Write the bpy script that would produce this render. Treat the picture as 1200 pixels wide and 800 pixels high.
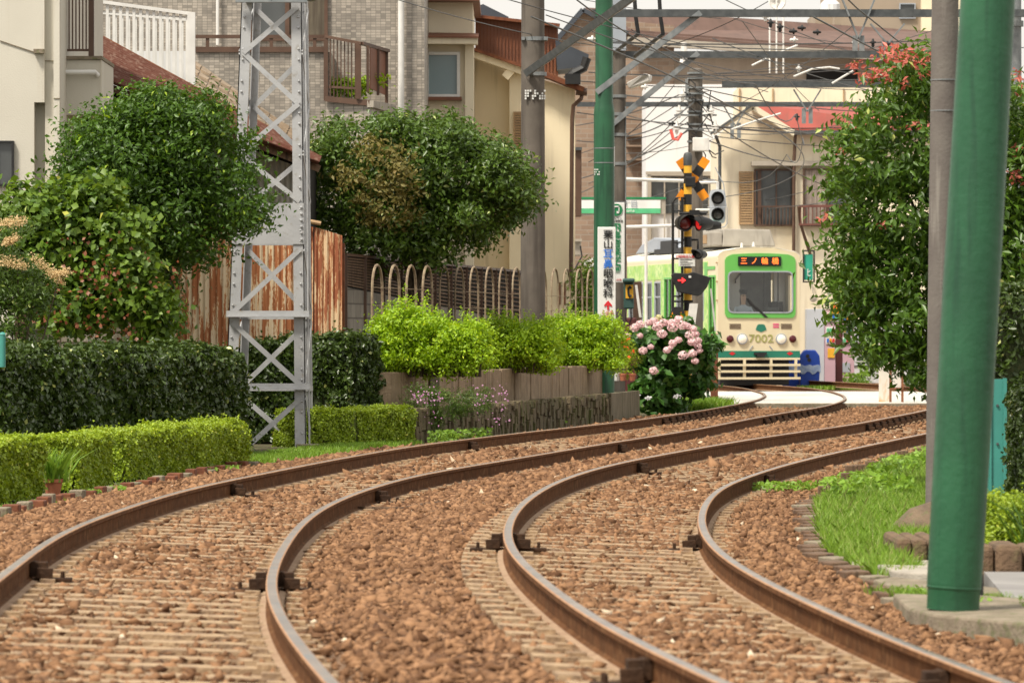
import bpy, math, random
import numpy as np
from mathutils import Vector, Matrix
R = math.radians
random.seed(7); rng = np.random.default_rng(11)
for o in list(bpy.data.objects): bpy.data.objects.remove(o)
SC = bpy.context.scene; COL = SC.collection
# ------------------------------------------------------------ camera, sky, sun, exposure
cam = bpy.data.cameras.new('camera'); cam_o = bpy.data.objects.new('camera', cam); COL.objects.link(cam_o)
cam.lens = 180; cam.sensor_width = 36; cam.clip_start = 0.5; cam.clip_end = 3000
cam_o.location = (0, 0, 1.40); cam_o.rotation_euler = (R(90), 0, 0); cam.shift_y = -5 / 1200
cam.dof.use_dof = True; cam.dof.focus_distance = 60; cam.dof.aperture_fstop = 9
SC.camera = cam_o
SUN_EL, SUN_AZ = 57, -136      # elevation; azimuth clockwise from +Y (minus = left of view)
SKY = 0.105; SUNP = 3.4; EXPO = 0.60
w = bpy.data.worlds.new('World'); SC.world = w; w.use_nodes = True
nt = w.node_tree; bg = nt.nodes['Background']
sky = nt.nodes.new('ShaderNodeTexSky'); sky.sky_type = 'NISHITA'; sky.sun_disc = False
sky.sun_elevation = R(SUN_EL); sky.sun_rotation = R(SUN_AZ); sky.air_density = 1.0; sky.dust_density = 4.0
hs = nt.nodes.new('ShaderNodeHueSaturation'); hs.inputs['Saturation'].default_value = 0.12
mx = nt.nodes.new('ShaderNodeMix'); mx.data_type = 'RGBA'; mx.inputs[0].default_value = 0.55
mx.inputs[7].default_value = (9.4, 8.9, 8.1, 1)          # even bright cloud cover over the sky
nt.links.new(sky.outputs[0], hs.inputs['Color']); nt.links.new(hs.outputs[0], mx.inputs[6])
nt.links.new(mx.outputs[2], bg.inputs[0]); bg.inputs[1].default_value = SKY
sl = bpy.data.lights.new('sun', 'SUN'); sl.energy = SUNP; sl.angle = R(10); sl.color = (1, .92, .79)
so = bpy.data.objects.new('sun', sl); COL.objects.link(so)
sd = Vector((math.sin(R(SUN_AZ)) * math.cos(R(SUN_EL)), math.cos(R(SUN_AZ)) * math.cos(R(SUN_EL)), math.sin(R(SUN_EL))))
so.rotation_euler = sd.to_track_quat('Z', 'Y').to_euler()
SC.view_settings.view_transform = 'Standard'; SC.view_settings.look = 'None'
SC.view_settings.exposure = EXPO; SC.view_settings.gamma = 1
SC.cycles.max_bounces = 6; SC.cycles.transparent_max_bounces = 8
# ------------------------------------------------------------ helpers
F = 6000.0; CZ = 1.40; HY = 395.0
def P(px, py, d): return Vector(((px - 600) * d / F, d, CZ - (py - HY) * d / F))
def GP(px, py, z=0.0):
    d = (CZ - z) * F / (py - HY); return Vector(((px - 600) * d / F, d, z))
def X_(px, d): return (px - 600) * d / F
def Z_(py, d): return CZ - (py - HY) * d / F
LOCAL = set()
def setp(o, label=None, cat=None, group=None, kind=None):
    if label: o['label'] = label
    if cat: o['category'] = cat
    if group: o['group'] = group
    if kind: o['kind'] = kind
    return o
def thing(name, label, cat, loc=(0, 0, 0), group=None, rotz=None):
    o = bpy.data.objects.new(name, None); COL.objects.link(o); o.location = loc; o.empty_display_size = .2
    if rotz is not None: o.rotation_euler = (0, 0, rotz); LOCAL.add(o.name)
    return setp(o, label, cat, group)
def worldloc(p):
    v = Vector((0, 0, 0))
    while p is not None: v += Vector(p.location); p = p.parent
    return v
def islocal(p):
    while p is not None:
        if p.name in LOCAL: return True
        p = p.parent
    return False
class MB:
    def __init__(s): s.v = []; s.f = []; s.m = []; s.ci = 0
    def add(s, vs, fs):
        n = len(s.v); s.v += [tuple(v) for v in vs]; s.f += [tuple(i + n for i in f) for f in fs]; s.m += [s.ci] * len(fs); return s
    def box(s, a, b):
        (x0, y0, z0), (x1, y1, z1) = a, b
        x0, x1 = min(x0, x1), max(x0, x1); y0, y1 = min(y0, y1), max(y0, y1); z0, z1 = min(z0, z1), max(z0, z1)
        return s.add([(x0, y0, z0), (x1, y0, z0), (x1, y1, z0), (x0, y1, z0), (x0, y0, z1), (x1, y0, z1), (x1, y1, z1), (x0, y1, z1)],
                     [(0, 3, 2, 1), (4, 5, 6, 7), (0, 1, 5, 4), (1, 2, 6, 5), (2, 3, 7, 6), (3, 0, 4, 7)])
    def pbox(s, px0, py0, px1, py1, d, t=.05):      # a box whose front lies at distance d
        a = P(px0, py0, d); b = P(px1, py1, d); return s.box((a.x, d, a.z), (b.x, d + t, b.z))
    def bar(s, p, q, w, h=None, up=(0, 0, 1)):
        h = h or w; p = Vector(p); q = Vector(q); t = (q - p).normalized(); u = Vector(up)
        if abs(t.dot(u)) > .98: u = Vector((0, 1, 0))
        a = t.cross(u).normalized() * w / 2; b = a.cross(t).normalized() * h / 2
        vs = [p - a - b, p + a - b, p + a + b, p - a + b, q - a - b, q + a - b, q + a + b, q - a + b]
        return s.add(vs, [(0, 1, 2, 3), (7, 6, 5, 4), (0, 4, 5, 1), (1, 5, 6, 2), (2, 6, 7, 3), (3, 7, 4, 0)])
    def angle(s, p, q, w, t=.008, flip=1, up=(0, 0, 1)):   # L-section bar
        p = Vector(p); q = Vector(q); d = (q - p).normalized(); u = Vector(up)
        if abs(d.dot(u)) > .98: u = Vector((0, 1, 0))
        a = d.cross(u).normalized(); b = a.cross(d).normalized()
        s.bar(p + b * w / 2, q + b * w / 2, t, w, up); s.bar(p + a * flip * w / 2, q + a * flip * w / 2, w, t, up); return s
    def tube(s, pts, r, n=8, cap=True):
        pts = [Vector(p) for p in pts]; k = len(pts); rs = r if hasattr(r, '__len__') else [r] * k
        prev = None; vs = []
        for i, p in enumerate(pts):
            t = (pts[min(i + 1, k - 1)] - pts[max(i - 1, 0)]).normalized()
            if prev is None:
                u = Vector((0, 0, 1)) if abs(t.z) < .9 else Vector((1, 0, 0)); a = t.cross(u).normalized()
            else:
                a = (prev - t * prev.dot(t)).normalized()
            prev = a; b = t.cross(a)
            for j in range(n):
                c = 2 * math.pi * j / n; vs.append(p + (a * math.cos(c) + b * math.sin(c)) * rs[i])
        fs = [(i * n + j, i * n + (j + 1) % n, (i + 1) * n + (j + 1) % n, (i + 1) * n + j) for i in range(k - 1) for j in range(n)]
        if cap: fs += [tuple(range(n))[::-1], tuple((k - 1) * n + j for j in range(n))]
        return s.add(vs, fs)
    def lathe(s, c, prof, n=20, axis='z', tilt=None):     # prof: list of (r, h)
        c = Vector(c); vs = []
        for r, h in prof:
            for j in range(n):
                a = 2 * math.pi * j / n
                if axis == 'z': v = Vector((r * math.cos(a), r * math.sin(a), h))
                elif axis == 'y': v = Vector((r * math.cos(a), h, r * math.sin(a)))
                else: v = Vector((h, r * math.cos(a), r * math.sin(a)))
                if tilt: v = tilt @ v
                vs.append(c + v)
        k = len(prof)
        fs = [(i * n + j, i * n + (j + 1) % n, (i + 1) * n + (j + 1) % n, (i + 1) * n + j) for i in range(k - 1) for j in range(n)]
        fs += [tuple(range(n))[::-1], tuple((k - 1) * n + j for j in range(n))]
        return s.add(vs, fs)
    def prism(s, poly, ext):         # polygon of 3-D points extruded by vector ext
        poly = [Vector(p) for p in poly]; e = Vector(ext); n = len(poly)
        vs = poly + [p + e for p in poly]
        return s.add(vs, [tuple(range(n)), tuple(range(2 * n - 1, n - 1, -1))] + [(i, i + n, (i + 1) % n + n, (i + 1) % n) for i in range(n)])
    def ring(s, outer, inner, ext):
        n = len(outer); e = Vector(ext); o = [Vector(p) for p in outer]; i_ = [Vector(p) for p in inner]
        vs = o + i_ + [p + e for p in o] + [p + e for p in i_]; fs = []
        for k in range(n):
            l = (k + 1) % n
            fs += [(k, l, n + l, n + k), (2 * n + k, 3 * n + k, 3 * n + l, 2 * n + l), (k, 2 * n + k, 2 * n + l, l), (n + k, n + l, 3 * n + l, 3 * n + k)]
        return s.add(vs, fs)
    def pframe(s, px0, py0, px1, py1, wpx, d, t=.05):
        for q in ((px0, py0, px1, py0 + wpx), (px0, py1 - wpx, px1, py1), (px0, py0 + wpx, px0 + wpx, py1 - wpx), (px1 - wpx, py0 + wpx, px1, py1 - wpx)):
            s.pbox(*q, d, t)
        return s
    def build(s, name, mats, parent=None, smooth=False, bevel=0, label=None, cat=None, group=None, kind=None, autosm=False):
        vs = [Vector(v) for v in s.v]
        if parent is not None: org = Vector((0, 0, 0)) if islocal(parent) else worldloc(parent); loc = Vector((0, 0, 0))
        else:
            A = np.array(s.v); org = Vector(((A[:, 0].min() + A[:, 0].max()) / 2, (A[:, 1].min() + A[:, 1].max()) / 2, A[:, 2].min())); loc = org
        me = bpy.data.meshes.new(name); me.from_pydata([tuple(v - org) for v in vs], [], s.f)
        mats = mats if isinstance(mats, (list, tuple)) else [mats]
        for m in mats: me.materials.append(m)
        if len(mats) > 1: me.polygons.foreach_set('material_index', s.m)
        if smooth: me.polygons.foreach_set('use_smooth', [True] * len(me.polygons))
        me.update()
        import bmesh
        bm = bmesh.new(); bm.from_mesh(me); bmesh.ops.recalc_face_normals(bm, faces=bm.faces)
        bm.to_mesh(me); bm.free()
        if smooth:
            try: me.set_sharp_from_angle(angle=R(40))
            except Exception: pass
        o = bpy.data.objects.new(name, me); COL.objects.link(o); o.location = loc
        if parent is not None: o.parent = parent
        if bevel:
            b = o.modifiers.new('bevel', 'BEVEL'); b.width = bevel; b.segments = 2; b.limit_method = 'ANGLE'
        return setp(o, label, cat, group, kind)
# ------------------------------------------------------------ materials
def N(nt, t, **kw):
    n = nt.nodes.new(t)
    for k, v in kw.items(): setattr(n, k, v)
    return n
def mat(name, c1, c2=None, scale=4, rough=.7, metal=0, bump=.0, bscale=40, streak=0, c3=None, c3t=.6, spec=.4, detail=6):
    m = bpy.data.materials.new(name); m.use_nodes = True; t = m.node_tree; b = t.nodes['Principled BSDF']
    b.inputs['Roughness'].default_value = rough; b.inputs['Metallic'].default_value = metal
    b.inputs['Specular IOR Level'].default_value = spec
    c2 = c2 or tuple(x * .8 for x in c1)
    tc = N(t, 'ShaderNodeTexCoord'); no = N(t, 'ShaderNodeTexNoise'); no.inputs['Scale'].default_value = scale; no.inputs['Detail'].default_value = detail
    t.links.new(tc.outputs['Object'], no.inputs['Vector'])
    mx = N(t, 'ShaderNodeMix', data_type='RGBA'); mx.inputs[6].default_value = (*c1, 1); mx.inputs[7].default_value = (*c2, 1)
    rp = N(t, 'ShaderNodeMapRange'); rp.inputs[1].default_value = .35; rp.inputs[2].default_value = .65
    t.links.new(no.outputs[0], rp.inputs[0]); t.links.new(rp.outputs[0], mx.inputs[0]); out = mx.outputs[2]
    if streak or c3:
        mp = N(t, 'ShaderNodeMapping'); mp.inputs['Scale'].default_value = (1, 1, .06) if streak else (1, 1, 1)
        n2 = N(t, 'ShaderNodeTexNoise'); n2.inputs['Scale'].default_value = streak or scale * 2.7; n2.inputs['Detail'].default_value = 5
        t.links.new(tc.outputs['Object'], mp.inputs[0]); t.links.new(mp.outputs[0], n2.inputs['Vector'])
        r2 = N(t, 'ShaderNodeMapRange'); r2.inputs[1].default_value = c3t - .08; r2.inputs[2].default_value = c3t + .12
        m2 = N(t, 'ShaderNodeMix', data_type='RGBA'); m2.inputs[7].default_value = (*(c3 or tuple(x * .55 for x in c1)), 1)
        t.links.new(n2.outputs[0], r2.inputs[0]); t.links.new(r2.outputs[0], m2.inputs[0]); t.links.new(out, m2.inputs[6]); out = m2.outputs[2]
    t.links.new(out, b.inputs['Base Color'])
    if bump:
        n3 = N(t, 'ShaderNodeTexNoise'); n3.inputs['Scale'].default_value = bscale; n3.inputs['Detail'].default_value = 4
        t.links.new(tc.outputs['Object'], n3.inputs['Vector'])
        bp = N(t, 'ShaderNodeBump'); bp.inputs['Strength'].default_value = bump; bp.inputs['Distance'].default_value = .02
        t.links.new(n3.outputs[0], bp.inputs['Height']); t.links.new(bp.outputs[0], b.inputs['Normal'])
    return m
def brickmat(name, c1, c2, mortar, bw, bh, ms=.006, rough=.7, offset=.5, bump=.4, dirt=.25):
    m = bpy.data.materials.new(name); m.use_nodes = True; t = m.node_tree; b = t.nodes['Principled BSDF']; b.inputs['Roughness'].default_value = rough
    tc = N(t, 'ShaderNodeTexCoord'); sp = N(t, 'ShaderNodeSeparateXYZ'); ad = N(t, 'ShaderNodeMath', operation='ADD'); cb = N(t, 'ShaderNodeCombineXYZ')
    t.links.new(tc.outputs['Object'], sp.inputs[0]); t.links.new(sp.outputs[0], ad.inputs[0]); t.links.new(sp.outputs[1], ad.inputs[1])
    t.links.new(ad.outputs[0], cb.inputs[0]); t.links.new(sp.outputs[2], cb.inputs[1])
    br = N(t, 'ShaderNodeTexBrick'); br.offset = offset; br.inputs['Scale'].default_value = 1
    br.inputs['Brick Width'].default_value = bw; br.inputs['Row Height'].default_value = bh; br.inputs['Mortar Size'].default_value = ms
    br.inputs['Color1'].default_value = (*c1, 1); br.inputs['Color2'].default_value = (*c2, 1); br.inputs['Mortar'].default_value = (*mortar, 1); br.inputs['Bias'].default_value = 0
    t.links.new(cb.outputs[0], br.inputs['Vector'])
    no = N(t, 'ShaderNodeTexNoise'); no.inputs['Scale'].default_value = 1.3; no.inputs['Detail'].default_value = 8; t.links.new(tc.outputs['Object'], no.inputs['Vector'])
    mr = N(t, 'ShaderNodeMapRange'); mr.inputs[1].default_value = .3; mr.inputs[2].default_value = .7; mr.inputs[3].default_value = 1 - dirt; mr.inputs[4].default_value = 1.08
    t.links.new(no.outputs[0], mr.inputs[0])
    mu = N(t, 'ShaderNodeMix', data_type='RGBA', blend_type='MULTIPLY'); mu.inputs[0].default_value = 1
    t.links.new(br.outputs[0], mu.inputs[6]); t.links.new(mr.outputs[0], mu.inputs[7]); t.links.new(mu.outputs[2], b.inputs['Base Color'])
    bp = N(t, 'ShaderNodeBump'); bp.inputs['Strength'].default_value = bump; bp.inputs['Distance'].default_value = .01; bp.invert = True
    t.links.new(br.outputs[1], bp.inputs['Height']); t.links.new(bp.outputs[0], b.inputs['Normal'])
    return m
def leafmat(name, cols, rough=.5, trans=.3, sheen=.5):      # cols: dark .. light natural leaf colours, glints painted into some, one picked per leaf
    m = bpy.data.materials.new(name); m.use_nodes = True; t = m.node_tree; b = t.nodes['Principled BSDF']; o = t.nodes['Material Output']
    at = N(t, 'ShaderNodeAttribute'); at.attribute_name = 'rnd'; cr = N(t, 'ShaderNodeValToRGB'); e = cr.color_ramp.elements
    for i, c in enumerate(cols):
        pos = i / (len(cols) - 1)
        if i == 0: e[0].position = 0; e[0].color = (*c, 1)
        elif i == len(cols) - 1: e[1].position = 1; e[len(e) - 1].color = (*c, 1)
        else: k = e.new(pos); k.color = (*c, 1)
    t.links.new(at.outputs['Fac'], cr.inputs[0]); t.links.new(cr.outputs[0], b.inputs['Base Color'])
    b.inputs['Roughness'].default_value = rough; b.inputs['Specular IOR Level'].default_value = sheen
    tr = N(t, 'ShaderNodeBsdfTranslucent'); ms = N(t, 'ShaderNodeMixShader'); ms.inputs[0].default_value = trans
    hb = N(t, 'ShaderNodeHueSaturation'); hb.inputs['Value'].default_value = 1.3; hb.inputs['Hue'].default_value = .485
    t.links.new(cr.outputs[0], hb.inputs['Color']); t.links.new(hb.outputs[0], tr.inputs[0])
    t.links.new(b.outputs[0], ms.inputs[1]); t.links.new(tr.outputs[0], ms.inputs[2]); t.links.new(ms.outputs[0], o.inputs[0])
    return m
def emis(name, c, s):
    m = bpy.data.materials.new(name); m.use_nodes = True; b = m.node_tree.nodes['Principled BSDF']
    b.inputs['Base Color'].default_value = (*c, 1); b.inputs['Emission Color'].default_value = (*c, 1); b.inputs['Emission Strength'].default_value = s
    return m
def glassmat(name, tint=(.75, .8, .8), gl=.18):
    m = bpy.data.materials.new(name); m.use_nodes = True; t = m.node_tree; o = t.nodes['Material Output']; t.nodes.remove(t.nodes['Principled BSDF'])
    tr = N(t, 'ShaderNodeBsdfTransparent'); tr.inputs[0].default_value = (*tint, 1); g = N(t, 'ShaderNodeBsdfGlossy'); g.inputs['Roughness'].default_value = .03
    fr = N(t, 'ShaderNodeFresnel'); fr.inputs[0].default_value = 1.5; a = N(t, 'ShaderNodeMath', operation='ADD'); a.inputs[1].default_value = gl; a.use_clamp = True
    ms = N(t, 'ShaderNodeMixShader'); t.links.new(fr.outputs[0], a.inputs[0]); t.links.new(a.outputs[0], ms.inputs[0])
    t.links.new(tr.outputs[0], ms.inputs[1]); t.links.new(g.outputs[0], ms.inputs[2]); t.links.new(ms.outputs[0], o.inputs[0]); return m
def bandmat(name, a, b_, size, off=0):     # painted horizontal safety bands
    m = bpy.data.materials.new(name); m.use_nodes = True; t = m.node_tree; b = t.nodes['Principled BSDF']; b.inputs['Roughness'].default_value = .5
    tc = N(t, 'ShaderNodeTexCoord'); sp = N(t, 'ShaderNodeSeparateXYZ'); t.links.new(tc.outputs['Object'], sp.inputs[0])
    m1 = N(t, 'ShaderNodeMath', operation='MULTIPLY_ADD'); m1.inputs[1].default_value = 1 / size; m1.inputs[2].default_value = off
    fr = N(t, 'ShaderNodeMath', operation='FRACT'); gt = N(t, 'ShaderNodeMath', operation='GREATER_THAN'); gt.inputs[1].default_value = .5
    mx = N(t, 'ShaderNodeMix', data_type='RGBA'); mx.inputs[6].default_value = (*a, 1); mx.inputs[7].default_value = (*b_, 1)
    t.links.new(sp.outputs[2], m1.inputs[0]); t.links.new(m1.outputs[0], fr.inputs[0]); t.links.new(fr.outputs[0], gt.inputs[0]); t.links.new(gt.outputs[0], mx.inputs[0])
    t.links.new(mx.outputs[2], b.inputs['Base Color']); return m
M = {}
M['cream_wall'] = mat('cream_wall', (.74, .66, .50), (.68, .60, .45), 1.2, .85, bump=.15, bscale=60, streak=7, c3=(.62, .54, .41), c3t=.62)
M['white_wall'] = mat('white_wall', (.56, .53, .455), (.51, .48, .41), .8, .85, bump=.15, bscale=50, streak=6, c3=(.48, .44, .36), c3t=.62)
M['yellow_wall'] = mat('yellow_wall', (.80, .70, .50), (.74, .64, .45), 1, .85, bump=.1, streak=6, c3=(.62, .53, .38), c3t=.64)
M['shade_wall'] = mat('shade_wall', (.66, .55, .36), (.60, .50, .33), 1, .85, bump=.1, streak=6, c3=(.38, .31, .2), c3t=.64)  # darker yellow render, shade of the left face put into the colour
M['pale_wall'] = mat('pale_wall', (.70, .70, .70), (.64, .64, .64), .6, .85, streak=4, c3=(.5, .5, .49), c3t=.64)
M['tile_wall'] = brickmat('tile_wall', (.22, .195, .165), (.42, .37, .31), (.17, .155, .13), .092, .05, .004, .45, offset=0, bump=.3)
M['brick_wall'] = brickmat('brick_wall', (.31, .22, .155), (.22, .15, .105), (.30, .25, .20), .42, .16, .012, .85)
M['block_wall'] = brickmat('block_wall', (.34, .31, .26), (.28, .25, .21), (.15, .13, .11), .42, .21, .012, .9, dirt=.5)
M['brown_clad'] = mat('brown_clad', (.19, .075, .04), (.15, .06, .035), 2, .6)
M['roof_brown'] = mat('roof_brown', (.15, .092, .075), (.12, .075, .06), 1.5, .8, streak=3, c3=(.10, .065, .055), c3t=.6)
M['roof_red'] = mat('roof_red', (.36, .075, .055), (.28, .06, .045), 1.5, .6, streak=5, c3=(.24, .07, .05), c3t=.60)
M['roof_dark'] = mat('roof_dark', (.05, .06, .075), None, 3, .6)
M['roof_tile'] = mat('roof_tile', (.34, .26, .18), (.22, .17, .12), 5, .8, bump=.3)
M['rust_roof'] = mat('rust_roof', (.085, .030, .020), (.12, .052, .036), 5, .85, bump=.2, c3=(.19, .12, .09), c3t=.60, spec=.15)
M['rust_edge'] = mat('rust_edge', (.28, .11, .045), (.18, .07, .035), 6, .9)
M['rust_steel'] = mat('rust_steel', (.12, .04, .02), (.2, .07, .03), 9, .85, bump=.3)
M['clip_steel'] = mat('clip_steel', (.035, .02, .013), (.06, .032, .018), 14, .9, spec=.15, bump=.4)
M['brown_paint'] = mat('brown_paint', (.075, .04, .025), (.10, .055, .035), 4, .5)
M['white_paint'] = mat('white_paint', (.68, .67, .64), (.6, .59, .56), 5, .45)
M['beige_metal'] = mat('beige_metal', (.36, .32, .26), (.32, .28, .23), 3, .5)
M['grey_metal'] = mat('grey_metal', (.40, .405, .41), (.345, .35, .36), 5, .5, metal=.0, bump=.1, c3=(.27, .25, .22), c3t=.66)
M['galv'] = mat('galv', (.17, .185, .19), (.24, .25, .25), 9, .5, metal=.3)
M['dark_steel'] = mat('dark_steel', (.055, .06, .062), (.09, .095, .095), 7, .55, metal=.2)
M['black'] = mat('black', (.012, .012, .013), (.02, .02, .02), 8, .5)
M['black_gloss'] = mat('black_gloss', (.008, .008, .009), None, 8, .2)
M['void'] = mat('void', (.015, .013, .012), None, 2, .9)  # near-black standing in for unlit depth
M['concrete'] = mat('concrete', (.37, .335, .28), (.28, .25, .21), 6, .9, bump=.35, bscale=70)
M['kerb'] = mat('kerb', (.25, .205, .15), (.16, .13, .09), 7, .95, bump=.5, bscale=40, c3=(.11, .12, .05), c3t=.6)
M['pole_concrete'] = mat('pole_concrete', (.135, .115, .095), (.10, .085, .07), 3, .85, bump=.2, streak=9, c3=(.07, .058, .048), c3t=.58)
M['pole_grey'] = mat('pole_grey', (.145, .13, .115), (.115, .10, .09), 4, .85, bump=.2, streak=14, c3=(.27, .25, .22), c3t=.68)
M['green_pole'] = mat('green_pole', (.022, .105, .048), (.015, .072, .034), 2.2, .40, bump=.15, bscale=25, streak=16, c3=(.011, .052, .027), c3t=.60)
M['teal'] = mat('teal', (.05, .25, .21), (.045, .21, .18), 3, .5)
M['wood'] = mat('wood', (.11, .062, .036), (.155, .10, .062), 8, .85, bump=.4, streak=20, c3=(.04, .025, .016), c3t=.58)
M['pile'] = mat('pile', (.31, .23, .15), (.23, .165, .105), 5, .95, bump=.8, bscale=30, streak=13, c3=(.15, .11, .07), c3t=.60)
M['stone'] = mat('stone', (.16, .125, .075), (.09, .07, .042), 9, .95, bump=1, bscale=30, streak=12, c3=(.085, .095, .028), c3t=.56)
M['stone_brown'] = mat('stone_brown', (.16, .10, .06), (.10, .065, .04), 5, .95, bump=.6, c3=(.13, .10, .05), c3t=.6)
M['soil'] = mat('soil', (.085, .062, .038), (.055, .042, .026), 3, 1, bump=.6, bscale=20, c3=(.09, .12, .03), c3t=.55)
M['gap_shade_bed'] = mat('gap_shade_bed', (.26, .155, .09), (.16, .095, .055), 20, 1, bump=1, bscale=60)  # ballast bed, shade between the stones put into its dark brown
M['asphalt'] = mat('asphalt', (.20, .185, .165), (.16, .15, .135), 2, .95, bump=.2)
M['slab'] = mat('slab', (.60, .58, .53), (.50, .48, .43), 2, .9, bump=.2, c3=(.45, .42, .36), c3t=.64)
M['paving'] = brickmat('paving', (.24, .23, .22), (.20, .19, .185), (.2, .18, .15), .3, .3, .008, .9, offset=0)
M['pot'] = mat('pot', (.45, .16, .085), (.38, .13, .07), 6, .8)
M['bark'] = mat('bark', (.10, .075, .05), (.06, .045, .03), 9, .95, bump=.6)
M['glass_dark'] = mat('glass_dark', (.04, .045, .045), (.08, .085, .085), 1.2, .12, spec=.6)
M['glass_blue'] = mat('glass_blue', (.13, .20, .22), (.17, .23, .24), .8, .15, spec=.6)
M['curtain'] = mat('curtain', (.36, .30, .25), (.26, .21, .18), 7, .8, streak=16, c3=(.2, .16, .13), c3t=.5)
M['louver'] = mat('louver', (.40, .26, .13), (.33, .21, .11), 4, .6)
M['tram_cream'] = mat('tram_cream', (.70, .62, .42), (.66, .58, .39), 1.5, .35)
M['tram_green'] = mat('tram_green', (.13, .46, .09), (.12, .42, .08), 1.5, .35)
M['tram_teal'] = mat('tram_teal', (.02, .20, .13), None, 2, .4)
M['tram_wrap'] = mat('tram_wrap', (.34, .58, .10), (.60, .72, .32), 3.0, .4, c3=(.22, .50, .12), c3t=.54)
M['tram_roof'] = mat('tram_roof', (.78, .75, .64), (.7, .67, .57), 2, .5)
M['ac_beige'] = mat('ac_beige', (.34, .31, .26), (.28, .255, .215), 3, .7, streak=6, c3=(.2, .18, .15), c3t=.6)
M['ac_grey'] = mat('ac_grey', (.34, .37, .41), (.30, .33, .37), 2, .6)
M['glass'] = glassmat('glass', (.94, .96, .95), .015)
M['yellow'] = mat('yellow', (.80, .42, .03), None, 6, .5)
M['orange'] = mat('orange', (.85, .30, .01), (.75, .25, .01), 6, .5)
M['bands'] = bandmat('bands', (.82, .45, .04), (.012, .012, .013), .43, .0)
M['sign_white'] = mat('sign_white', (.72, .72, .69), (.68, .68, .65), 3, .5)
M['ink'] = mat('ink', (.015, .015, .015), None, 5, .6)
M['ink_blue'] = mat('ink_blue', (.03, .17, .62), None, 5, .6)
M['ink_red'] = mat('ink_red', (.60, .02, .03), None, 5, .6)
M['ink_green'] = mat('ink_green', (.015, .22, .08), None, 5, .6)
M['ink_pink'] = mat('ink_pink', (.75, .12, .25), None, 5, .6)
M['band_green'] = mat('band_green', (.10, .48, .22), None, 5, .6)
M['gold'] = mat('gold', (.36, .36, .12), None, 5, .5)
M['red_on'] = emis('red_on', (.9, .02, .02), 2.2)
M['led'] = emis('led', (1, .16, .02), 1.6)
M['lamp_on'] = emis('lamp_on', (.75, .70, .58), .22)
M['green_on'] = emis('green_on', (.05, .8, .55), .9)
M['lens_dark'] = mat('lens_dark', (.05, .05, .05), (.08, .08, .08), 4, .25)
M['lens_red'] = mat('lens_red', (.12, .008, .008), None, 4, .25)
M['ceramic'] = mat('ceramic', (.72, .70, .66), None, 4, .25)
M['blue_plastic'] = mat('blue_plastic', (.012, .055, .36), (.01, .045, .3), 3, .4)
M['plastic_bag'] = mat('plastic_bag', (.35, .42, .55), (.2, .27, .45), 12, .4)
M['pink_metal'] = mat('pink_metal', (.50, .33, .38), (.45, .3, .35), 2, .5)
M['vend_white'] = mat('vend_white', (.50, .52, .56), (.45, .47, .5), 1.5, .5)
M['skin'] = mat('skin', (.70, .46, .33), None, 4, .6)
M['shirt'] = mat('shirt', (.66, .74, .84), (.62, .70, .80), 6, .8)
M['rock'] = mat('rock', (.17, .12, .075), (.10, .07, .045), 6, .95, bump=.8, c3=(.09, .11, .04), c3t=.6)
# leaves
M['l_dark'] = leafmat('l_dark', [(.035, .085, .006), (.09, .19, .012), (.16, .29, .02), (.34, .48, .04)], .45, .35)
M['l_cam'] = leafmat('l_cam', [(.045, .09, .010), (.12, .21, .025), (.21, .32, .05), (.42, .50, .14)], .38, .3, .5)
M['l_brown'] = leafmat('l_brown', [(.12, .11, .02), (.22, .18, .04), (.34, .25, .08)], .6)
M['l_ivy'] = leafmat('l_ivy', [(.06, .13, .010), (.17, .27, .018), (.31, .38, .035), (.46, .47, .08)], .5)
M['l_red'] = leafmat('l_red', [(.20, .07, .03), (.30, .10, .04), (.24, .16, .05)], .5)
M['l_hedge'] = leafmat('l_hedge', [(.030, .055, .010), (.075, .125, .018), (.15, .23, .03), (.50, .54, .18)], .34, .22, .5)  # leaf glints and dark gaps put into the lightest and darkest stops
M['l_box'] = leafmat('l_box', [(.18, .27, .012), (.34, .45, .02), (.48, .57, .035), (.62, .66, .10)], .5, .3)
M['l_lime'] = leafmat('l_lime', [(.20, .36, .008), (.38, .55, .012), (.52, .66, .02), (.64, .74, .04)], .5, .35)
M['l_grass'] = leafmat('l_grass', [(.13, .25, .02), (.25, .42, .04), (.37, .52, .08), (.48, .56, .18)], .5, .35)
M['l_pho'] = leafmat('l_pho', [(.045, .10, .010), (.12, .23, .022), (.24, .37, .04), (.50, .56, .15)], .38, .35, .5)
M['l_tip'] = leafmat('l_tip', [(.42, .10, .06), (.55, .15, .10), (.48, .24, .09)], .45)
M['l_hyd'] = leafmat('l_hyd', [(.03, .09, .014), (.08, .21, .03), (.18, .36, .07)], .45, .25)
M['l_cream'] = leafmat('l_cream', [(.50, .36, .16), (.62, .48, .26)], .7)
M['petal'] = leafmat('petal', [(.80, .58, .58), (.87, .70, .70), (.92, .84, .82)], .7, .35)
M['petal_y'] = leafmat('petal_y', [(.65, .60, .30), (.72, .68, .42)], .7, .2)
M['fl_orange'] = leafmat('fl_orange', [(.75, .10, .02), (.85, .22, .03)], .6)
M['fl_purple'] = leafmat('fl_purple', [(.5, .2, .4), (.62, .35, .55)], .6)
M['fl_white'] = leafmat('fl_white', [(.7, .7, .7), (.8, .8, .8)], .6)
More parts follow.
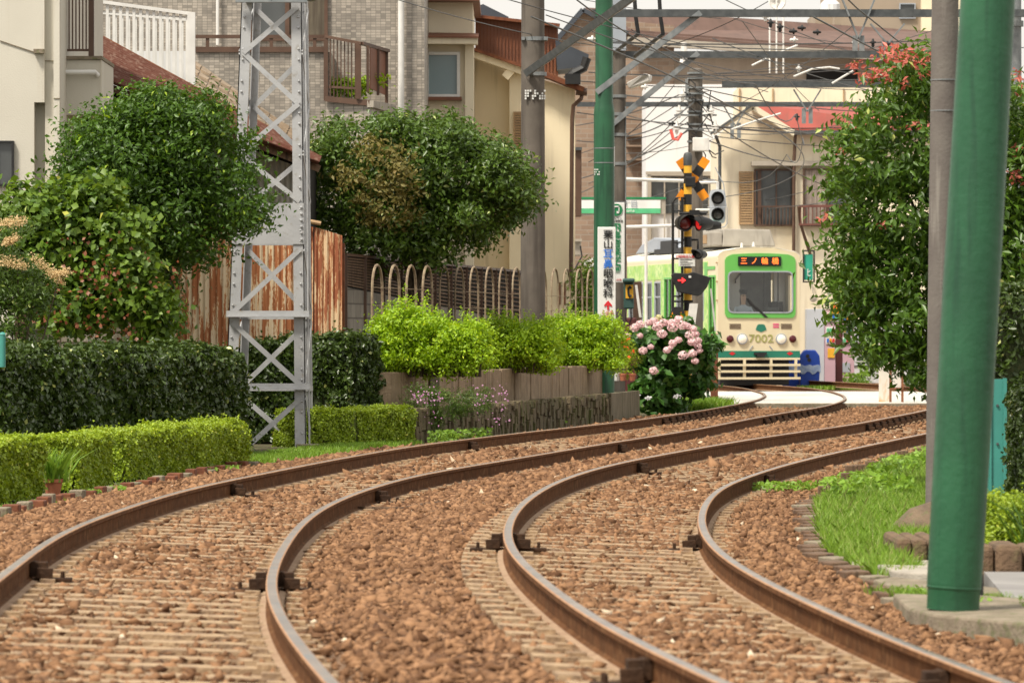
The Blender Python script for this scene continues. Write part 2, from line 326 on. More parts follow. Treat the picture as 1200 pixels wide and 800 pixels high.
# ------------------------------------------------------------ foliage
def unit(a): return a / np.maximum(np.linalg.norm(a, axis=1, keepdims=True), 1e-9)
def npmesh(name, V, Fc, k, material, parent=None, rnd=None, smooth=False):
    """V (n,3), Fc (m,k) ints"""
    if parent is not None: org = np.array(worldloc(parent)) if not islocal(parent) else np.zeros(3); loc = (0, 0, 0)
    else: org = np.array([V[:, 0].mean(), V[:, 1].mean(), V[:, 2].min()]); loc = org
    me = bpy.data.meshes.new(name); V = V - org
    me.vertices.add(len(V)); me.vertices.foreach_set('co', V.astype(np.float32).ravel())
    me.loops.add(Fc.size); me.loops.foreach_set('vertex_index', Fc.astype(np.int32).ravel())
    me.polygons.add(len(Fc)); me.polygons.foreach_set('loop_start', np.arange(0, Fc.size, k, dtype=np.int32))
    me.update(calc_edges=True)
    if rnd is not None:
        a = me.attributes.new('rnd', 'FLOAT', 'POINT'); a.data.foreach_set('value', rnd.astype(np.float32))
    if smooth: me.polygons.foreach_set('use_smooth', np.ones(len(Fc), bool))
    me.materials.append(material)
    o = bpy.data.objects.new(name, me); COL.objects.link(o); o.location = loc
    if parent is not None: o.parent = parent
    return o
def leafmesh(name, pts, nrm, L, material, parent=None, asp=.5, spread=.8, fold=.12, droop=0., szv=.35):
    n = len(pts); nn = unit(nrm + rng.normal(0, spread, (n, 3))); t = rng.normal(0, 1, (n, 3)); t[:, 2] -= droop * 2
    t = unit(t - nn * (t * nn).sum(1, keepdims=True)); s = np.cross(nn, t)
    l = (L * (1 + rng.uniform(-szv, szv, n)))[:, None]; w_ = l * asp
    a = pts - t * l / 2; c = pts + t * l / 2; b = pts + s * w_ / 2 + nn * l * fold - t * l * .08; d = pts - s * w_ / 2 + nn * l * fold - t * l * .08
    V = np.stack([a, b, c, d], 1).reshape(-1, 3); i = np.arange(n)[:, None] * 4
    Fc = np.concatenate([i + [0, 1, 2], i + [0, 2, 3]], 0)
    r = np.clip(rng.normal(.45, .25, n), 0, 1)
    return npmesh(name, V, Fc, 3, material, parent, np.repeat(r, 4))
def clumps(blobs, nclump, nleaf, cs, lo=.55, hi=1.03):
    B = np.array(blobs, float); area = (B[:, 3] * B[:, 5] + B[:, 3] * B[:, 4] + B[:, 4] * B[:, 5]); p = area / area.sum()
    C = []; NR = []
    while len(C) < nclump:
        i = rng.choice(len(B), p=p); u = rng.normal(0, 1, 3); u /= np.linalg.norm(u)
        f = lo + (hi - lo) * rng.uniform() ** .6
        q = B[i, :3] + u * B[i, 3:] * f
        inside = False
        for j in range(len(B)):
            if j != i and np.linalg.norm((q - B[j, :3]) / B[j, 3:]) < lo * .98: inside = True; break
        if inside: continue
        C.append(q); nu = u / B[i, 3:]; NR.append(nu / np.linalg.norm(nu))
    C = np.array(C); NR = np.array(NR); k = rng.integers(0, nclump, nleaf)
    off = rng.normal(0, 1, (nleaf, 3)) * cs * np.array([1, 1, .7])
    nr = NR[k] + np.array([0, 0, .55])
    return C[k] + off, nr
def limb(mb, a, b, r0, r1, bend=.1):
    a = Vector(a); b = Vector(b); n = 6; L = (b - a).length; w1 = Vector((random.uniform(-1, 1), random.uniform(-1, 1), random.uniform(-.3, .3))) * L * bend
    pts = [a.lerp(b, i / n) + w1 * math.sin(math.pi * i / n) for i in range(n + 1)]
    mb.tube(pts, [r0 + (r1 - r0) * i / n for i in range(n + 1)], 7)
def pxblobs(lst, d, ry=None):      # (px,py,rpx[,dd]) at distance d
    out = []
    for b in lst:
        dd = d + (b[3] if len(b) > 3 else 0); c = P(b[0], b[1], dd); r = b[2] * dd / F
        out.append((c.x, c.y, c.z, r, ry or r, r * (b[4] if len(b) > 4 else .95)))
    return out
def tree(name, label, cat, blobs, base, material, nclump, nleaf, L, cs, trunk_r=.09, asp=.5, group=None, droop=0, spread=.8, lo=.55, partname='crown', nl=7):
    t = thing(name, label, cat, base, group)
    p, n = clumps(blobs, nclump, nleaf, cs, lo); leafmesh(partname, p, n, L, material, t, asp, spread, droop=droop)
    mb = MB(); cen = Vector(np.array(blobs)[:, :3].mean(0)); fork = Vector(base).lerp(cen, .55)
    limb(mb, base, fork, trunk_r, trunk_r * .7, .04)
    B = sorted(blobs, key=lambda b: -b[3])
    for b in B[:nl]: limb(mb, fork, Vector(b[:3]) + Vector((0, 0, b[5] * .3)), trunk_r * .5, trunk_r * .12, .12)
    mb.build('trunk', M['bark'], t, smooth=True)
    return t
def hedge(name, label, path, width, z0, z1, material, dens, L, group=None, asp=.55, wob=.03, kind_cat='hedge', core=None, spread=.7):
    """path: (x,y) centreline"""
    path = [Vector((a, b, 0)) for a, b in path]; t = thing(name, label, kind_cat, (path[0].x, path[0].y, z0), group)
    seg = [(path[i + 1] - path[i]).length for i in range(len(path) - 1)]; TL = sum(seg)
    H = z1 - z0; per = 2 * H + width; nS = int(TL * per * dens); nE = int(width * H * dens)
    s = rng.uniform(0, TL, nS); c = rng.uniform(0, per, nS)
    cum = np.concatenate([[0], np.cumsum(seg)]); PX = np.array([[p.x, p.y] for p in path])
    x = np.interp(s, cum, PX[:, 0]); y = np.interp(s, cum, PX[:, 1])
    idx = np.clip(np.searchsorted(cum, s, side='right') - 1, 0, len(seg) - 1); T = np.diff(PX, axis=0); T /= np.linalg.norm(T, axis=1, keepdims=True)
    tx = T[idx]; sd = np.stack([tx[:, 1], -tx[:, 0]], 1)
    u = np.where(c < H, width / 2, np.where(c < H + width, width / 2 - (c - H), -width / 2)); z = np.where(c < H, c, np.where(c < H + width, H, per - c))
    nr = np.zeros((nS, 3)); side = np.where(c < H, 1, np.where(c < H + width, 0, -1)); nr[:, :2] = sd * side[:, None]; nr[:, 2] = (side == 0) * 1.0
    rr = .06; ex = np.clip((z - (H - rr)) / rr, 0, 1); u = u * (1 - .25 * ex * (side != 0) * rr / width * 2)
    wb = wob * (np.sin(s * 2.3 + z * 3 + 1) + np.sin(s * 7.1 - z * 8 + 1.3) * .5 + np.sin(z * 19 + s * 11) * .35 + np.sin(z * 23 - s * 17) * .35) + rng.normal(0, wob * .7, nS) + (rng.uniform(0, 1, nS) < .02) * rng.uniform(0, wob * 3, nS)
    A = np.stack([x + sd[:, 0] * u, y + sd[:, 1] * u, z0 + z], 1) + nr * wb[:, None]
    pts = [A]; nrs = [nr + np.array([0, 0, .45])]
    for e, sg in ((0, -1), (-1, 1)):
        p0 = PX[e]; tt = T[e]; s2 = np.array([tt[1], -tt[0]]); uu = rng.uniform(-width / 2, width / 2, nE); zz = rng.uniform(0, H, nE)
        w2 = wob * (np.sin(uu * 17 + zz * 9) + np.sin(zz * 29 + uu * 7)) + rng.normal(0, wob * .45, nE)
        q = np.stack([p0[0] + s2[0] * uu + tt[0] * sg * w2, p0[1] + s2[1] * uu + tt[1] * sg * w2, z0 + zz], 1)
        pts.append(q); nrs.append(np.tile(np.array([tt[0] * sg, tt[1] * sg, .45]), (nE, 1)))
    pts = np.concatenate(pts); nrs = np.concatenate(nrs)
    nz = np.sin(pts[:, 0] * 9 + pts[:, 2] * 17) + np.sin(pts[:, 0] * 23 - pts[:, 1] * 3 - pts[:, 2] * 29); keep = nz + rng.normal(0, .8, len(pts)) > -1.6
    leafmesh('foliage', pts[keep], nrs[keep], L, material, t, asp, spread)
    mb = MB(); ins = .045; nv = []
    for i, p in enumerate(path):
        k = min(i, len(T) - 1); tt = T[k]; s2 = np.array([tt[1], -tt[0]]); sh = Vector((tt[0], tt[1], 0)) * (ins if i == 0 else (-ins if i == len(path) - 1 else 0))
        for a, b in ((-1, 0), (1, 0), (1, 1), (-1, 1)):
            nv.append((p.x + sh.x + s2[0] * a * (width / 2 - ins), p.y + sh.y + s2[1] * a * (width / 2 - ins), z0 + (H - ins) * b))
    n = len(path); fs = [(0, 1, 2, 3), tuple(4 * (n - 1) + j for j in (3, 2, 1, 0))]
    for i in range(n - 1):
        for j in range(4): fs.append((4 * i + j, 4 * i + (j + 1) % 4, 4 * i + 4 + (j + 1) % 4, 4 * i + 4 + j))
    mb.add(nv, fs).build('twigs', core or M['twigs'], t)
    return t
M['twigs'] = mat('twigs', (.03, .045, .015), (.05, .055, .02), 30, 1, bump=.8, bscale=60)
M['twigs_lime'] = mat('twigs_lime', (.09, .14, .02), (.12, .12, .04), 30, 1, bump=.8, bscale=60)
def blades(name, pts, h, material, parent=None, wd=.006, lean=.35):
    n = len(pts); a = rng.uniform(0, 2 * np.pi, n); hh = h * rng.uniform(.5, 1.2, n); ln = rng.normal(0, lean, (n, 2))
    d = np.stack([np.cos(a), np.sin(a), np.zeros(n)], 1) * wd
    mid = pts + np.stack([ln[:, 0] * hh * .4, ln[:, 1] * hh * .4, hh * .6], 1); tip = pts + np.stack([ln[:, 0] * hh, ln[:, 1] * hh, hh * .95], 1)
    V = np.stack([pts - d, pts + d, mid + d * .7, tip, mid - d * .7], 1).reshape(-1, 3); Fc = np.arange(n)[:, None] * 5 + [0, 1, 2, 3, 4]
    return npmesh(name, V, Fc, 5, material, parent, np.repeat(np.clip(rng.normal(.5, .25, n), 0, 1), 5))
def in_poly(poly, n, z=0.0):
    A = np.array([(p[0], p[1]) for p in poly]); lo = A.min(0); hi = A.max(0); out = []
    while len(out) < n:
        q = rng.uniform(lo, hi, (n * 2, 2)); c = np.zeros(len(q), bool); j = len(A) - 1
        for i in range(len(A)):
            cond = ((A[i, 1] > q[:, 1]) != (A[j, 1] > q[:, 1])) & (q[:, 0] < (A[j, 0] - A[i, 0]) * (q[:, 1] - A[i, 1]) / (A[j, 1] - A[i, 1] + 1e-12) + A[i, 0]); c ^= cond; j = i
        out += list(q[c])
    q = np.array(out[:n]); return np.column_stack([q, np.full(n, z)])
# ------------------------------------------------------------ lettering
FONT_CACHE = {}
def text(s, h, loc, material, parent=None, name='lettering', sx=1.0, rot=None, align='CENTER', bold=0.0, thick=.003):
    cu = bpy.data.curves.new(name, 'FONT'); cu.body = s; cu.size = 1; cu.align_x = align; cu.align_y = 'CENTER'; cu.extrude = .004; cu.offset = bold; cu.resolution_u = 3
    ob = bpy.data.objects.new('tmp_text', cu); COL.objects.link(ob); dg = bpy.context.evaluated_depsgraph_get(); dg.update()
    me = bpy.data.meshes.new_from_object(ob.evaluated_get(dg)); bpy.data.objects.remove(ob); bpy.data.curves.remove(cu)
    n = len(me.vertices); co = np.zeros(n * 3); me.vertices.foreach_get('co', co); co = co.reshape(-1, 3)
    if n:
        co[:, 0] *= h * sx; co[:, 1] *= h; co[:, 2] *= thick / .004
        V = np.stack([co[:, 0], -co[:, 2], co[:, 1]], 1)
        if rot: c, sn = math.cos(rot), math.sin(rot); V = np.stack([V[:, 0] * c - V[:, 1] * sn, V[:, 0] * sn + V[:, 1] * c, V[:, 2]], 1)
        V = V + np.array(loc)
        if parent is not None and not islocal(parent): V = V - np.array(worldloc(parent))
        me.vertices.foreach_set('co', V.ravel())
    me.name = name; me.materials.clear(); me.materials.append(material); me.update()
    o = bpy.data.objects.new(name, me); COL.objects.link(o)
    if parent is not None: o.parent = parent
    return o
#@@STRUCT
# ============================================================ ground, ballast, tracks
LR=[(387,798),(353,760),(324,720),(314,690),(314,680),(318,662),(325,655),(337,630),(360,605),(380,592.5),(407,580),(445,567.5),(492,555),(579,541),(710,519),(760,511.6),(820,502),(880,490),(920,483),(960,477),(984,471),(991,467),(989,463),(974,458),(945,454),(905,451)]
LL=[(0,677),(50,635),(100,610),(150,594),(200,577.5),(250,565.5),(300,556),(380,540),(480,522.5),(560,512.5),(710,496),(760,490),(820,481),(860,474),(888,468),(897,463.5),(895,460),(880,456),(862,453),(840,450.8)]
RL=[(818,784),(732,748),(680,714),(640,684),(610,658),(594,642),(592.5,630),(595,610),(607,592.5),(630,575),(660,560),(710,545),(760,535),(810,526),(860,517.5),(900,511),(1000,497),(1082,481)]
RR=[(1179,798),(1096,771),(992,725),(908,687),(850,655),(830,635),(820,615),(821,600),(832,580),(850,567),(900,550),(925,542.5),(1000,525),(1082,508)]
CL = lambda d: .05 * float(np.clip((100 - d) / 35, 0, 1)); CR = lambda d: .06
def curve_of(pts, c, extra=()):
    A = []
    for px, py in pts:
        d = 70.
        for _ in range(30): d = (1.25 - c(d)) * F / (py - HY)
        A.append((d, (px - 600) * d / F))
    A += list(extra); A.sort(); A = np.array(A)
    D = np.arange(6, 181, .5); X = np.interp(D, A[:, 0], A[:, 1])
    lo = D < A[0, 0]
    if lo.any():   # continue the bend towards the camera
        s0 = (A[2, 1] - A[0, 1]) / (A[2, 0] - A[0, 0]); q = A[0, 0] - D[lo]; X[lo] = A[0, 1] - s0 * q + .0045 * q * q
    k = np.hanning(21); k /= k.sum(); Xp = np.pad(X, 10, mode='reflect', reflect_type='odd'); Xs = np.convolve(Xp, k, 'valid')
    return lambda d: float(np.interp(d, D, Xs))
fLR = curve_of(LR, lambda d: 0, [(150, 4.6), (165, 1.5), (180, -2.5)]); fLL = curve_of(LL, CL, [(17, -1.95), (19.5, -2.2), (22.5, -2.47), (150, 2.9), (165, -.2), (180, -4.2)])
fRR = curve_of(RR, lambda d: 0, [(78, 7.35), (90, 9.6), (103, 11.0), (116, 11.5), (130, 11.0), (143, 9.6), (160, 6.2), (180, 1.2)])
fRL = curve_of(RL, CR, [(103, 9.3), (116, 9.8), (130, 9.35), (143, 8.0), (160, 4.7), (180, -.2)])
def bedz(X, d):
    a, b, c, e = fLL(d), fLR(d), fRL(d), fRR(d)
    return np.interp(X, [a - 2.6, a - .5, a, b, c, e, e + .6, e + 3], [-.05, CL(d) - .02, CL(d), 0, CR(d), 0, -.01, -.03])
# wide ground to the horizon
g = MB(); g.add([(-900, -60, -.06), (900, -60, -.06), (900, 2400, -.06), (-900, 2400, -.06)], [(0, 1, 2, 3)])
g.build('ground', M['asphalt'], kind='structure')
# ballast bed following the tracks
ys = np.concatenate([np.arange(9, 40, .25), np.arange(40, 100.6, .5)]); V = []; Fc = []; nx = 60
def ledge(d): return np.interp(d, [8, 28, 38, 44, 48, 55, 60, 64, 70, 79, 91, 101], [-5.2, -4.6, -4.05, -3.85, -3.5, -2.95, -2.25, -1.75, -.55, .75, 2.4, 3.6])
def redge(d): return np.interp(d, [8, 20, 24.5, 26, 28.5, 31, 33, 37, 41, 43, 47, 51, 56, 60, 75, 101], [6, 2.95, 2.1, 2.03, 2.08, 2.0, 1.98, 2.16, 2.39, 2.5, 3.0, 3.4, 4.1, 4.75, 8.0, 14])
for y in ys:
    x = np.linspace(ledge(y), redge(y), nx); z = bedz(x, y) - .022
    V += [(a, y, b) for a, b in zip(x, z)]
V = np.array(V); V[:, 2] += rng.normal(0, .006, len(V)); i = np.arange(len(ys) - 1)[:, None] * nx + np.arange(nx - 1)[None, :]; i = i.ravel()
Fc = np.stack([i, i + 1, i + nx + 1, i + nx], 1)
o = npmesh('ballast_bed', V, Fc, 4, M['gap_shade_bed'], smooth=True); setp(o, kind='structure')
mb = MB(); mb.add([(-4, 122, -.03), (26, 122, -.03), (26, 190, -.03), (-4, 190, -.03)], [(0, 1, 2, 3)]); mb.build('far_ballast', M['gap_shade_bed'], kind='structure')
# soil verges
mb = MB(); yy = list(np.arange(9, 101, 2.0)); L_ = [(ledge(y) - .0, y, -.025) for y in yy] + [(-12 if y < 66 else -9, y, -.01) for y in yy[::-1]]
n = len(yy); mb.add([(ledge(y) + .03, y, -.03) for y in yy] + [(-14, y, -.01) for y in yy], [(k, k + 1, n + k + 1, n + k) for k in range(n - 1)])
mb.build('soil_verge', M['soil'], kind='structure')
mb = MB(); mb.add([(redge(y) - .03, y, -.035) for y in yy] + [(18, y, -.02) for y in yy], [(k, n + k, n + k + 1, k + 1) for k in range(n - 1)])
mb.build('soil_bank', M['soil'], kind='structure')
# level crossing roadway
mb = MB(); mb.box((3.3, 101, -.3), (40, 122, .11)); mb.build('crossing_road', M['slab'], kind='structure', bevel=.02)
mb = MB(); mb.box((3.3, 100.82, -.3), (40, 100.995, .10)); mb.build('crossing_kerb', M['kerb'], kind='structure', bevel=.02)
# rails
railm = [mat('rail_side', (.115, .048, .018), (.08, .034, .013), 6, .9, spec=.12, bump=.2, streak=0, c3=(.19, .10, .045), c3t=.60), mat('rail_head', (.36, .29, .23), (.26, .20, .155), 3, .33, metal=.75, bump=.05, c3=(.16, .2, .22), c3t=.58), mat('rail_lip', (.40, .215, .10), (.30, .15, .07), 6, .6, metal=.1), mat('rail_foot', (.34, .23, .145), (.26, .165, .10), 7, .9, bump=.3)]
RP = [(-.029, .145), (-.022, .15), (.022, .15), (.029, .145), (.030, .122), (.010, .108), (.009, .03), (.03, .018), (.062, .010), (.062, 0), (-.062, 0), (-.062, .010), (-.03, .018), (-.009, .03), (-.010, .108), (-.030, .122)]
def rail(f, c, y0, y1, parent):
    D = np.concatenate([np.arange(y0, min(50, y1), .3), np.arange(50, y1, .7)]); m = len(RP); vs = []; tilt = 0
    for d in D:
        sx = (f(d + .3) - f(d - .3)) / .6; l = math.hypot(sx, 1); nx_, ny_ = 1 / l, -sx / l
        for u, z in RP: vs.append((f(d) + nx_ * u, d + ny_ * u, z + c(d)))
    mb = MB()
    mb.v = vs
    for i in range(len(D) - 1):
        for j in range(m):
            mb.f.append((i * m + j, i * m + (j + 1) % m, (i + 1) * m + (j + 1) % m, (i + 1) * m + j)); mb.m.append(1 if j == 1 else (2 if j in (0, 2) else (3 if j in (7, 8, 10, 11) else 0)))
    return mb.build('rail', railm, parent, smooth=True)
slp = mat('sleeper_wood', (.39, .275, .165), (.29, .195, .112), 5, .9, bump=.8, bscale=30, c3=(.19, .125, .08), c3t=.56)
def sleeper_mesh(mb, fl, fr, cl, y, w=.23):
    xl, xr = fl(y), fr(y); mid = (xl + xr) / 2; sx = ((fl(y + .5) + fr(y + .5)) - (fl(y - .5) + fr(y - .5))) / 2
    l = math.hypot(sx, 1); ax = Vector((1 / l, -sx / l, (0 - cl(y)) / 1.4)); c = Vector((mid, y, cl(y) / 2 + .0)); h = .90
    jy = random.uniform(-.03, .03); c.y += jy
    mb.bar(c - ax * h + Vector((0, 0, -.052)), c + ax * h + Vector((0, 0, -.052)), w * random.uniform(.85, 1.1), .125 + random.uniform(-.008, .008))
    for s in (-1, 1):      # chair plates and spikes beside both rail feet
        g = (fr(y) - fl(y)) / 2 / (1 / l) * 1.0
        for e in (-1, 1):
            q = c + ax * (s * (xr - xl) / 2 * l ** 0 + e * .115) + Vector((0, 0, .014))
            mb.bar(q - ax * .04, q + ax * .04, w * random.uniform(.45, .7), .03)
def track(label, fl, fr, cl, y0, y1, ystuff0, group=None):
    t = thing('railway_track', label, 'railway track', ((fl(y0) + fr(y0)) / 2, y0, 0), 'curved tram tracks')
    rail(fl, cl, y0, y1, t); rail(fr, lambda d: 0, y0, y1, t)
    y = y0 + .2; k = 0; rest = MB()
    while y < min(y1, 100.5):
        if 16 < y and k < 98: mb = MB(); sleeper_mesh(mb, fl, fr, cl, y); mb.build('sleeper', slp, t); k += 1
        else: sleeper_mesh(rest, fl, fr, cl, y)
        sx = (fl(y + .5) - fl(y - .5)); y += .56 / math.hypot(sx, 1)
    rest.build('sleepers', slp, t, kind='stuff')
    return t
TL_ = track('left-hand rusty track that bends past the hedges and leads to the tram', fLL, fLR, CL, 9, 175, 0)
TR_ = track('right-hand rusty track, the one nearer the green pole and the grass patch', fRL, fRR, CR, 9, 175, 0)
def brace(f, c, y, side, parent, big=1.0, name='rail_brace'):
    sx = (f(y + .3) - f(y - .3)) / .6; l = math.hypot(sx, 1); ax = Vector((1 / l, -sx / l, 0)) * side; tt = Vector((sx / l, 1 / l, 0)); o_ = Vector((f(y), y, c(y)))
    mb = MB(); b = big
    mb.bar(o_ + ax * .012 + Vector((0, 0, .075)), o_ + ax * .05 + Vector((0, 0, .075)), .13 * b, .085)
    mb.bar(o_ + ax * .05 + Vector((0, 0, .085)), o_ + ax * .105 + Vector((0, 0, .085)), .10 * b, .055); mb.bar(o_ + ax * .05 - tt * .09 * b + Vector((0, 0, .055)), o_ + ax * .14 - tt * .09 * b + Vector((0, 0, .05)), .03, .06)
    mb.bar(o_ + ax * .05 + Vector((0, 0, .045)), o_ + ax * .12 + Vector((0, 0, .045)), .05 * b, .05)
    mb.bar(o_ + ax * .03 + Vector((0, 0, .014)), o_ + ax * .24 + Vector((0, 0, .014)), .15 * b, .022)
    for s in (-.035, .035):
        mb.tube([o_ + ax * .19 + tt * s * b + Vector((0, 0, .02)), o_ + ax * .19 + tt * s * b + Vector((0, 0, .06))], .012, 6)
        mb.tube([o_ + ax * .04 + tt * s * b + Vector((0, 0, .08)), o_ + ax * .085 + tt * s * b + Vector((0, 0, .08))], .013, 6)
    mb.build(name, M['clip_steel'], parent, bevel=.004)
def ydof(py, c): 
    d = 50.
    for _ in range(30): d = (1.25 - c(d)) * F / (py - HY)
    return d
for py in (650, 562, 514): brace(fLL, CL, ydof(py, CL), 1, TL_)
for py in (662, 570, 517): brace(fLR, lambda d: 0, ydof(py, lambda d: 0), 1, TL_)
brace(fLR, lambda d: 0, ydof(662, lambda d: 0), -1, TL_)
for py in (618, 538): brace(fRL, CR, ydof(py, CR), 1, TR_)
for py in (618, 760): brace(fRL, CR, ydof(py, CR), -1, TR_)
for py in (552,): brace(fRR, lambda d: 0, ydof(py, lambda d: 0), 1, TR_)
for py in (620, 774): brace(fRR, lambda d: 0, ydof(py, lambda d: 0), -1, TR_)
for y in np.arange(79, 100, 1.15): brace(fLL, CL, y, 1, TL_, .9, 'rail_clip')
for y in np.arange(81, 100, 1.15): brace(fLR, lambda d: 0, y, 1, TL_, .9, 'rail_clip')
for y in np.arange(72, 99, 1.15): brace(fRL, CR, y, 1, TR_, .9, 'rail_clip')
# loose ballast stones
def stones(name, n, y0, y1, size, xfun, zoff, label, seed=1):
    r = np.random.default_rng(seed)
    y = np.sqrt(r.uniform(y0 ** 1.0, y1 ** 1.0, n) ** 2) if y1 < 40 else r.uniform(y0, y1, n)
    k = r.uniform(0, 1, n); X = np.zeros(n); Z = np.zeros(n); keep = np.ones(n, bool)
    for i in range(n):
        d = y[i]; a, b = ledge(d) + .05, redge(d) - .05; x = a + (b - a) * k[i]
        l1, l2, r1, r2 = fLL(d), fLR(d), fRL(d), fRR(d); X[i] = x
        for q in (l1, l2, r1, r2):
            if abs(x - q) < .075: keep[i] = False
        if min(abs(x - l1), abs(x - l2), abs(x - r1), abs(x - r2)) < .2 and r.uniform() < .5: keep[i] = False
        if (l1 < x < l2) or (r1 < x < r2) or (l1 - .32 < x < l2 + .32 and r.uniform() < .7) or (r1 - .32 < x < r2 + .32 and r.uniform() < .7):
            den = math.sin(d * .55 + x * 1.3) + math.sin(d * .23 + 2 + x * 2.1) * .8
            if r.uniform() > np.clip(.55 + .36 * den, .16, 1): keep[i] = False
        Z[i] = bedz(x, d)
    X, y, Z = X[keep], y[keep], Z[keep]; n = len(X)
    base = np.array([[1, 0, 0], [-1, 0, 0], [0, 1, 0], [0, -1, 0], [0, 0, 1], [0, 0, -1], [.62, .55, .5], [-.6, -.5, .55], [-.5, .62, -.4]], float)[:6]
    f8 = np.array([[0, 2, 4], [2, 1, 4], [1, 3, 4], [3, 0, 4], [2, 0, 5], [1, 2, 5], [3, 1, 5], [0, 3, 5]])
    s = size * np.exp(r.normal(0, .55, n)); s = np.clip(s, size * .35, size * 2.3)
    sc = np.stack([s * r.uniform(.7, 1.6, n), s * r.uniform(.6, 1.2, n), s * r.uniform(.35, .8, n)], 1)
    V = base[None] * (1 + r.normal(0, .25, (n, 6, 1))) + r.normal(0, .28, (n, 6, 3)); V *= sc[:, None]
    a = r.uniform(0, 2 * np.pi, n); ca, sa = np.cos(a), np.sin(a); e = r.normal(0, .5, n); ce, se = np.cos(e), np.sin(e)
    x1 = V[..., 0] * ca[:, None] - V[..., 1] * sa[:, None]; y1_ = V[..., 0] * sa[:, None] + V[..., 1] * ca[:, None]; z1 = V[..., 2]
    y2 = y1_ * ce[:, None] - z1 * se[:, None]; z2 = y1_ * se[:, None] + z1 * ce[:, None]
    V = np.stack([x1 + X[:, None], y2 + y[:, None], z2 + (Z + zoff + sc[:, 2] * .25)[:, None]], -1).reshape(-1, 3)
    Fa = (np.arange(n)[:, None, None] * 6 + f8[None]).reshape(-1, 3)
    o = npmesh(name, V, Fa, 3, M['ballast'], rnd=np.repeat(r.uniform(0, 1, n), 6)); setp(o, label, 'ballast', kind='stuff'); return o
bm_ = leafmat('ballast', [(.10, .048, .024), (.31, .17, .088), (.47, .285, .16), (.57, .41, .255), (.64, .54, .40)], .9, 0, .2); M['ballast'] = bm_
stones('ballast_stones', 170000, 16.5, 46, .0155, None, 0, 'reddish brown crushed stones around the near rails', 1)
stones('ballast_stones', 130000, 46, 100.5, .022, None, 0, 'reddish brown crushed stones around the far rails', 2)
#@@LEFT
# ============================================================ LEFT SIDE: buildings
def poly(mb, pts, d, t=.1):          # outline given in photo pixels at distance d (number or list), real thickness t
    ds = d if hasattr(d, '__len__') else [d] * len(pts)
    return mb.prism([P(a, b, c) for (a, b), c in zip(pts, ds)], (0, t, 0))
# pale house at the far left
t = thing('house', 'pale grey-cream rendered house at the left edge of the photo with one dark window', 'house', (X_(0, 66), 66, 0))
mb = MB(); a = P(-260, 0, 66); b = P(40, 0, 66); mb.box((a.x, 66, 0), (b.x, 73, 7.6)); c = P(52, 0, 66); e = P(63, 0, 66); f_ = P(70, 0, 66)
mb.box((b.x, 66.25, 0), (c.x, 73, 7.6)); mb.box((b.x, 66, Z_(120, 66)), (c.x, 66.25, 7.6)); mb.box((c.x, 66.1, 0), (e.x, 73, 7.6)); mb.box((e.x, 65.97, 0), (f_.x, 73, 7.6))
mb.build('wall', M['white_wall'], t)
mb = MB(); mb.bar(P(0, 48, 65.99), P(42, 62, 65.99), .012); mb.box((b.x - .0, 65.9, Z_(63, 66)), (c.x, 66.0, Z_(58, 66))); mb.pbox(52, 71, 63, 72, 66.08, .03); mb.pbox(63, 115, 70, 116, 65.96, .03); mb.build('joint', M['kerb'], t)
wf = MB().pframe(-30, 165, 16, 218, 2.5, 65.93, .12).pbox(-6, 165, -3, 218, 65.95, .08).build('window_frame', M['black'], t)
MB().pbox(-28, 167, 14, 216, 65.985, .01).build('pane', M['glass_dark'], wf)
# small balcony bay
t = thing('balcony', 'cream boxed balcony with white pipe below it and brown bar railing', 'balcony', (X_(95, 67), 67, Z_(135, 67)))
MB().box((X_(70.5, 67), 67, Z_(135, 67)), (X_(119, 67), 69, Z_(70, 67))).build('parapet', M['white_wall'], t, bevel=.01)
MB().box((X_(70.5, 67), 66.96, Z_(70, 67)), (X_(120, 67), 69, Z_(66, 67))).build('coping', M['kerb'], t)
MB().tube([P(71, 85, 66.9), P(112, 85, 66.9), P(114, 88, 66.98)], .035, 10).build('pipe', M['white_paint'], t, smooth=True)
mb = MB(); mb.bar(P(72, -30, 67.1), P(109, -30, 67.1), .05)
for px in range(73, 106, 4): mb.bar(P(px, -30, 67.1), P(px, 60, 67.1), .018)
mb.bar(P(71, 59, 67.1), P(109, 59, 67.1), .035, .03); mb.bar(P(107, -30, 67.1), P(107, 67, 67.1), .07, .07); mb.build('railing', M['brown_paint'], t)
MB().box((X_(70, 68), 68.4, 0), (X_(121, 68), 70, Z_(136, 68))).build('recess', M['void'], t)  # near-black block, shade below the balcony put into its colour
# corrugated shed with rusty roof
def corr(mb, quad, n, amp, th=.012, m=2):
    """quad: 4 corners a,b (one edge) d,c (other edge); ridges run from edge ab to edge dc"""
    a, b, c, d = [Vector(q) for q in quad]; nr = (b - a).cross(d - a).normalized(); k = n * 6; vs = []
    for i in range(k + 1):
        s = i / k; o_ = nr * amp * math.sin(s * n * 2 * math.pi)
        for j in range(m + 1):
            q = a.lerp(b, s).lerp(d.lerp(c, s), j / m) + o_; vs += [q, q - nr * th]
    w_ = 2 * (m + 1); fs = []
    for i in range(k):
        for j in range(m):
            p = i * w_ + 2 * j; fs += [(p, p + w_, p + w_ + 2, p + 2), (p + 1, p + 3, p + w_ + 3, p + w_ + 1)]
    for j in range(m): fs += [(2 * j, 2 * j + 2, 2 * j + 3, 2 * j + 1), (k * w_ + 2 * j, k * w_ + 2 * j + 1, k * w_ + 2 * j + 3, k * w_ + 2 * j + 2)]
    for i in range(k): fs += [(i * w_, i * w_ + 1, (i + 1) * w_ + 1, (i + 1) * w_), (i * w_ + 2 * m, (i + 1) * w_ + 2 * m, (i + 1) * w_ + 2 * m + 1, i * w_ + 2 * m + 1)]
    return mb.add(vs, fs)
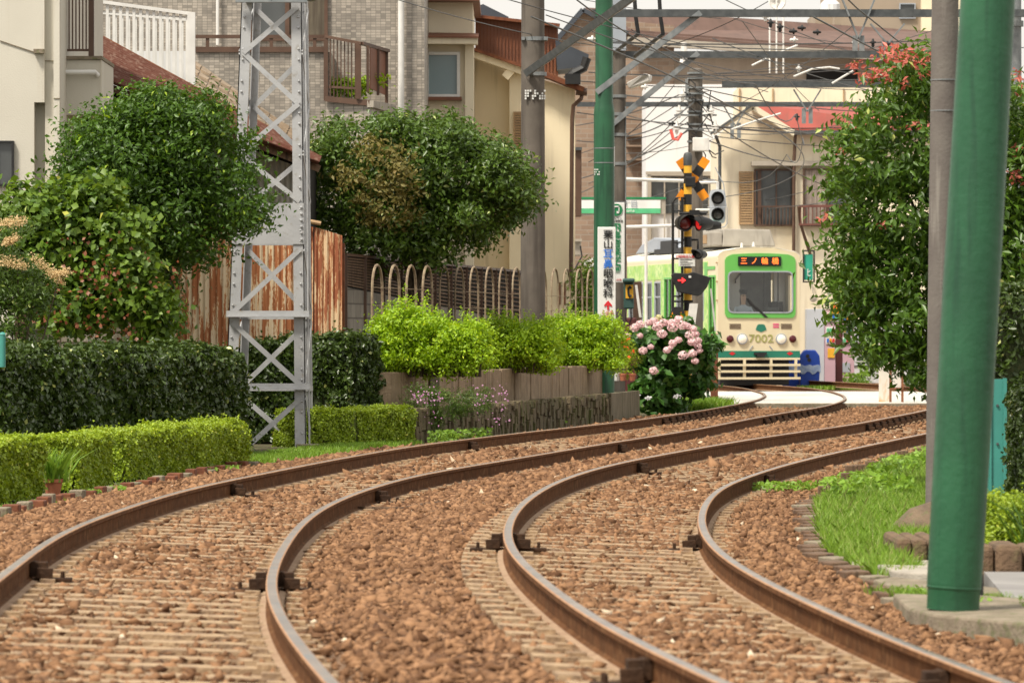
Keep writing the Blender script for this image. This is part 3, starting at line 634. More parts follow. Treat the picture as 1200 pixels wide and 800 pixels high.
def rustmat(name, c_clean, c_rust, c_dark, thr, sc=9, along=False):
    m = bpy.data.materials.new(name); m.use_nodes = True; t = m.node_tree; b = t.nodes['Principled BSDF']; b.inputs['Roughness'].default_value = .8
    tc = N(t, 'ShaderNodeTexCoord'); outs = []
    for k, (s, zs) in enumerate(((sc, .05), (sc * .35, .15), (sc * 3, .25))):
        mp = N(t, 'ShaderNodeMapping'); mp.inputs['Scale'].default_value = (1, 1, zs) if not along else (zs, 1, zs); no = N(t, 'ShaderNodeTexNoise'); no.inputs['Scale'].default_value = s; no.inputs['Detail'].default_value = 5
        t.links.new(tc.outputs['Object'], mp.inputs[0]); t.links.new(mp.outputs[0], no.inputs['Vector']); outs.append(no.outputs[0])
    a1 = N(t, 'ShaderNodeMath', operation='ADD'); a2 = N(t, 'ShaderNodeMath', operation='MULTIPLY_ADD'); a2.inputs[1].default_value = .5
    t.links.new(outs[0], a1.inputs[0]); t.links.new(outs[1], a1.inputs[1]); t.links.new(outs[2], a2.inputs[0]); t.links.new(a1.outputs[0], a2.inputs[2])
    cr = N(t, 'ShaderNodeValToRGB'); e = cr.color_ramp.elements; e[0].position = thr - .12; e[0].color = (*c_clean, 1); e[1].position = thr; e[1].color = (*c_rust, 1); k = e.new(thr + .13); k.color = (*c_dark, 1)
    md = N(t, 'ShaderNodeMath', operation='MULTIPLY'); md.inputs[1].default_value = .8; t.links.new(a2.outputs[0], md.inputs[0]); t.links.new(md.outputs[0], cr.inputs[0]); t.links.new(cr.outputs[0], b.inputs['Base Color']); return m
M['rust_pale'] = rustmat('rust_pale', (.64, .52, .35), (.58, .36, .17), (.34, .125, .045), 1.065, 24)
M['rust_heavy'] = rustmat('rust_heavy', (.60, .44, .27), (.46, .21, .08), (.27, .085, .035), 1.02, 26)
M['grey_siding'] = rustmat('grey_siding', (.36, .35, .31), (.42, .33, .20), (.25, .14, .06), 1.12, 9)
t = thing('shed', 'weathered shed under a rusty red corrugated roof behind the lattice mast', 'shed', (X_(290, 74), 74, 0))
ra, rb, rc, rd = P(60, 68, 72), P(374, 190, 72), P(376, 186, 77), P(95, 33, 77)
mb = MB(); corr(mb, (ra, rd, rc, rb), 17, .045, m=6); mb.build('roof', M['rust_roof'], t, smooth=True)
mb = MB(); mb.bar(rd + Vector((0, 0, .03)), rc + Vector((0, 0, .03)), .10, .06); mb.build('ridge_cap', M['rust_edge'], t)
mb = MB(); mb.bar(ra + Vector((0, .2, -.09)), rb + Vector((0, .2, -.09)), .06, .10); mb.build('rafter', M['wood'], t)
mb = MB(); corr(mb, (P(250, 158, 73.4), P(350, 196, 73.4), Vector((X_(350, 73.4), 73.4, 2)), Vector((X_(250, 73.4), 73.4, 2))), 16, .012); mb.build('siding', M['grey_siding'], t, smooth=True)
MB().prism([P(120, 100, 73.5), P(362, 192, 73.5), Vector((X_(362, 73.5), 73.5, 0)), Vector((X_(120, 73.5), 73.5, 0))], (0, 3, 0)).build('wall', M['void'], t)  # near-black block painting the dark void under the roof
# rusty corrugated fence
t = thing('corrugated_fence', 'tall rust-streaked corrugated iron fence behind the hedges and the mast', 'fence', (X_(290, 70), 70, 0))
zt = Z_(262, 70)
mb = MB(); corr(mb, ((X_(188, 70), 70.2, 0), (X_(346, 70), 70.05, 0), (X_(346, 70), 70.05, zt), (X_(188, 70), 70.2, zt)), 22, .016, m=2); mb.build('sheet', M['rust_pale'], t, smooth=True)
mb = MB(); corr(mb, ((X_(344, 70), 70.0, 0), (X_(367, 70), 69.98, 0), P(367, 266, 69.98), P(344, 262, 70)), 4, .016); corr(mb, ((X_(368.5, 70), 69.95, 0), (X_(401, 70), 69.9, 0), P(401, 276, 69.9), P(368.5, 266, 69.95)), 5, .016); mb.build('sheet', M['rust_heavy'], t, smooth=True, label='most heavily rusted end sheets')
MB().box((X_(401, 70), 69.95, 0), (X_(404, 70), 70.1, Z_(285, 70))).build('post', M['rust_steel'], t); MB().box((X_(187, 70), 70.1, 0), (X_(192, 70), 70.2, Z_(375, 70))).build('post', M['rust_steel'], t)
MB().tube([P(345, 256, 69.9), P(376, 262, 69.9)], .03, 8).build('top_pole', M['louver'], t)
# tiled apartment block
D1 = 95
t = thing('apartment_block', 'grey mosaic-tiled apartment block with brown framed window and curved balcony', 'apartment block', (X_(330, D1), D1, 0))
MB().box((X_(120, D1), D1, 0), (X_(497, D1), D1 + 9, 9.5)).build('wall', M['tile_wall'], t)
MB().box((X_(466, D1), D1 - .12, 0), (X_(497.5, D1), D1 + .1, 9.5)).build('pilaster', M['tile_wall'], t)
w1 = MB().pframe(291, -30, 384, 48, 4, D1 - .08, .2).pbox(334, -30, 339, 50, D1 - .07, .18).build('window_frame', M['brown_paint'], t)
MB().pbox(294, -30, 334, 46, D1 - .02, .02).build('pane', M['glass_dark'], w1); MB().pbox(339, -30, 380, 46, D1 - .02, .02).build('curtain', mat('drape', (.12, .10, .07), (.09, .075, .055), 3, .9, streak=20, c3=(.07, .055, .04), c3t=.5), w1)
bl = MB(); bl.box((X_(228, 93), 93.3, 0), (X_(387, 93), 95, Z_(60, 93)))
bl.prism([(X_(382, 93), 93.3, 0), (X_(434, 93), 92.9, 0), (X_(460, 93), 94.5, 0), (X_(460, 93), 95, 0), (X_(382, 93), 95, 0)], (0, 0, Z_(118, 93)))
bal = bl.build('balcony', M['tile_wall'], t)
mb = MB(); mb.box((X_(228, 93), 93.24, Z_(60.5, 93)), (X_(384, 93), 93.42, Z_(54, 93))); mb.box((X_(228, 93), 93.26, Z_(44, 93)), (X_(384, 93), 93.36, Z_(40, 93)))
for px in (240, 315, 366): mb.box((X_(px, 93), 93.28, Z_(54, 93)), (X_(px + 4, 93), 93.34, Z_(44, 93)))
mb.bar(P(382, 43, 93.2), P(424, 51, 92.9), .09, .05); mb.bar(P(424, 51, 92.9), P(455, 60, 94.3), .07, .06)
mb.bar(P(382, 40, 93.2), P(382, 118, 93.2), .08, .08); mb.bar(P(382, 116, 93.2), P(434, 121, 92.9), .10, .10); mb.bar(P(385, 102, 93.2), P(424, 104, 92.9), .05, .04)
for i in range(9): mb.bar(P(387 + i * 4.2, 45 + i * .8, 93.15), P(387 + i * 4.2, 118, 93.15), .022)
mb.bar(P(420, 50, 92.9), P(420, 116, 92.9), .10, .05); mb.bar(P(431, 54, 93), P(431, 108, 93), .05, .05); mb.bar(P(443, 57, 93.7), P(443, 112, 93.7), .05, .05); mb.bar(P(453, 60, 94.3), P(453, 122, 94.3), .06, .06)
mb.build('railing', M['brown_paint'], bal)
MB().prism([P(433, 56, 93.2), P(452, 61, 94.35), P(452, 112, 94.35), P(433, 104, 93.2)], (.02, .02, 0)).build('screen_panel', M['brown_clad'], bal)
MB().bar(P(434, 122, 92.85), P(460, 130, 94.4), .12, .12).build('coping', M['concrete'], bal)
MB().tube([P(470, -30, 94.7), P(470, 145, 94.7)], .06, 10).build('drainpipe', M['white_paint'], t, smooth=True)
MB().tube([P(255, -30, 94.9), P(255, 53, 94.9)], .03, 8).build('conduit', M['white_paint'], t, smooth=True)
p_, n_ = clumps(pxblobs([(400, 104, 10), (418, 100, 9), (446, 96, 6), (430, 46, 3)], 93.7), 30, 1400, .09, .2); o = leafmesh('potted_plants', p_, n_, .09, M['l_lime']); setp(o, 'bright green plants growing behind the brown balcony railing', 'plants', kind='stuff')
# old tiled roof behind the shed
t = thing('tiled_lean_to', 'low lean-to with old brown roof tiles between the shed roof and the tiled block', 'lean-to', (X_(290, 88), 88, 0))
mb = MB()
for r_ in range(4):
    for c_ in range(11):
        s0, s1 = c_ / 11, (c_ + .94) / 11; q0, q1 = r_ / 4, (r_ + 1.08) / 4
        A_, B_, C_, D_ = P(215, 100, 84), P(348, 166, 84), P(352, 158, 90), P(226, 70, 90)
        f = lambda s, q: A_.lerp(B_, s).lerp(D_.lerp(C_, s), q)
        mb.prism([f(s0, q0) + Vector((0, 0, .05)), f(s1, q0) + Vector((0, 0, .07)), f(s1, q1) + Vector((0, 0, .0)), f(s0, q1)], (0, 0, -.05))
mb.build('roof', M['roof_tile'], t)
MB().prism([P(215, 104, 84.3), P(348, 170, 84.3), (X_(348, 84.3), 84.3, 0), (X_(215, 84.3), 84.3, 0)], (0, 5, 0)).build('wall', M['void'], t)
# white baluster railing
t = thing('white_railing', 'white balcony railing with upright bars above the rusty roof', 'railing', (X_(170, 78), 78, Z_(100, 78)))
mb = MB(); mb.bar(P(116, 2, 78), P(228, 17, 78), .075, .05); mb.bar(P(118, 14, 78.05), P(224, 21, 78.05), .03, .02)
mb.build('top_rail', M['white_paint'], t)
MB().box((X_(110, 78), 77.95, Z_(60, 78)), (X_(119, 78), 78.07, 7)).build('post', M['white_paint'], t); MB().box((X_(220, 78), 77.9, Z_(112, 78)), (X_(229, 78), 78.0, Z_(15, 78))).build('post', M['white_paint'], t)
mb = MB(); mb2 = MB()
for i in range(13):
    px = 124 + i * 7.8; y1_ = 56 + (px - 120) * .5; mb.box((X_(px, 78), 78, Z_(y1_ + 8, 78)), (X_(px + 3.3, 78), 78.04, Z_(4 + (px - 116) * .13, 78)))
    mb2.box((X_(px + 3.6, 78.9), 78.9, Z_(y1_ + 8, 79)), (X_(px + 5.6, 79), 78.93, Z_(16 + (px - 116) * .1, 79)))
mb.build('balusters', M['white_paint'], t); mb2.bar(P(118, 15, 78.9), P(226, 24, 78.9), .04); mb2.build('rear_balusters', M['white_paint'], t)
MB().box((X_(118, 79.4), 79.4, 3.0), (X_(222, 79.4), 80.2, Z_(60, 79.4))).build('balcony_floor', M['pale_wall'], t)
# cream house with blue-grey window
D2 = 100
t = thing('house', 'cream house with a white framed frosted window and rust-red sills', 'house', (X_(528, D2), D2, 0))
MB().box((X_(497.5, D2), D2, 0), (X_(554, D2), D2 + 5, 8.4)).box((X_(545, D2), D2 - .12, 0), (X_(555, D2), D2, Z_(52, D2))).build('wall', M['cream_wall'], t)
MB().box((X_(496, D2), D2 - .5, Z_(3, D2)), (X_(562, D2), D2 + 5, Z_(-4, D2))).build('eave', M['brown_clad'], t)
MB().box((X_(496, D2), D2 - .45, Z_(53, D2)), (X_(560, D2), D2, Z_(46, D2))).build('canopy', M['cream_wall'], t)
MB().prism([(X_(496, D2), D2 - .5, Z_(46, D2)), (X_(561, D2), D2 - .5, Z_(46.5, D2)), (X_(561, D2), D2, Z_(41, D2)), (X_(496, D2), D2, Z_(40, D2))], (0, 0, .03)).build('canopy_top', M['brown_clad'], t)
wf = MB().pframe(499, 61, 539, 114, 3.5, D2 - .1, .15).build('window_frame', M['white_paint'], t); MB().pbox(502, 64, 536, 111, D2 - .03, .02).build('pane', M['glass_blue'], wf)
MB().pbox(496, 113.5, 541, 117.5, D2 - .2, .22).build('sill', M['brown_clad'], t)
MB().pbox(498, -20, 500.5, 45, D2 - .05, .05).build('corner_trim', M['brown_clad'], t)
# yellow house with brown cladding
D3 = 104
t = thing('house', 'yellowish rendered house with brown cladding above and a louvred shutter behind the concrete pole', 'house', (X_(615, D3), D3, 0))
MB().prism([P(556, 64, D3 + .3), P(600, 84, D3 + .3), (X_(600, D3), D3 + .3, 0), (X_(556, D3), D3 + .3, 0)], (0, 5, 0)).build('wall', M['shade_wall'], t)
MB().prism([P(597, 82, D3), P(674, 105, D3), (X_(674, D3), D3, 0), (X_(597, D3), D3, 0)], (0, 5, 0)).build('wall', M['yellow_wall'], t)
mb = MB(); mb.bar(P(552, 63, D3 - .1), P(612, 84, D3 - .1), .35, .14); mb.bar(P(592, 84, D3 - .1), P(599, 90, D3 - .1), .3, .2); mb.build('fascia', M['yellow_wall'], t)
mb = MB(); mb.bar(P(553, 58, D3 - .1), P(640, 88, D3 - .1), .55, .06); mb.bar(P(636, 87, D3 - .1), P(684, 106, D3 - .1), .6, .10); mb.build('roof', M['rust_steel'], t)
mb = MB(); poly(mb, [(557, 19), (654, 30), (654, 90), (612, 82), (557, 60)], D3 + 1.2, 2); mb.build('cladding', M['brown_clad'], t)
mb = MB()
for i in range(24): mb.bar(P(559 + i * 4, 20 + i * .45, D3 + 1.18), P(559 + i * 4, 60 + i * 1.1, D3 + 1.18), .012, .03)
mb.build('cladding_seams', M['rust_steel'], t)
MB().bar(P(555, 19, D3 + 1.1), P(656, 30, D3 + 1.1), .2, .06).build('cladding_cap', M['rust_steel'], t)
mb = MB(); poly(mb, [(556, 18), (558, 8), (566, 5), (596, 20), (596, 24)], D3 + 3, 2); mb.build('dormer_roof', M['roof_dark'], t); mb = MB(); poly(mb, [(651, 47), (690, 64), (689, 78), (653, 82)], D3 + .6, 2); mb.build('dormer_roof', M['roof_dark'], t)
mb = MB()
for i in range(18): mb.pbox(603, 133 + i * 3, 612, 135 + i * 3, D3 - .09, .05)
mb.pframe(601.5, 131, 613, 188, 1.5, D3 - .1, .09); mb.build('shutter', M['louver'], t)
mb = MB(); mb.tube([P(683, 106, D3 - .2), P(681, 116, D3 - .3), P(672, 124, D3 - .2), P(670.5, 140, D3 - .2), P(669, 340, D3 - .2)], .045, 8); mb.tube([P(675, 107, D3 - .3), P(688, 108, D3 - .3)], .08, 8); mb.build('drainpipe', M['brown_paint'], t, smooth=True)
mb = MB(); mb.tube([P(688, 68, D3 - .3), P(684, 80, D3 - .3), P(672, 86, D3 - .3), P(664, 94, D3 - .3)], .09, 8); mb.box((X_(662, D3), D3 - .5, Z_(100, D3)), (X_(680, D3), D3 - .2, Z_(88, D3))); mb.build('fittings', M['black'], t)
for px in (655, 661): MB().pbox(px - 1, 331, px + 2, 357, D3 - .04, .05).build('vent_slot', M['rust_steel'], t)
# block wall, ivy wall, slatted fence
t = thing('block_wall', 'weathered grey block wall under the ivy at the left', 'wall', (X_(110, 62), 62, 0))
MB().box((X_(30, 62), 62, 0), (X_(187, 62), 62.15, 2.3)).build('wall', mat('panel_wall', (.42, .38, .31), (.34, .30, .24), 3, .95, bump=.3, streak=6, c3=(.22, .19, .14), c3t=.55), t)
mb = MB()
for py in (388, 400): mb.pbox(31, py, 186, py + .8, 61.99, .02)
for px in (30, 70, 112, 150): mb.pbox(px, 300, px + .8, 450, 61.99, .02)
mb.build('joints', M['kerb'], t)
MB().box((X_(16, 61.6), 61.7, 0), (X_(29, 61.6), 61.9, 2.6)).build('gate_post', M['brown_paint'], t)
t = thing('slatted_fence', 'dark brown slatted wooden fence on a block wall behind the hoop fence', 'fence', (X_(450, 76), 76, 0))
pa = [Vector((X_(404, 74.5), 74.5, 0)), Vector((X_(612, 91), 91, 0))]
def on(p, s, z): q = pa[0].lerp(pa[1], s); return Vector((q.x, q.y, z))
mb = MB(); mb.prism([on(0, 0, 0), on(0, 1, 0), on(0, 1, 1.66), on(0, 0, 2.13)], (-.1, .12, 0)); mb.build('block_base', M['block_wall'], t)
mb = MB()
for k in range(11):
    f = k / 11; mb.bar(on(0, 0, 2.17 + .42 * f), on(0, 1, 1.7 + .85 * f), .02, .026)
mb.build('slats', M['wood'], t)
mb = MB()
for k in range(12): s = k / 11; mb.bar(on(0, s, 1.5), on(0, s, 2.58), .08, .07)
mb.bar(on(0, 0, 2.6), on(0, 1, 2.56), .07, .04); mb.build('posts', M['brown_paint'], t)
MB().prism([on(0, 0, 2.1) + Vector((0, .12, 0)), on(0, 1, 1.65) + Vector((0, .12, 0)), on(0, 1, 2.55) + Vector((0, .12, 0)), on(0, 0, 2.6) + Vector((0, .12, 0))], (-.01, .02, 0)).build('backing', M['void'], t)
# curved planter
SW = [(-1.42, 67.2), (-.3, 73), (.6, 79), (1.5, 85), (2.27, 91)]
def strip(path, off, width, z0, z1, mb, capz=None):
    pp = [Vector((a, b, 0)) for a, b in path]; v = []
    for i, p in enumerate(pp):
        tt = (pp[min(i + 1, len(pp) - 1)] - pp[max(i - 1, 0)]).normalized(); nn = Vector((-tt.y, tt.x, 0))
        for o_, z in ((off, z0), (off, z1), (off + width, z1), (off + width, z0)): q = p + nn * o_; v.append((q.x, q.y, z))
    n = len(pp); fs = [(0, 1, 2, 3), (4 * n - 1, 4 * n - 2, 4 * n - 3, 4 * n - 4)]
    for i in range(n - 1):
        for j in range(4): fs.append((4 * i + j, 4 * i + (j + 1) % 4, 4 * i + 4 + (j + 1) % 4, 4 * i + 4 + j))
    mb.add(v, fs)
def lerp_path(path, n):
    A = np.array(path); s = np.concatenate([[0], np.cumsum(np.linalg.norm(np.diff(A, axis=0), axis=1))]); q = np.linspace(0, s[-1], n); return list(zip(np.interp(q, s, A[:, 0]), np.interp(q, s, A[:, 1])))
def offpath(path, off):
    pp = [Vector((a, b, 0)) for a, b in path]; out = []
    for i, p in enumerate(pp):
        tt = (pp[min(i + 1, len(pp) - 1)] - pp[max(i - 1, 0)]).normalized(); out.append((p.x - tt.y * off, p.y + tt.x * off))
    return out
t = thing('planter', 'raised bed with mossy stone retaining wall and upright timber-look edging above it', 'planter', (-.4, 75, 0))
mb = MB(); strip(lerp_path(SW, 14), .08, .8, -.1, .43, mb); mb.build('soil', M['soil'], t)
mb = MB(); PTS = lerp_path(SW, 400); k = 0; i = 0
while i < 322:
    rowh = 0; z = -.05; step = random.choice((2, 3, 3, 4))
    j = min(i + step, 324)
    while z < .44:
        hh = random.uniform(.10, .30); z1 = min(z + hh, random.uniform(.44, .47)) if z + hh > .38 else z + hh
        a, b = Vector((*PTS[i], 0)), Vector((*PTS[j], 0)); tt = (b - a); nn = Vector((-tt.y, tt.x, 0)).normalized(); pr = random.uniform(-.05, .03)
        a2 = a + tt * .05; b2 = b - tt * .05
        mb.prism([a2 + nn * pr + Vector((0, 0, z + .008)), b2 + nn * (pr + random.uniform(-.015, .015)) + Vector((0, 0, z + .008)), b2 + nn * pr + Vector((0, 0, z1 - .006)), a2 + nn * (pr + random.uniform(-.02, .02)) + Vector((0, 0, z1 - .006))], nn * .14)
        z = z1 if z1 > z + .02 else .5
    i = j
mb.build('stone_wall', M['stone'], t, bevel=.012)
mb = MB(); strip(PTS[322:], 0, .12, -.1, .45, mb); mb.build('end_slab', mat('mossy_concrete', (.20, .165, .11), (.14, .12, .08), 4, .95, bump=.4, streak=9, c3=(.08, .08, .04), c3t=.54), t)
UP = [(-1.86, 68.9), (-1.65, 69.0)] + offpath(SW, .32)[1:]; PU = lerp_path(UP, 300); mb = MB(); i = 0
while i < 276:
    st = random.choice((4, 7, 8, 9, 10)); j = min(i + st, 278); a, b = Vector((*PU[i], 0)), Vector((*PU[j], 0)); tt = b - a; nn = Vector((-tt.y, tt.x, 0)).normalized()
    z1 = .92 + random.uniform(-.012, .012); pr = random.uniform(-.012, .012)
    mb.prism([a + tt * .012 + nn * pr + Vector((0, 0, .40)), b - tt * .012 + nn * pr + Vector((0, 0, .40)), b - tt * .012 + nn * pr + Vector((0, 0, z1)), a + tt * .012 + nn * pr + Vector((0, 0, z1))], nn * .1)
    i = j
mb.build('edging_boards', M['pile'], t, bevel=.008)
mb = MB(); strip(offpath(lerp_path(SW, 14)[:13], .42)[2:], 0, .6, .4, .86, mb); mb.build('upper_soil', M['soil'], t)
# hoop fence
t = thing('hoop_fence', 'weathered metal hoop-top fence standing behind the bright green bushes', 'fence', (X_(560, 80), 80, .8))
hp = lerp_path([(X_(436, 72), 72), (X_(560, 80), 80), (X_(704, 92), 92)], 200); hm = mat('hoop_metal', (.33, .26, .17), (.22, .16, .10), 8, .7, c3=(.14, .09, .06), c3t=.58)
for k in range(16):
    i0 = int(k * 12.3); i1 = min(i0 + 7, 199); a, b = Vector((*hp[i0], 0)), Vector((*hp[i1], 0)); zt = 2.42 + k * .012
    pts = [a + Vector((0, 0, .7))] + [a.lerp(b, .5 - .5 * math.cos(th)) + Vector((0, 0, zt - .42 + .42 * math.sin(th) ** .8)) for th in [math.pi * q / 10 for q in range(11)]] + [b + Vector((0, 0, .7))]
    MB().tube(pts, .016 if k > 3 else .02, 6).build('hoop', hm, t, smooth=True)
mb = MB()
for z in (1.25, 1.55, 1.85, 2.1): mb.tube([Vector((*q, z)) for q in hp[::20] + [hp[-1]]], .004, 4)
mb.build('cross_wires', hm, t)
#@@TOWER
# lattice mast
D0 = 64.6
t = thing('lattice_mast', 'light grey riveted steel lattice mast rising between the clipped hedges', 'lattice mast', (X_(310, D0), D0 + .5, 0))
def legx(py, side):      # px of the outer edges of the front face
    f = (525 - py) / 525.0
    return (262 + (283 - 262) * f) if side == 0 else (358.5 + (353.5 - 358.5) * f)
TOPY = -230
def lp(side, back, py, inset=0):
    """corner of the mast at picture height py"""
    z = Z_(py, D0); px = legx(py, side); x = X_(px, D0); wdt = X_(legx(py, 1), D0) - X_(legx(py, 0), D0)
    return Vector((x + (.115 if back else 0) - (.115 if back and side == 1 else 0) * .55, D0 + (wdt * 1.0 if back else 0), z))
for side in (0, 1):
    for back in (0, 1):
        p, q = lp(side, back, 534), lp(side, back, TOPY); ww = .12 if not back else .09; mb = MB(); sx = 1 if side == 0 else -1; sy = -1 if back else 1
        mb.prism([p, p + Vector((sx * ww * 1.15, 0, 0)), q + Vector((sx * ww * 1.1, 0, 0)), q], (0, .012 * sy, 0))
        mb.prism([p, p + Vector((0, sy * ww, 0)), q + Vector((0, sy * ww, 0)), q], (.012 * sx, 0, 0))
        lg = mb.build('leg', M['grey_metal'], t)
        if not back:
            mb = MB()
            for k in range(60):
                py = 520 - k * 12.5
                if k % 3 != 2 or 235 < py < 292: mb.lathe(lp(side, 0, py) + Vector((sx * .045, -.006, 0)), [(.016, 0), (.012, -.012), (.002, -.016)], 8, 'y')
            mb.build('rivets', M['grey_metal'], lg)
def fp(side, back, py, k=.05): q = lp(side, back, py); return q + Vector(((1 if side == 0 else -1) * k, (-.012 if not back else -.02), 0))
zz = [(62, 10), (62, 122), (180, 122), (180, 232)]
BK = [0]
def brace_bar(s0, y0, s1, y1, back, w_=.062):
    BK[0] += 1; oo = Vector((0, -.0101 * (BK[0] % 2) - .0015 * (BK[0] % 3), 0)); MB().bar(fp(s0, back, y0) + oo, fp(s1, back, y1) + oo, w_, .007, up=(0, 1, 0)).angle(fp(s0, back, y0) + oo + Vector((0, .0061, 0)), fp(s1, back, y1) + oo + Vector((0, .0061, 0)), .02, .005, up=(0, 1, 0)).build('brace', M['grey_metal'], t)
for y0 in (-170, -50, 10, 62, 122, 180): pass
seq = [(-110, 0), (-50, 1), (4, 0)]
front = [(1, -50, 0, -110), (0, -50 - 60, 1, -50), (1, 8, 0, 62), (0, 62, 1, 122), (1, 122, 0, 180), (0, 180, 1, 236), (1, -50, 0, 0), (1, 292, 0, 366), (0, 378, 1, 452), (1, 466, 0, 545)]
back = [(0, 8, 1, 62), (1, 62, 0, 122), (0, 122, 1, 180), (1, 180, 0, 236), (0, 292, 1, 366), (1, 378, 0, 452), (0, 466, 1, 535), (0, -50, 1, 8)]
for a in front: brace_bar(*a, 0)
for a in back: brace_bar(*a, 1)
def side_bar(side, y0, y1): MB().bar(lp(side, 0, y0), lp(side, 1, y1), .012, .055).build('brace', M['grey_metal'], t)
for s in (0, 1):
    for a in ((62, 8), (62, 122), (180, 122), (180, 236), (292, 366), (452, 378), (466, 530)): side_bar(s, *a)
for py in (371, 456):
    MB().angle(lp(0, 0, py) + Vector((-.03, -.03, 0)), lp(1, 0, py) + Vector((.06, -.03, 0)), .075, .01).build('crossbar', M['grey_metal'], t)
    for s in (0, 1): MB().bar(lp(s, 0, py), lp(s, 1, py), .01, .06).build('crossbar', M['grey_metal'], t)
    MB().bar(lp(0, 1, py), lp(1, 1, py), .06, .06).build('crossbar', M['grey_metal'], t)
q0, q1 = lp(0, 0, 238), lp(1, 0, 238); q2, q3 = lp(1, 0, 286), lp(0, 0, 286)
gp = MB().prism([v + Vector((0, -.016, 0)) for v in (q0, q1, q2, q3)], (0, .012, 0)).build('gusset_plate', M['grey_metal'], t)
MB().prism([v + Vector((0, .9, 0)) for v in (q0, q1, q2, q3)], (0, .012, 0)).build('gusset_plate', M['grey_metal'], t)
mb = MB()
for k in range(6):
    for s in (0, 1):
        for dx in (.03,): mb.lathe(lp(s, 0, 243 + k * 7.5) + Vector(((1 if s == 0 else -1) * dx, -.02, 0)), [(.018, 0), (.014, -.014), (.002, -.018)], 8, 'y')
mb.build('plate_rivets', M['grey_metal'], gp)
MB().tube([lp(1, 0, -40) + Vector((.05, .02, 0)), lp(1, 0, 60) + Vector((.04, .02, 0)), lp(1, 0, 180) + Vector((.05, .02, 0)), lp(1, 0, 400) + Vector((.04, .02, 0)), lp(1, 0, 528) + Vector((.045, .02, 0))], .012, 6).build('cable_conduit', M['grey_metal'], t, smooth=True)
for s in (0, 1):
    c = lp(s, 0, 530); MB().box((c.x - .12, c.y - .1, -.05), (c.x + .16, c.y + .22, .055)).build('footing', M['kerb'], t, bevel=.01)
mb = MB(); mb.angle(P(276, 3, D0 - .1), P(360, 3, D0 - .1), .08, .01); mb.box((X_(288, D0), D0 - .12, Z_(3, D0)), (X_(318, D0), D0 + .1, Z_(-6, D0))); mb.lathe(P(364, 0, D0), [(.04, .1), (.09, .02), (.09, 0), (.03, -.02)], 12); mb.build('top_bracket', M['galv'], t)
# posts and poles on the left
MB().box((X_(264, 66.5), 66.2, 0), (X_(277, 66.5), 66.4, Z_(428, 66.5))).build('concrete_post', M['concrete'], bevel=.01, label='short mossy concrete post seen between the legs of the lattice mast', cat='post')
D = 82
t = thing('utility_pole', 'thick weathered concrete pole in front of the yellow house', 'utility pole', (X_(626, D), D, 0))
MB().lathe((X_(624.5, D), D, 0), [(.20, 0), (.198, 2), (.180, 8.4)], 28).build('pole', M['pole_concrete'], t, smooth=True)
mb = MB()
for py in (46, 87): mb.lathe((X_(626, D), D, Z_(py, D)), [(.192, -.03), (.2, -.03), (.2, .03), (.192, .03)], 24)
mb.box((X_(611, D), D - .2, Z_(48, D)), (X_(615, D), D + .05, Z_(44, D))); mb.box((X_(637, D), D - .2, Z_(48, D)), (X_(642, D), D + .05, Z_(44, D))); mb.build('band', M['galv'], t)
mb = MB()
for i in range(9):
    for j in range(4):
        if random.random() < .75: mb.pbox(615 + i * 2.8, 105.5 + j * 3, 617 + i * 2.8, 107.6 + j * 3, D - .215 - .0 * abs(i - 4), .03)
mb.build('number_plate', M['sign_white'], t)
MB().angle(P(617, 90, D - .21), P(760, -12, D - 6), .11, .012, up=(0, 1, 0)).build('brace', M['galv'], t)
D = 88
t = thing('green_pole', 'slimmer green steel pole carrying the white clinic sign, beyond the bushes', 'catenary pole', (X_(708, D), D, 0))
MB().lathe((X_(708, D), D, 0), [(.178, 0), (.178, Z_(133, D)), (.168, Z_(126, D)), (.152, Z_(121, D)), (.150, 8.2)], 28).build('pole', M['green_pole'], t, smooth=True)
mb = MB()
for py in (174, 191): mb.lathe((X_(708, D), D, Z_(py, D)), [(.176, -.008), (.182, -.008), (.182, .008), (.176, .008)], 24)
mb.build('band', M['galv'], t)
MB().pbox(718.5, 172, 720.5, 195, D - .06, .05).build('small_plate', M['sign_white'], t)
mb = MB()
for j in range(3):
    for i in range(4): 
        if (i + j) % 4 != 3: mb.pbox(696.5 + i * 1.7, 198 + j * 2.8, 697.6 + i * 1.7, 199.6 + j * 2.8, D - .168 + .05 * (3 - i) * .5, .03)
mb.build('stencil_marks', M['sign_white'], t)
MB().angle(P(701, 111, D - .16), P(824, 17, D), .10, .012, up=(0, 1, 0)).build('brace', M['galv'], t)
D = 100
t = thing('utility_pole', 'grey concrete pole standing just behind the green sign pole', 'utility pole', (X_(725.5, D), D, 0))
MB().lathe((X_(725.5, D), D, 0), [(.15, 0), (.125, 7.9)], 24).build('pole', M['pole_concrete'], t, smooth=True)
mb = MB()
for py in (88, 113, 134, 158, 192, 238): mb.lathe((X_(725.5, D), D, Z_(py, D)), [(.14, -.03), (.15, -.03), (.15, .03), (.14, .03)], 20)
mb.tube([(X_(733, D), D - .08, Z_(125, D)), (X_(733, D), D - .08, Z_(235, D))], .014, 6); mb.build('band', M['galv'], t)
MB().box((X_(717, D), D - .2, Z_(60, D)), (X_(733.5, D), D - .14, Z_(-10, D))).build('cover_panel', M['ac_grey'], t)
MB().angle(P(717, 150, D - .2), P(821, 64, D), .10, .012, up=(0, 1, 0)).build('brace', M['galv'], t)
lh = MB(); lh.prism([P(734, 97, D - .3), P(755, 86, D - .9), P(762, 88, D - .9), P(761, 95, D - .9), P(737, 104, D - .3)], (.05, .25, 0)); lh.build('lamp_head', M['ceramic'], t, bevel=.02)
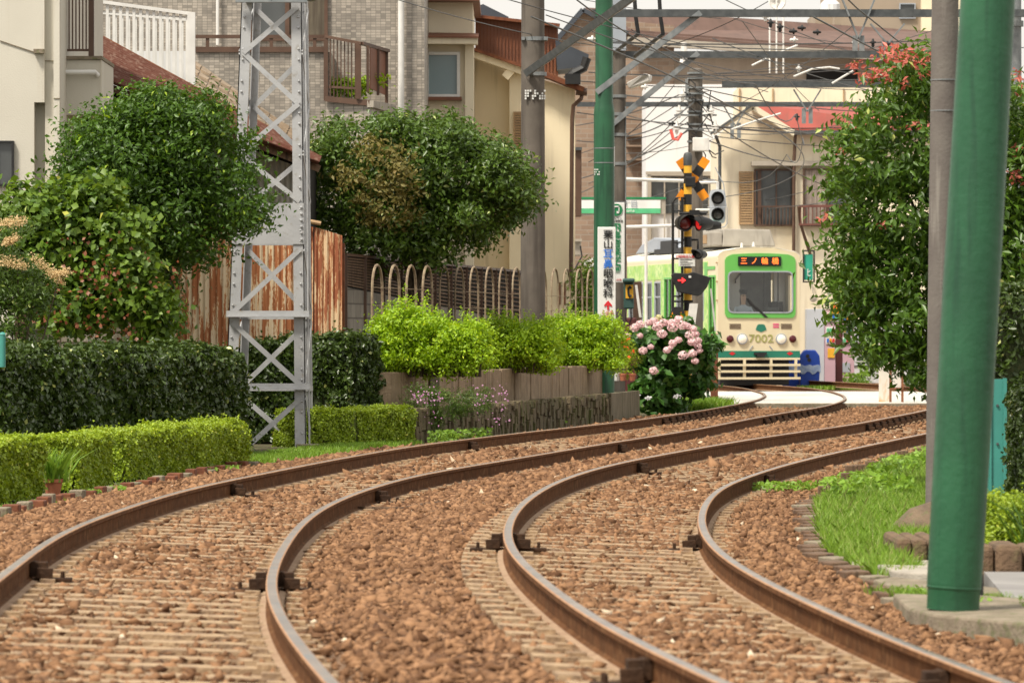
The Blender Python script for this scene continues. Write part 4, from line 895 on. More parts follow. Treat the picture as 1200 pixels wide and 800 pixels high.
#@@FOLIAGE_LEFT
# ============================================================ LEFT FOLIAGE
t = hedge('clipped_hedge', 'low yellow-green clipped hedge block at the left edge, nearest the camera', [(-4.85, 42.5), (-4.38, 44.8)], 0.56, 0, .50, M['l_box'], 9500, .034, 'low clipped hedges', core=M['twigs_lime'], wob=.02, asp=.75, spread=.9)
hedge('clipped_hedge', 'small low clipped hedge piece beside the terracotta pot with iris leaves', [(-4.22, 47.0), (-3.99, 48.7)], 0.38, 0, .47, M['l_box'], 9500, .032, 'low clipped hedges', core=M['twigs_lime'], wob=.02, asp=.75, spread=.9)
hedge('clipped_hedge', 'long low yellow-green clipped hedge running up to the left foot of the mast', [(X_(118, 50.6), 50.4), (X_(182, 52), 52.4), (X_(262, 55.6), 55.9)], 0.46, 0, .455, M['l_box'], 9500, .032, 'low clipped hedges', core=M['twigs_lime'], wob=.024, asp=.75, spread=.9)
hedge('clipped_hedge', 'low yellow-green clipped hedge right of the mast, ending at the stone wall', [(X_(338, 65.2), 65.4), (X_(398, 65.6), 66.0), (X_(462, 66.4), 67.2)], 0.55, 0, .46, M['l_box'], 9500, .034, 'low clipped hedges', core=M['twigs_lime'], wob=.02, asp=.75, spread=.9)
hedge('tall_hedge', 'tall dark green clipped hedge left of the mast behind the low hedges', [(X_(-40, 52), 52.4), (X_(120, 56), 56.4), (X_(252, 60), 60.3)], .7, 0, 1.21, M['l_hedge'], 3600, .066, 'tall clipped hedges', wob=.045, spread=1.1, asp=.62)
hedge('tall_hedge', 'tall dark green clipped hedge right of the mast beside the raised bed', [(X_(290, 68.6), 68.8), (X_(350, 68.8), 69), (X_(430, 68.6), 68.6)], .8, 0, 1.34, M['l_hedge'], 3600, .068, 'tall clipped hedges', wob=.045, spread=1.1, asp=.62)
tree('tree', 'dense dark green broadleaf tree at left in front of the rusty shed roof', 'tree', pxblobs([(195, 165, 62), (140, 190, 62, -.3), (240, 190, 60), (262, 235, 46, .2), (190, 250, 66), (130, 250, 50), (232, 285, 30), (155, 325, 46, .3), (110, 170, 36), (285, 240, 26, .1), (225, 140, 32), (172, 370, 34, .4), (190, 130, 24), (100, 215, 30), (150, 140, 22)], 62.4, .75), (X_(185, 62.8), 63, 0), M['l_dark'], 520, 42000, .072, .13, .10, .5, droop=.15, nl=6)
t = bpy.data.objects[[o.name for o in bpy.data.objects if o.name.startswith('tree')][-1]]
def sprigs(parent, pts, d, n, mt, L=.06, name='sprig_leaves'):
    A = []
    for (x0, y0, x1, y1) in pts:
        a, b = P(x0, y0, d), P(x1, y1, d)
        for k in range(n): q = a.lerp(b, k / n); A.append([q.x + random.gauss(0, .02), q.y + random.gauss(0, .03), q.z + random.gauss(0, .02)])
    A = np.array(A); return leafmesh(name, A, np.tile([0, -.3, 1.], (len(A), 1)), L, mt, parent)
sprigs(t, [(285, 200, 332, 180), (290, 235, 338, 226), (285, 262, 330, 275), (280, 215, 318, 240), (275, 170, 305, 150), (270, 290, 305, 312), (90, 130, 120, 110), (210, 120, 245, 108)], 62.2, 26, M['l_dark'])
sprigs(t, [(120, 128, 132, 138), (90, 165, 96, 160)], 61.5, 10, M['l_lime'], .05, 'yellow_leaves')
# ivy over the wall
t = thing('ivy', 'mass of ivy and creeper with some red leaves tumbling over the grey wall', 'climbing plant', (X_(110, 61), 61, 0))
bl = pxblobs([(30, 250, 34), (75, 262, 40), (115, 290, 44), (60, 300, 50), (110, 345, 42), (150, 330, 40), (80, 360, 36), (25, 300, 44), (175, 370, 22, 0, 1.4), (140, 275, 30), (105, 235, 26)], 60.8, .35)
p_, n_ = clumps(bl, 420, 17000, .12, .5); leafmesh('leaves', p_, n_, .095, M['l_ivy'], t, .8, droop=.3)
p_, n_ = clumps(pxblobs([(130, 375, 34), (100, 350, 46), (150, 335, 40), (70, 345, 36), (110, 300, 40)], 60.55, .35), 240, 420, .12, .85); leafmesh('red_leaves', p_, n_, .055, M['l_red'], t, .8, spread=1.0)
A = []; 
for k in range(60):
    px = random.uniform(50, 195); y0 = random.uniform(350, 385); ln = random.uniform(12, 45)
    for j in range(int(ln / 2.2)): q = P(px + random.gauss(0, 2.5), y0 + j * 2.2, 61.4 + random.gauss(0, .08)); A.append(tuple(q))
leafmesh('trailing_leaves', np.array(A), np.tile([0, -1., .3], (len(A), 1)), .06, M['l_ivy'], t, .8)
# nandina with cream panicles at the far left
t = thing('flowering_shrub', 'shrub with cream flower panicles at the left edge in front of the ivy', 'shrub', (X_(10, 57), 57, 0))
p_, n_ = clumps(pxblobs([(-5, 300, 36), (22, 340, 34), (0, 375, 42), (45, 345, 20), (10, 265, 22), (-20, 340, 40), (12, 400, 30)], 57, .4), 260, 6500, .08, .5); leafmesh('leaves', p_, n_, .065, M['l_cam'], t, .4)
mb = MB()
for px, py in ((0, 270), (20, 300), (8, 330), (45, 340), (70, 322)): limb(mb, (X_(10, 57), 57, 0), P(px, py, 57), .015, .006, .06)
mb.build('stems', M['bark'], t, smooth=True)
for (x0, y0, x1, y1, r) in ((0, 262, 28, 258, 7), (0, 305, 30, 312, 7), (38, 300, 72, 330, 6), (60, 322, 80, 318, 5), (5, 285, 20, 278, 5)):
    A = []
    for k in range(420): s = random.random(); A.append(tuple(P(x0 + (x1 - x0) * s + random.gauss(0, r * .6), y0 + (y1 - y0) * s + random.gauss(0, r * .45), 56.5 + random.gauss(0, .06))))
    leafmesh('flower_panicle', np.array(A), np.tile([0, -.5, 1.], (len(A), 1)), .022, M['l_cream'], t, .8)
setp(MB().tube([P(3, 430, 49), P(3, 392, 49)], .03, 10).lathe(P(3, 392, 49), [(.035, 0), (.02, .02), (.002, .025)], 10).build('garden_stake', M['teal'], smooth=True), 'small teal garden stake at the very left edge before the tall hedge', 'stake')
# camellia-like tree
t = tree('tree', 'round glossy-leaved tree in front of the tiled block with a browner patch', 'tree', pxblobs([(415, 180, 46), (470, 195, 62), (530, 200, 58), (400, 235, 44), (440, 265, 50), (500, 260, 52), (550, 250, 42), (590, 205, 34, -.2), (610, 225, 20, -.3), (560, 190, 40), (385, 190, 30), (590, 245, 26), (520, 160, 26), (390, 160, 18), (470, 160, 26)], 77, .95), (X_(470, 77.5), 77.8, 0), M['l_cam'], 640, 42000, .088, .125, .11, .5, nl=7, droop=.1)
p_, n_ = clumps(pxblobs([(432, 205, 34), (455, 235, 34), (470, 205, 26), (440, 180, 18)], 76.05, .6), 90, 2600, .10, .8); leafmesh('brown_leaves', p_, n_, .08, M['l_brown'], t, .5)
# bright bushes in the raised bed
def bush(label, pts, d, nl, nc, group='bright green bushes in the raised bed'):
    bl = pxblobs(pts, 0, .35) if d is None else pxblobs(pts, d, .35)
    t = thing('bush', label, 'bush', (bl[0][0], bl[0][1], .86), group); p_, n_ = clumps(bl, int(nc * 1.3), int(nl * 1.7), .065, .45, 1.1); leafmesh('leaves', p_, n_, .055, M['l_lime'], t, .5, .9)
    mb = MB()
    for b in bl: limb(mb, (b[0], b[1], .86), (b[0], b[1], b[2] + b[5] * .7), .014, .005, .05)
    for q in range(14): b = random.choice(bl); x = b[0] + random.uniform(-1, 1) * b[3]; limb(mb, (b[0], b[1], .9), (x, b[1] + random.uniform(-.2, .2), b[2] + b[5] * random.uniform(.7, 1.15)), .008, .003, .05)
    mb.build('stems', M['bark'], t); 
    A = []
    top_ = sorted(bl, key=lambda b: -(b[2] + b[5]))[:max(6, len(bl) // 3)]
    for q in range(46):
        b = random.choice(top_); x = b[0] + random.uniform(-.9, .9) * b[3]; zt = b[2] + b[5] * random.uniform(.75, 1.0); hh = random.uniform(.08, .26)
        for k in range(22): A.append((x + random.gauss(0, .016), b[1] + random.gauss(0, .03), zt + hh * k / 22))
    leafmesh('shoots', np.array(A), np.tile([0, -.4, 1.], (len(A), 1)), .04, M['l_lime'], t, .4, 1.0)
    return t
def bpts(a, b, ytop, ybot, rr, rnd_):
    R0 = random.Random(rnd_); out = []; px = a
    while px <= b:
        f = (px - a) / (b - a); r_ = rr * R0.uniform(.7, 1.15); yt = ytop(f) + R0.uniform(-5, 6); out.append((px, yt + r_, r_, R0.uniform(-.25, .25))); [out.append((px + R0.uniform(-6, 6), yt + (ybot - yt) * q + R0.uniform(-4, 4), rr * R0.uniform(.85, 1.15), R0.uniform(-.3, .1))) for q in (.42, .62, .85)]; px += rr * R0.uniform(.45, .7)
    return out
bush('tallest bright green bush, at the left end of the raised bed beside the tall hedge', bpts(446, 568, lambda f: 366 - 20 * math.exp(-((f - .28) / .12) ** 2) + 14 * f, 436, 14, 1), 69.9, 15000, 460)
bush('broad bright green bush in the middle of the raised bed', bpts(546, 644, lambda f: 377 + 3 * math.sin(f * 9), 430, 14, 2), 77.5, 13500, 420)
bush('bright green bush at the right end of the raised bed, before the clinic sign', bpts(644, 724, lambda f: 369 + 8 * f, 428, 13, 3), 86, 12500, 380)
# trailing pink-flowered plant and verge plants
p_, n_ = clumps(pxblobs([(495, 470, 22), (520, 476, 20), (560, 468, 16), (540, 470, 14), (500, 495, 16)], 69, .3), 150, 5200, .05, .5); t = thing('flowering_plant', 'feathery plant with small pink flowers spilling over the stone wall', 'plant', (X_(520, 69), 69, .3)); leafmesh('leaves', p_, n_, .05, M['l_cam'], t, .2)
A = [tuple(P(random.choice((488, 500, 512, 562, 575, 584, 590, 505)) + random.gauss(0, 5), random.choice((465, 458, 472, 462, 490)) + random.gauss(0, 5), 68.4)) for k in range(150)]; leafmesh('flowers', np.array(A), np.tile([0, -1., .5], (len(A), 1)), .03, M['fl_purple'], t, .9)
def patch(name, label, centres, h, mt, L=.05, broad=True):
    t = thing(name, label, 'plants', centres[0][0]); 
    A = []
    for c, r, n in centres:
        for k in range(n): a = random.uniform(0, 6.28); q = r * math.sqrt(random.random()); A.append((c[0] + q * math.cos(a), c[1] + q * 2 * math.sin(a), max(c[2], 0) + random.uniform(0, h)))
    leafmesh('leaves', np.array(A), np.tile([0, -.3, 1.], (len(A), 1)), L, mt, t, .6); return t
patch('weeds', 'low broad-leaved weeds at the foot of the stone wall', [(GP(530, 517), .22, 260), (GP(560, 515), .2, 240), (GP(512, 519), .12, 90), (GP(620, 503), .10, 90), (GP(655, 499), .14, 140)], .16, M['l_grass'], .06)
patch('weeds', 'small weeds between the edging stones left of the mast', [(GP(135, 576), .10, 160), (GP(240, 553), .14, 200), (GP(270, 551), .10, 120), (GP(110, 580), .06, 80)], .05, M['l_grass'], .035)
A = []
for k in range(9000):
    d = random.uniform(55, 67); x = ledge(d) - random.uniform(.0, .8); A.append((x, d, 0))
setp(blades('grass', np.array(A), .07, M['l_grass'], wd=.006), 'short grass verge around the foot of the mast', 'grass', kind='stuff')
A = []
for k in range(2500):
    d = random.uniform(38, 56); x = ledge(d) - abs(random.gauss(0, .18)); A.append((x, d, -.01))
setp(blades('grass', np.array(A), .04, M['l_grass'], wd=.004), 'sparse grass along the left edging stones', 'grass', kind='stuff')
# flower pots beside the low hedge
pc = Vector((X_(62, 45.2), 45.2, .0)); t = thing('potted_iris', 'terracotta pot with bright green iris leaves in the low hedge', 'potted plant', pc)
MB().lathe(pc, [(.06, 0), (.085, .12), (.095, .12), (.095, .15), (.085, .15), (.08, .13)], 20).build('pot', M['pot'], t, smooth=True)
blades('leaves', np.array([(pc[0] + random.gauss(0, .05), pc[1] + random.gauss(0, .05), .12) for k in range(130)]), .30, M['l_grass'], t, wd=.012, lean=.5)
# edging stones, left
for k in range(34):
    d = 38.5 + k * .52 + random.uniform(-.1, .1); x = ledge(d) - .02 + random.uniform(-.03, .03); a = (ledge(d + .4) - ledge(d)) / .4
    mb = MB(); q = Vector((x, d, random.uniform(-.02, .0))); tt = Vector((a, 1, 0)).normalized(); w_ = random.uniform(.16, .26); hh = random.uniform(.05, .085)
    mb.bar(q, q + tt * w_, random.uniform(.08, .14), hh * 2); o = mb.build('edging_stone', M['rust_steel'] if k % 3 else M['kerb'], bevel=.01)
    setp(o, 'worn edging brick half sunk in the gravel left of the tracks', 'edging brick', 'left edging bricks')
o = MB().tube([P(422, 597, 0) * 0 + Vector(GP(420, 599)) + Vector((0, 0, .03)), Vector(GP(470, 600)) + Vector((0, 0, .03)), Vector(GP(500, 595)) + Vector((0, 0, .035)), Vector(GP(530, 592)) + Vector((0, 0, .04)), Vector(GP(562, 593)) + Vector((0, 0, .03))], .014, 6).build('fallen_branch', M['wood'], smooth=True); setp(o, 'thin dead branch lying on the ballast between the two tracks', 'branch')
#@@MID
# ============================================================ MIDDLE: hydrangea, pots, crossing signal
D = 93
t = thing('hydrangea', 'large hydrangea bush with pale pink flower heads beside the track', 'hydrangea', (X_(790, D), D, 0))
bl = pxblobs([(790, 418, 40), (764, 412, 22), (815, 412, 22), (790, 397, 24), (772, 445, 26), (808, 440, 24), (788, 462, 26), (752, 402, 12), (828, 402, 10), (762, 462, 16)], D, .7)
p_, n_ = clumps(bl, 260, 5200, .09, .5); leafmesh('leaves', p_, n_, .17, M['l_hyd'], t, .65)
mb = MB()
for b in bl: limb(mb, (X_(790, D), D, 0), Vector(b[:3]), .02, .01, .1)
mb.build('stems', M['bark'], t)
HY_ = [(285,155,35),(328,130,33),(395,120,25),(433,105,30),(460,148,40),(505,115,32),(495,203,36),(575,155,38),(570,118,30),(620,92,30),(650,135,38),(690,145,28),(732,165,30),(710,212,36),(755,205,24),(232,222,22),(328,218,20),(410,302,20),(350,330,32),(578,275,30),(620,250,26),(532,328,27),(560,310,16),(725,265,32),(770,255,28),(770,298,26),(783,332,20),(658,367,38),(727,352,32),(747,410,26),(432,485,34),(470,78,22)]
for k, (hx, hy, hr) in enumerate(HY_):
    px, py = 700 + hx / 6.53, 360 + hy / 6.53; r = hr / 6.53 * D / F; dd = .78 * math.sqrt(max(0, 1 - ((px - 790) / 55) ** 2)) * math.sqrt(max(.1, 1 - ((py - 425) / 70) ** 2))
    c = P(px, py, D - dd - .16); u = unit(rng.normal(0, 1, (110, 3))); A = np.array(c) + u * r * np.array([1, 1, .78])
    leafmesh('flower_head', A, u, .042, M['petal'] if k < 31 else M['petal_y'], t, .95, .35)
for px, py in ((747, 463), (760, 466), (793, 465)):
    A = np.array([tuple(P(px + random.gauss(0, 2), py + random.gauss(0, 1), 92)) for k in range(14)]); o = leafmesh('white_flower', A, np.tile([0, -1., .4], (14, 1)), .05, M['fl_white'], None, .9); setp(o, 'small white flowers low beside the hydrangea', 'flowers', 'white flowers under the hydrangea')
A = []
for k in range(9000):
    px = random.gauss(815, 18); d = random.uniform(94, 100.4) ; A.append((X_(px, d), d, .0))
A = [a for a in A if ledge(a[1]) - .9 < a[0] < fLL(a[1]) - .22]
setp(blades('grass', np.array(A), .24, M['l_grass'], wd=.014), 'bright grass tuft between the hydrangea and the track', 'grass', kind='stuff')
# flowers and pots on the end of the raised bed
D = 90
t = thing('orange_flowers', 'yellow-green plant with small orange flowers at the end of the raised bed', 'plant', (X_(735, D), D, .45))
p_, n_ = clumps(pxblobs([(733, 415, 14), (737, 432, 12), (742, 420, 9), (728, 400, 9)], D, .15), 70, 1400, .05, .5); leafmesh('leaves', p_, n_, .05, M['l_box'], t, .35)
A = np.array([tuple(P(c[0] + random.gauss(0, 1), c[1] + random.gauss(0, 1), D - .3)) for c in ((730, 400), (735, 408), (737, 419), (734, 398), (726, 414), (742, 412)) for k in range(9)]); leafmesh('flowers', A, np.tile([0, -1., .3], (len(A), 1)), .05, M['fl_orange'], t, .9)
o = MB().lathe(P(722.5, 446, D - .1) , [(.05, 0), (.065, .15), (.055, .15), (.05, .13)], 4).build('flower_pot', M['sign_white']); setp(o, 'small square white flower pot on the end of the stone wall', 'flower pot')
for px, lb in ((730, 'terracotta pot next to the square white pot'), (741, 'terracotta pot at the right end of the stone wall')):
    c = P(px, 446, D - .1); o = MB().lathe(c, [(.045, 0), (.06, .1), (.068, .1), (.068, .13), (.058, .13), (.05, .1)], 16).build('flower_pot', M['pot'], smooth=True); setp(o, lb, 'flower pot', 'pots on the raised bed')
#@@BACK
# ============================================================ BACKGROUND buildings
D = 170
t = thing('brick_building', 'tall tan brick building with a brown-red pitched roof beyond the crossing', 'building', (X_(740, D), D, 0))
mb = MB(); poly(mb, [(640, 60), (656, 40), (683, 13), (704, 22), (790, 30), (790, 450), (640, 450)], D, 9); mb.build('wall', M['brick_wall'], t)
mb = MB(); mb.bar(P(648, 52, D - .1), P(683, 12, D - .1), .5, .16); mb.bar(P(683, 12, D - .1), P(735, 40, D - .1), .5, .14); mb.build('verge_board', M['roof_dark'], t)
mb = MB(); mb.prism([P(686, 12, D - .3), P(735, 38, D - .3), P(762, 56, D - .3), P(1092, 66, D - .3), P(1094, 40, D + 6), P(740, 22, D + 6)], (0, .2, .1)); mb.build('roof', M['roof_brown'], t)
MB().bar(P(735, 48, D - .5), P(1090, 70, D - .5), .3, .25).build('gutter', M['beige_metal'], t)
mb = MB(); mb.box((X_(783, D), D + .4, 0), (X_(1092, D), D + 8, Z_(60, D))); mb.build('side_wall', mat('beige_wall', (.42, .34, .27), (.38, .31, .24), .6, .9, streak=3, c3=(.46, .37, .29), c3t=.6), t)
MB().pbox(945, 82, 1005, 100, D + .3, .12).build('window', M['void'], t)
mb = MB()
for py in (158, 186, 170): mb.pbox(734, py, 752, py + 2, D - .5, .5)
mb.build('ledges', M['brick_wall'], t)
MB().pbox(846, 108, 866, 112, D + .3, .15).build('vent', M['dark_steel'], t)
D = 163
t = thing('white_building', 'plain white building behind the crossing signal and the wires', 'building', (X_(800, D), D, 0))
MB().box((X_(757, D), D, 0), (X_(872, D), D + 5, Z_(99, D))).build('wall', M['pale_wall'], t)
MB().pbox(757, 201, 870, 206, D - .3, .3).build('ledge', M['beige_metal'], t); MB().pbox(762, 208, 848, 250, D - .08, .08).build('window', M['glass_dark'], t)
mb = MB()
for px in (762, 778, 795, 812, 830, 847): mb.pbox(px, 207, px + 1.5, 300, D - .2, .1)
mb.pbox(757, 205, 763, 330, D - .3, .25); mb.build('mullions', M['beige_metal'], t)
D = 160
t = thing('cream_building', 'cream panelled building rising behind the red-roofed house', 'building', (X_(935, D), D, 0))
MB().box((X_(864, D), D, 0), (X_(1080, D), D + 3, Z_(103, D))).build('wall', M['cream_wall'], t)
mb = MB()
for px in (866, 905, 988): mb.pbox(px, 104, px + 1.6, 140, D - .05, .06)
mb.build('pipes', M['louver'], t)
D = 260
t = thing('tower_block', 'brown high-rise block in the far top right behind the overhead lines', 'building', (X_(1040, D), D, 0))
MB().box((X_(978, D), D, 0), (X_(1079, D), D + 12, 21)).box((X_(958, D), D + 2, 0), (X_(980, D), D + 9, Z_(11, D))).build('wall', mat('tan_render', (.34, .27, .20), (.30, .24, .18), .5, .9), t)
MB().box((X_(1079, D), D - .5, 0), (X_(1130, D), D + 12, 21)).build('side_wing', M['yellow_wall'], t)
w_ = MB().pframe(1054, 4, 1073, 22, 1.2, D - .15, .15).build('window_frame', M['ac_grey'], t); MB().pbox(1055, 5, 1072, 21, D - .06, .04).build('pane', M['glass_dark'], w_)
MB().lathe(P(973, 19, D - 1), [(.35, 0), (.5, .1), (.5, .6), (.3, .8)], 14).build('water_tank', M['pale_wall'], t)
# red roofed house
D = 150
t = thing('red_roof_house', 'cream two-storey house with bright red roof and brown framed windows behind the tram', 'house', (X_(940, D), D, 0))
mb = MB(); poly(mb, [(845, 155), (884, 128), (930, 156), (930, 452), (845, 452)], D, 8); mb.build('gable_wall', M['cream_wall'], t)
mb = MB(); poly(mb, [(930, 156), (1100, 156), (1100, 452), (930, 452)], D - .4, 8); mb.build('side_wall', M['cream_wall'], t)
MB().prism([P(878, 125, D - .5), P(930, 154.5, D - .8), P(1100, 154.5, D - .8), P(1092, 127, D + 5), P(884, 124, D + 5)], (0, 0, .1)).build('roof', M['roof_red'], t)
mb = MB(); mb.bar(P(836, 156, D - .6), P(882, 126, D - .6), .5, .13); mb.bar(P(882, 126, D - .6), P(931, 157, D - .6), .5, .16); mb.build('verge_board', M['cream_wall'], t)
mb = MB(); mb.bar(P(833, 157, D - .7), P(883, 122.5, D - .7), .6, .06); mb.bar(P(931, 155.5, D - .9), P(1095, 155.5, D - .9), .2, .12); mb.build('gutter', M['dark_steel'], t)
mb = MB(); mb.box((X_(880, D), D - .6, Z_(195, D)), (X_(1000, D), D, Z_(189.5, D))); mb.build('canopy', M['beige_metal'], t)
mb = MB()
for i in range(20): mb.pbox(867, 203 + i * 3, 882, 205 + i * 3, D - .12, .08)
mb.pframe(866, 201, 883, 263, 1.3, D - .13, .1); mb.build('shutter', M['louver'], t)
wf = MB().pframe(884, 198, 930, 265, 2, D - .14, .16).pbox(888, 198, 892, 265, D - .13, .1).pbox(909, 200, 910.5, 265, D - .1, .08).pbox(885, 241, 930, 243, D - .3, .06).build('window_frame', M['brown_paint'], t)
MB().pbox(886, 200, 928, 263, D - .05, .03).build('pane', M['glass_dark'], wf)
mb = MB()
for i in range(9): mb.pbox(893 + i * 4, 243, 894 + i * 4, 264, D - .3, .03)
mb.build('guard_rail', M['brown_paint'], t)
wf = MB().pframe(941, 197, 993, 265, 1.6, D - .55, .16).pbox(968, 200, 970, 264, D - .54, .1).build('window_frame', M['brown_paint'], t)
MB().pbox(943, 199, 969, 263, D - .46, .03).build('curtain', M['curtain'], wf); MB().pbox(969, 199, 992, 263, D - .46, .03).build('pane', M['glass_dark'], wf)
mb = MB(); mb.pbox(936, 240, 1000, 243, D - .9, .08); mb.pbox(936, 262, 1000, 264, D - .9, .08)
for i in range(12): mb.pbox(938 + i * 4.6, 243, 939 + i * 4.6, 263, D - .88, .04)
mb.build('balcony_rail', mat('rail_brown', (.16, .06, .045), None, 4, .6), t)
mb = MB(); mb.tube([P(932, 158, D - .6), P(930.5, 190, D - .55), P(929.5, 450, D - .5)], .05, 8); mb.tube([P(936, 242, D - .9), P(938, 262, D - .7), P(950, 300, D - .5)], .045, 8); mb.build('drainpipe', M['brown_paint'], t, smooth=True)
mb = MB(); mb.tube([P(839, 160, D - .7), P(841, 165, D - .5), P(843.5, 172, D - .3), P(843.5, 300, D - .3)], .05, 8); mb.build('drainpipe', M['dark_steel'], t, smooth=True)
mb = MB(); mb.lathe(P(953, 350, D - .6), [(.1, 0), (.1, -.12), (.02, -.14)], 14, 'y'); mb.tube([P(953, 344, D - .6), P(951, 330, D - .5), P(946, 326, D - .5)], .02, 6); mb.build('meter', M['beige_metal'], t)
mb = MB(); mb.pframe(941, 293, 955, 331, 1.5, D - 2, .2); t2 = thing('hanging_sign', 'small green hanging sign on the wall just right of the tram roof', 'sign', P(948, 312, D - 2)); mb.build('frame', M['black'], t2)
MB().pbox(942, 298, 952.5, 328, D - 1.95, .12).build('face', mat('teal_sign', (.03, .36, .24), None, 3, .5), t2); text('ﾋ', .28, P(948, 320, D - 1.97), M['sign_white'], t2)
# platform name board
D = 124
t = thing('station_board', 'long white and green station name board behind the green pole', 'sign board', P(728, 240, D))
MB().pbox(640, 232, 780, 251, D, .25).build('frame', M['beige_metal'], t); MB().pbox(640, 231, 780.5, 233.4, D - .03, .3).build('top_trim', M['ink_green'], t)
MB().pbox(642, 234.5, 774, 244.2, D - .03, .03).build('panel', M['sign_white'], t); MB().pbox(642, 244.2, 774, 250, D - .03, .03).build('green_band', M['band_green'], t)
text('丁目', .19, P(738.5, 239.6, D - .05), M['ac_grey'], t); text('chome', .11, P(736.5, 247, D - .05), M['sign_white'], t, name='small_lettering')
# crossing hut / structure parts behind sign
for pts_, lb_ in (([P(757, 205, 126), (X_(757, 126), 126, 0)], 'white upright pipe between the green sign pole and the crossing signal'), ([P(732, 266, 120), P(800, 264, 120)], 'lower white horizontal pipe left of the crossing signal'), ([P(733, 210, 112), P(838, 213, 112)], 'upper white horizontal pipe passing behind the crossbuck')):
    o = MB().tube(pts_, .04, 8).build('pipe', M['ceramic'], smooth=True); setp(o, lb_, 'pipe')
t = thing('dark_cabinet', 'tall dark brown cabinet between the yellow house and the green pole', 'cabinet', (X_(677, 118), 118, 2)); MB().pbox(673, 175, 681.5, 254, 118, .3).build('body', M['brown_paint'], t, bevel=.02); MB().pbox(672, 172.5, 682, 176, 117.9, .5).build('cap', M['dark_steel'], t)
# low wall and shrubs between houses at px 670-700
t = thing('brick_wall', 'low brown brick garden wall glimpsed left of the clinic sign', 'wall', (X_(690, 130), 130, 0)); MB().box((X_(640, 130), 130, 0), (X_(735, 130), 130.3, Z_(272, 130))).build('wall', M['brick_wall'], t)
t = thing('mailbox', 'beige meter box on the wall between the drainpipe and the green pole', 'meter box', P(675, 290, 117)); MB().pbox(671, 282, 681, 300, 117, .3).build('body', M['beige_metal'], t, bevel=.03); MB().pbox(670, 280, 682, 283, 116.9, .45).build('lid', M['beige_metal'], t); MB().tube([P(680, 288, 116.9), P(682, 300, 116.9), P(672, 318, 116.9), P(671, 335, 116.9)], .02, 6).build('cable', M['black'], t)
mb = MB(); mb.bar(P(684, 310, 115), P(697, 303, 115), .4, .08); mb.bar(P(683, 316, 115), P(697, 309, 115), .4, .05); setp(mb.build('porch_roof', M['white_paint']), 'edge of a small white porch roof left of the clinic sign', 'roof')
tree('garden_shrub', 'green garden shrub behind the hoops, left of the clinic sign', 'shrub', pxblobs([(686, 330, 14), (690, 350, 16), (682, 362, 14), (692, 315, 8)], 100, .5), (X_(687, 100), 100, 0), M['l_ivy'], 110, 2400, .09, .1, .03, .4)
MB().box((X_(733, 97), 97, 0), (X_(746, 97), 97.3, Z_(372, 97))).build('maroon_cabinet', mat('maroon', (.09, .02, .02), None, 4, .6), bevel=.03, label='low maroon steel cabinet left of the hydrangea', cat='cabinet')
setp(MB().prism([P(744, 334, 99), P(747, 334, 99), P(752, 372, 99), P(749, 372, 99)], (0, .05, 0)).build('leaning_board', M['ceramic'], bevel=.005), 'thin white board leaning beside the emergency telephone', 'board')
setp(MB().box((X_(742, 104), 104, 0), (X_(752, 104), 104.2, Z_(330, 104))).build('brown_panel', M['brown_paint']), 'brown panel behind the emergency telephone', 'panel')
# ---- signs on the green pole and the grey pole
D = 87.7
t = thing('clinic_sign', 'tall white clinic sign with vertical lettering and red arrow on the green pole', 'sign', P(711, 322, D))
o = MB().pbox(700.3, 266, 721.5, 377.5, D, .03).build('board', M['sign_white'], t, bevel=.012)
for k, ch in enumerate('栗山耳鼻咽喉科'): text(ch, .172, P(712.6, 275.4 + k * 11.5, D - .015), M['ink_blue'] if k in (2, 3) else M['ink'], t, bold=.012)
mb = MB(); poly(mb, [(711.4, 363), (711.4, 357.5), (708.2, 359.5), (708.2, 357), (712.6, 352), (717, 357), (717, 359.5), (713.8, 357.5), (713.8, 363)], D - .012, .006); mb.build('arrow', M['ink_red'], t)
text('この先', .07, P(712, 366.5, D - .015), M['ink_red'], t, bold=.01); text('100m', .06, P(712, 370.3, D - .015), M['ink_red'], t, bold=.01); text('802-4187', .07, P(712, 374.6, D - .015), M['ac_grey'], t, sx=.85)
D = 99.6
t = thing('school_sign', 'narrow white sign with green music note and green lettering on the grey pole', 'sign', P(725, 285, D))
MB().pbox(717, 237.5, 732, 331, D, .03).build('board', M['sign_white'], t, bevel=.01)
MB().lathe(P(722.5, 246, D - .005), [(.118, 0), (.118, -.012)], 24, 'y').build('emblem', M['ink_green'], t)
mb = MB(); mb.pbox(719, 241.5, 720.2, 249, D - .03, .006); mb.pbox(724.8, 241.5, 726, 248.5, D - .03, .006); mb.pbox(719, 241.2, 726, 242.8, D - .03, .006); mb.pbox(722.6, 247.5, 725.6, 250, D - .03, .006); mb.build('music_note', M['sign_white'], t)
for k, ch in enumerate('飛鳥音楽学園'): text(ch, .175, P(722.8, 267 + k * 9.6, D - .01), M['ink_green'], t, bold=.015)
text('ピアノ', .05, P(724, 255.5, D - .01), M['ink'], t); text('音楽教室', .05, P(724, 259, D - .01), M['ink'], t); text('この先', .05, P(724, 328, D - .01), M['ink_red'], t)
D = 97
t = thing('emergency_telephone', 'dark green emergency telephone box with yellow handset panel', 'telephone box', P(737, 345, D))
MB().pbox(731, 328, 743, 362, D, .25).build('box', mat('phone_green', (.035, .085, .075), None, 4, .5), t, bevel=.03); MB().pbox(730, 326, 744, 331, D - .15, .4).build('hood', bpy.data.materials['phone_green'], t, bevel=.03)
MB().pbox(733.2, 333.5, 742.2, 349.5, D - .02, .03).build('panel', M['yellow'], t)
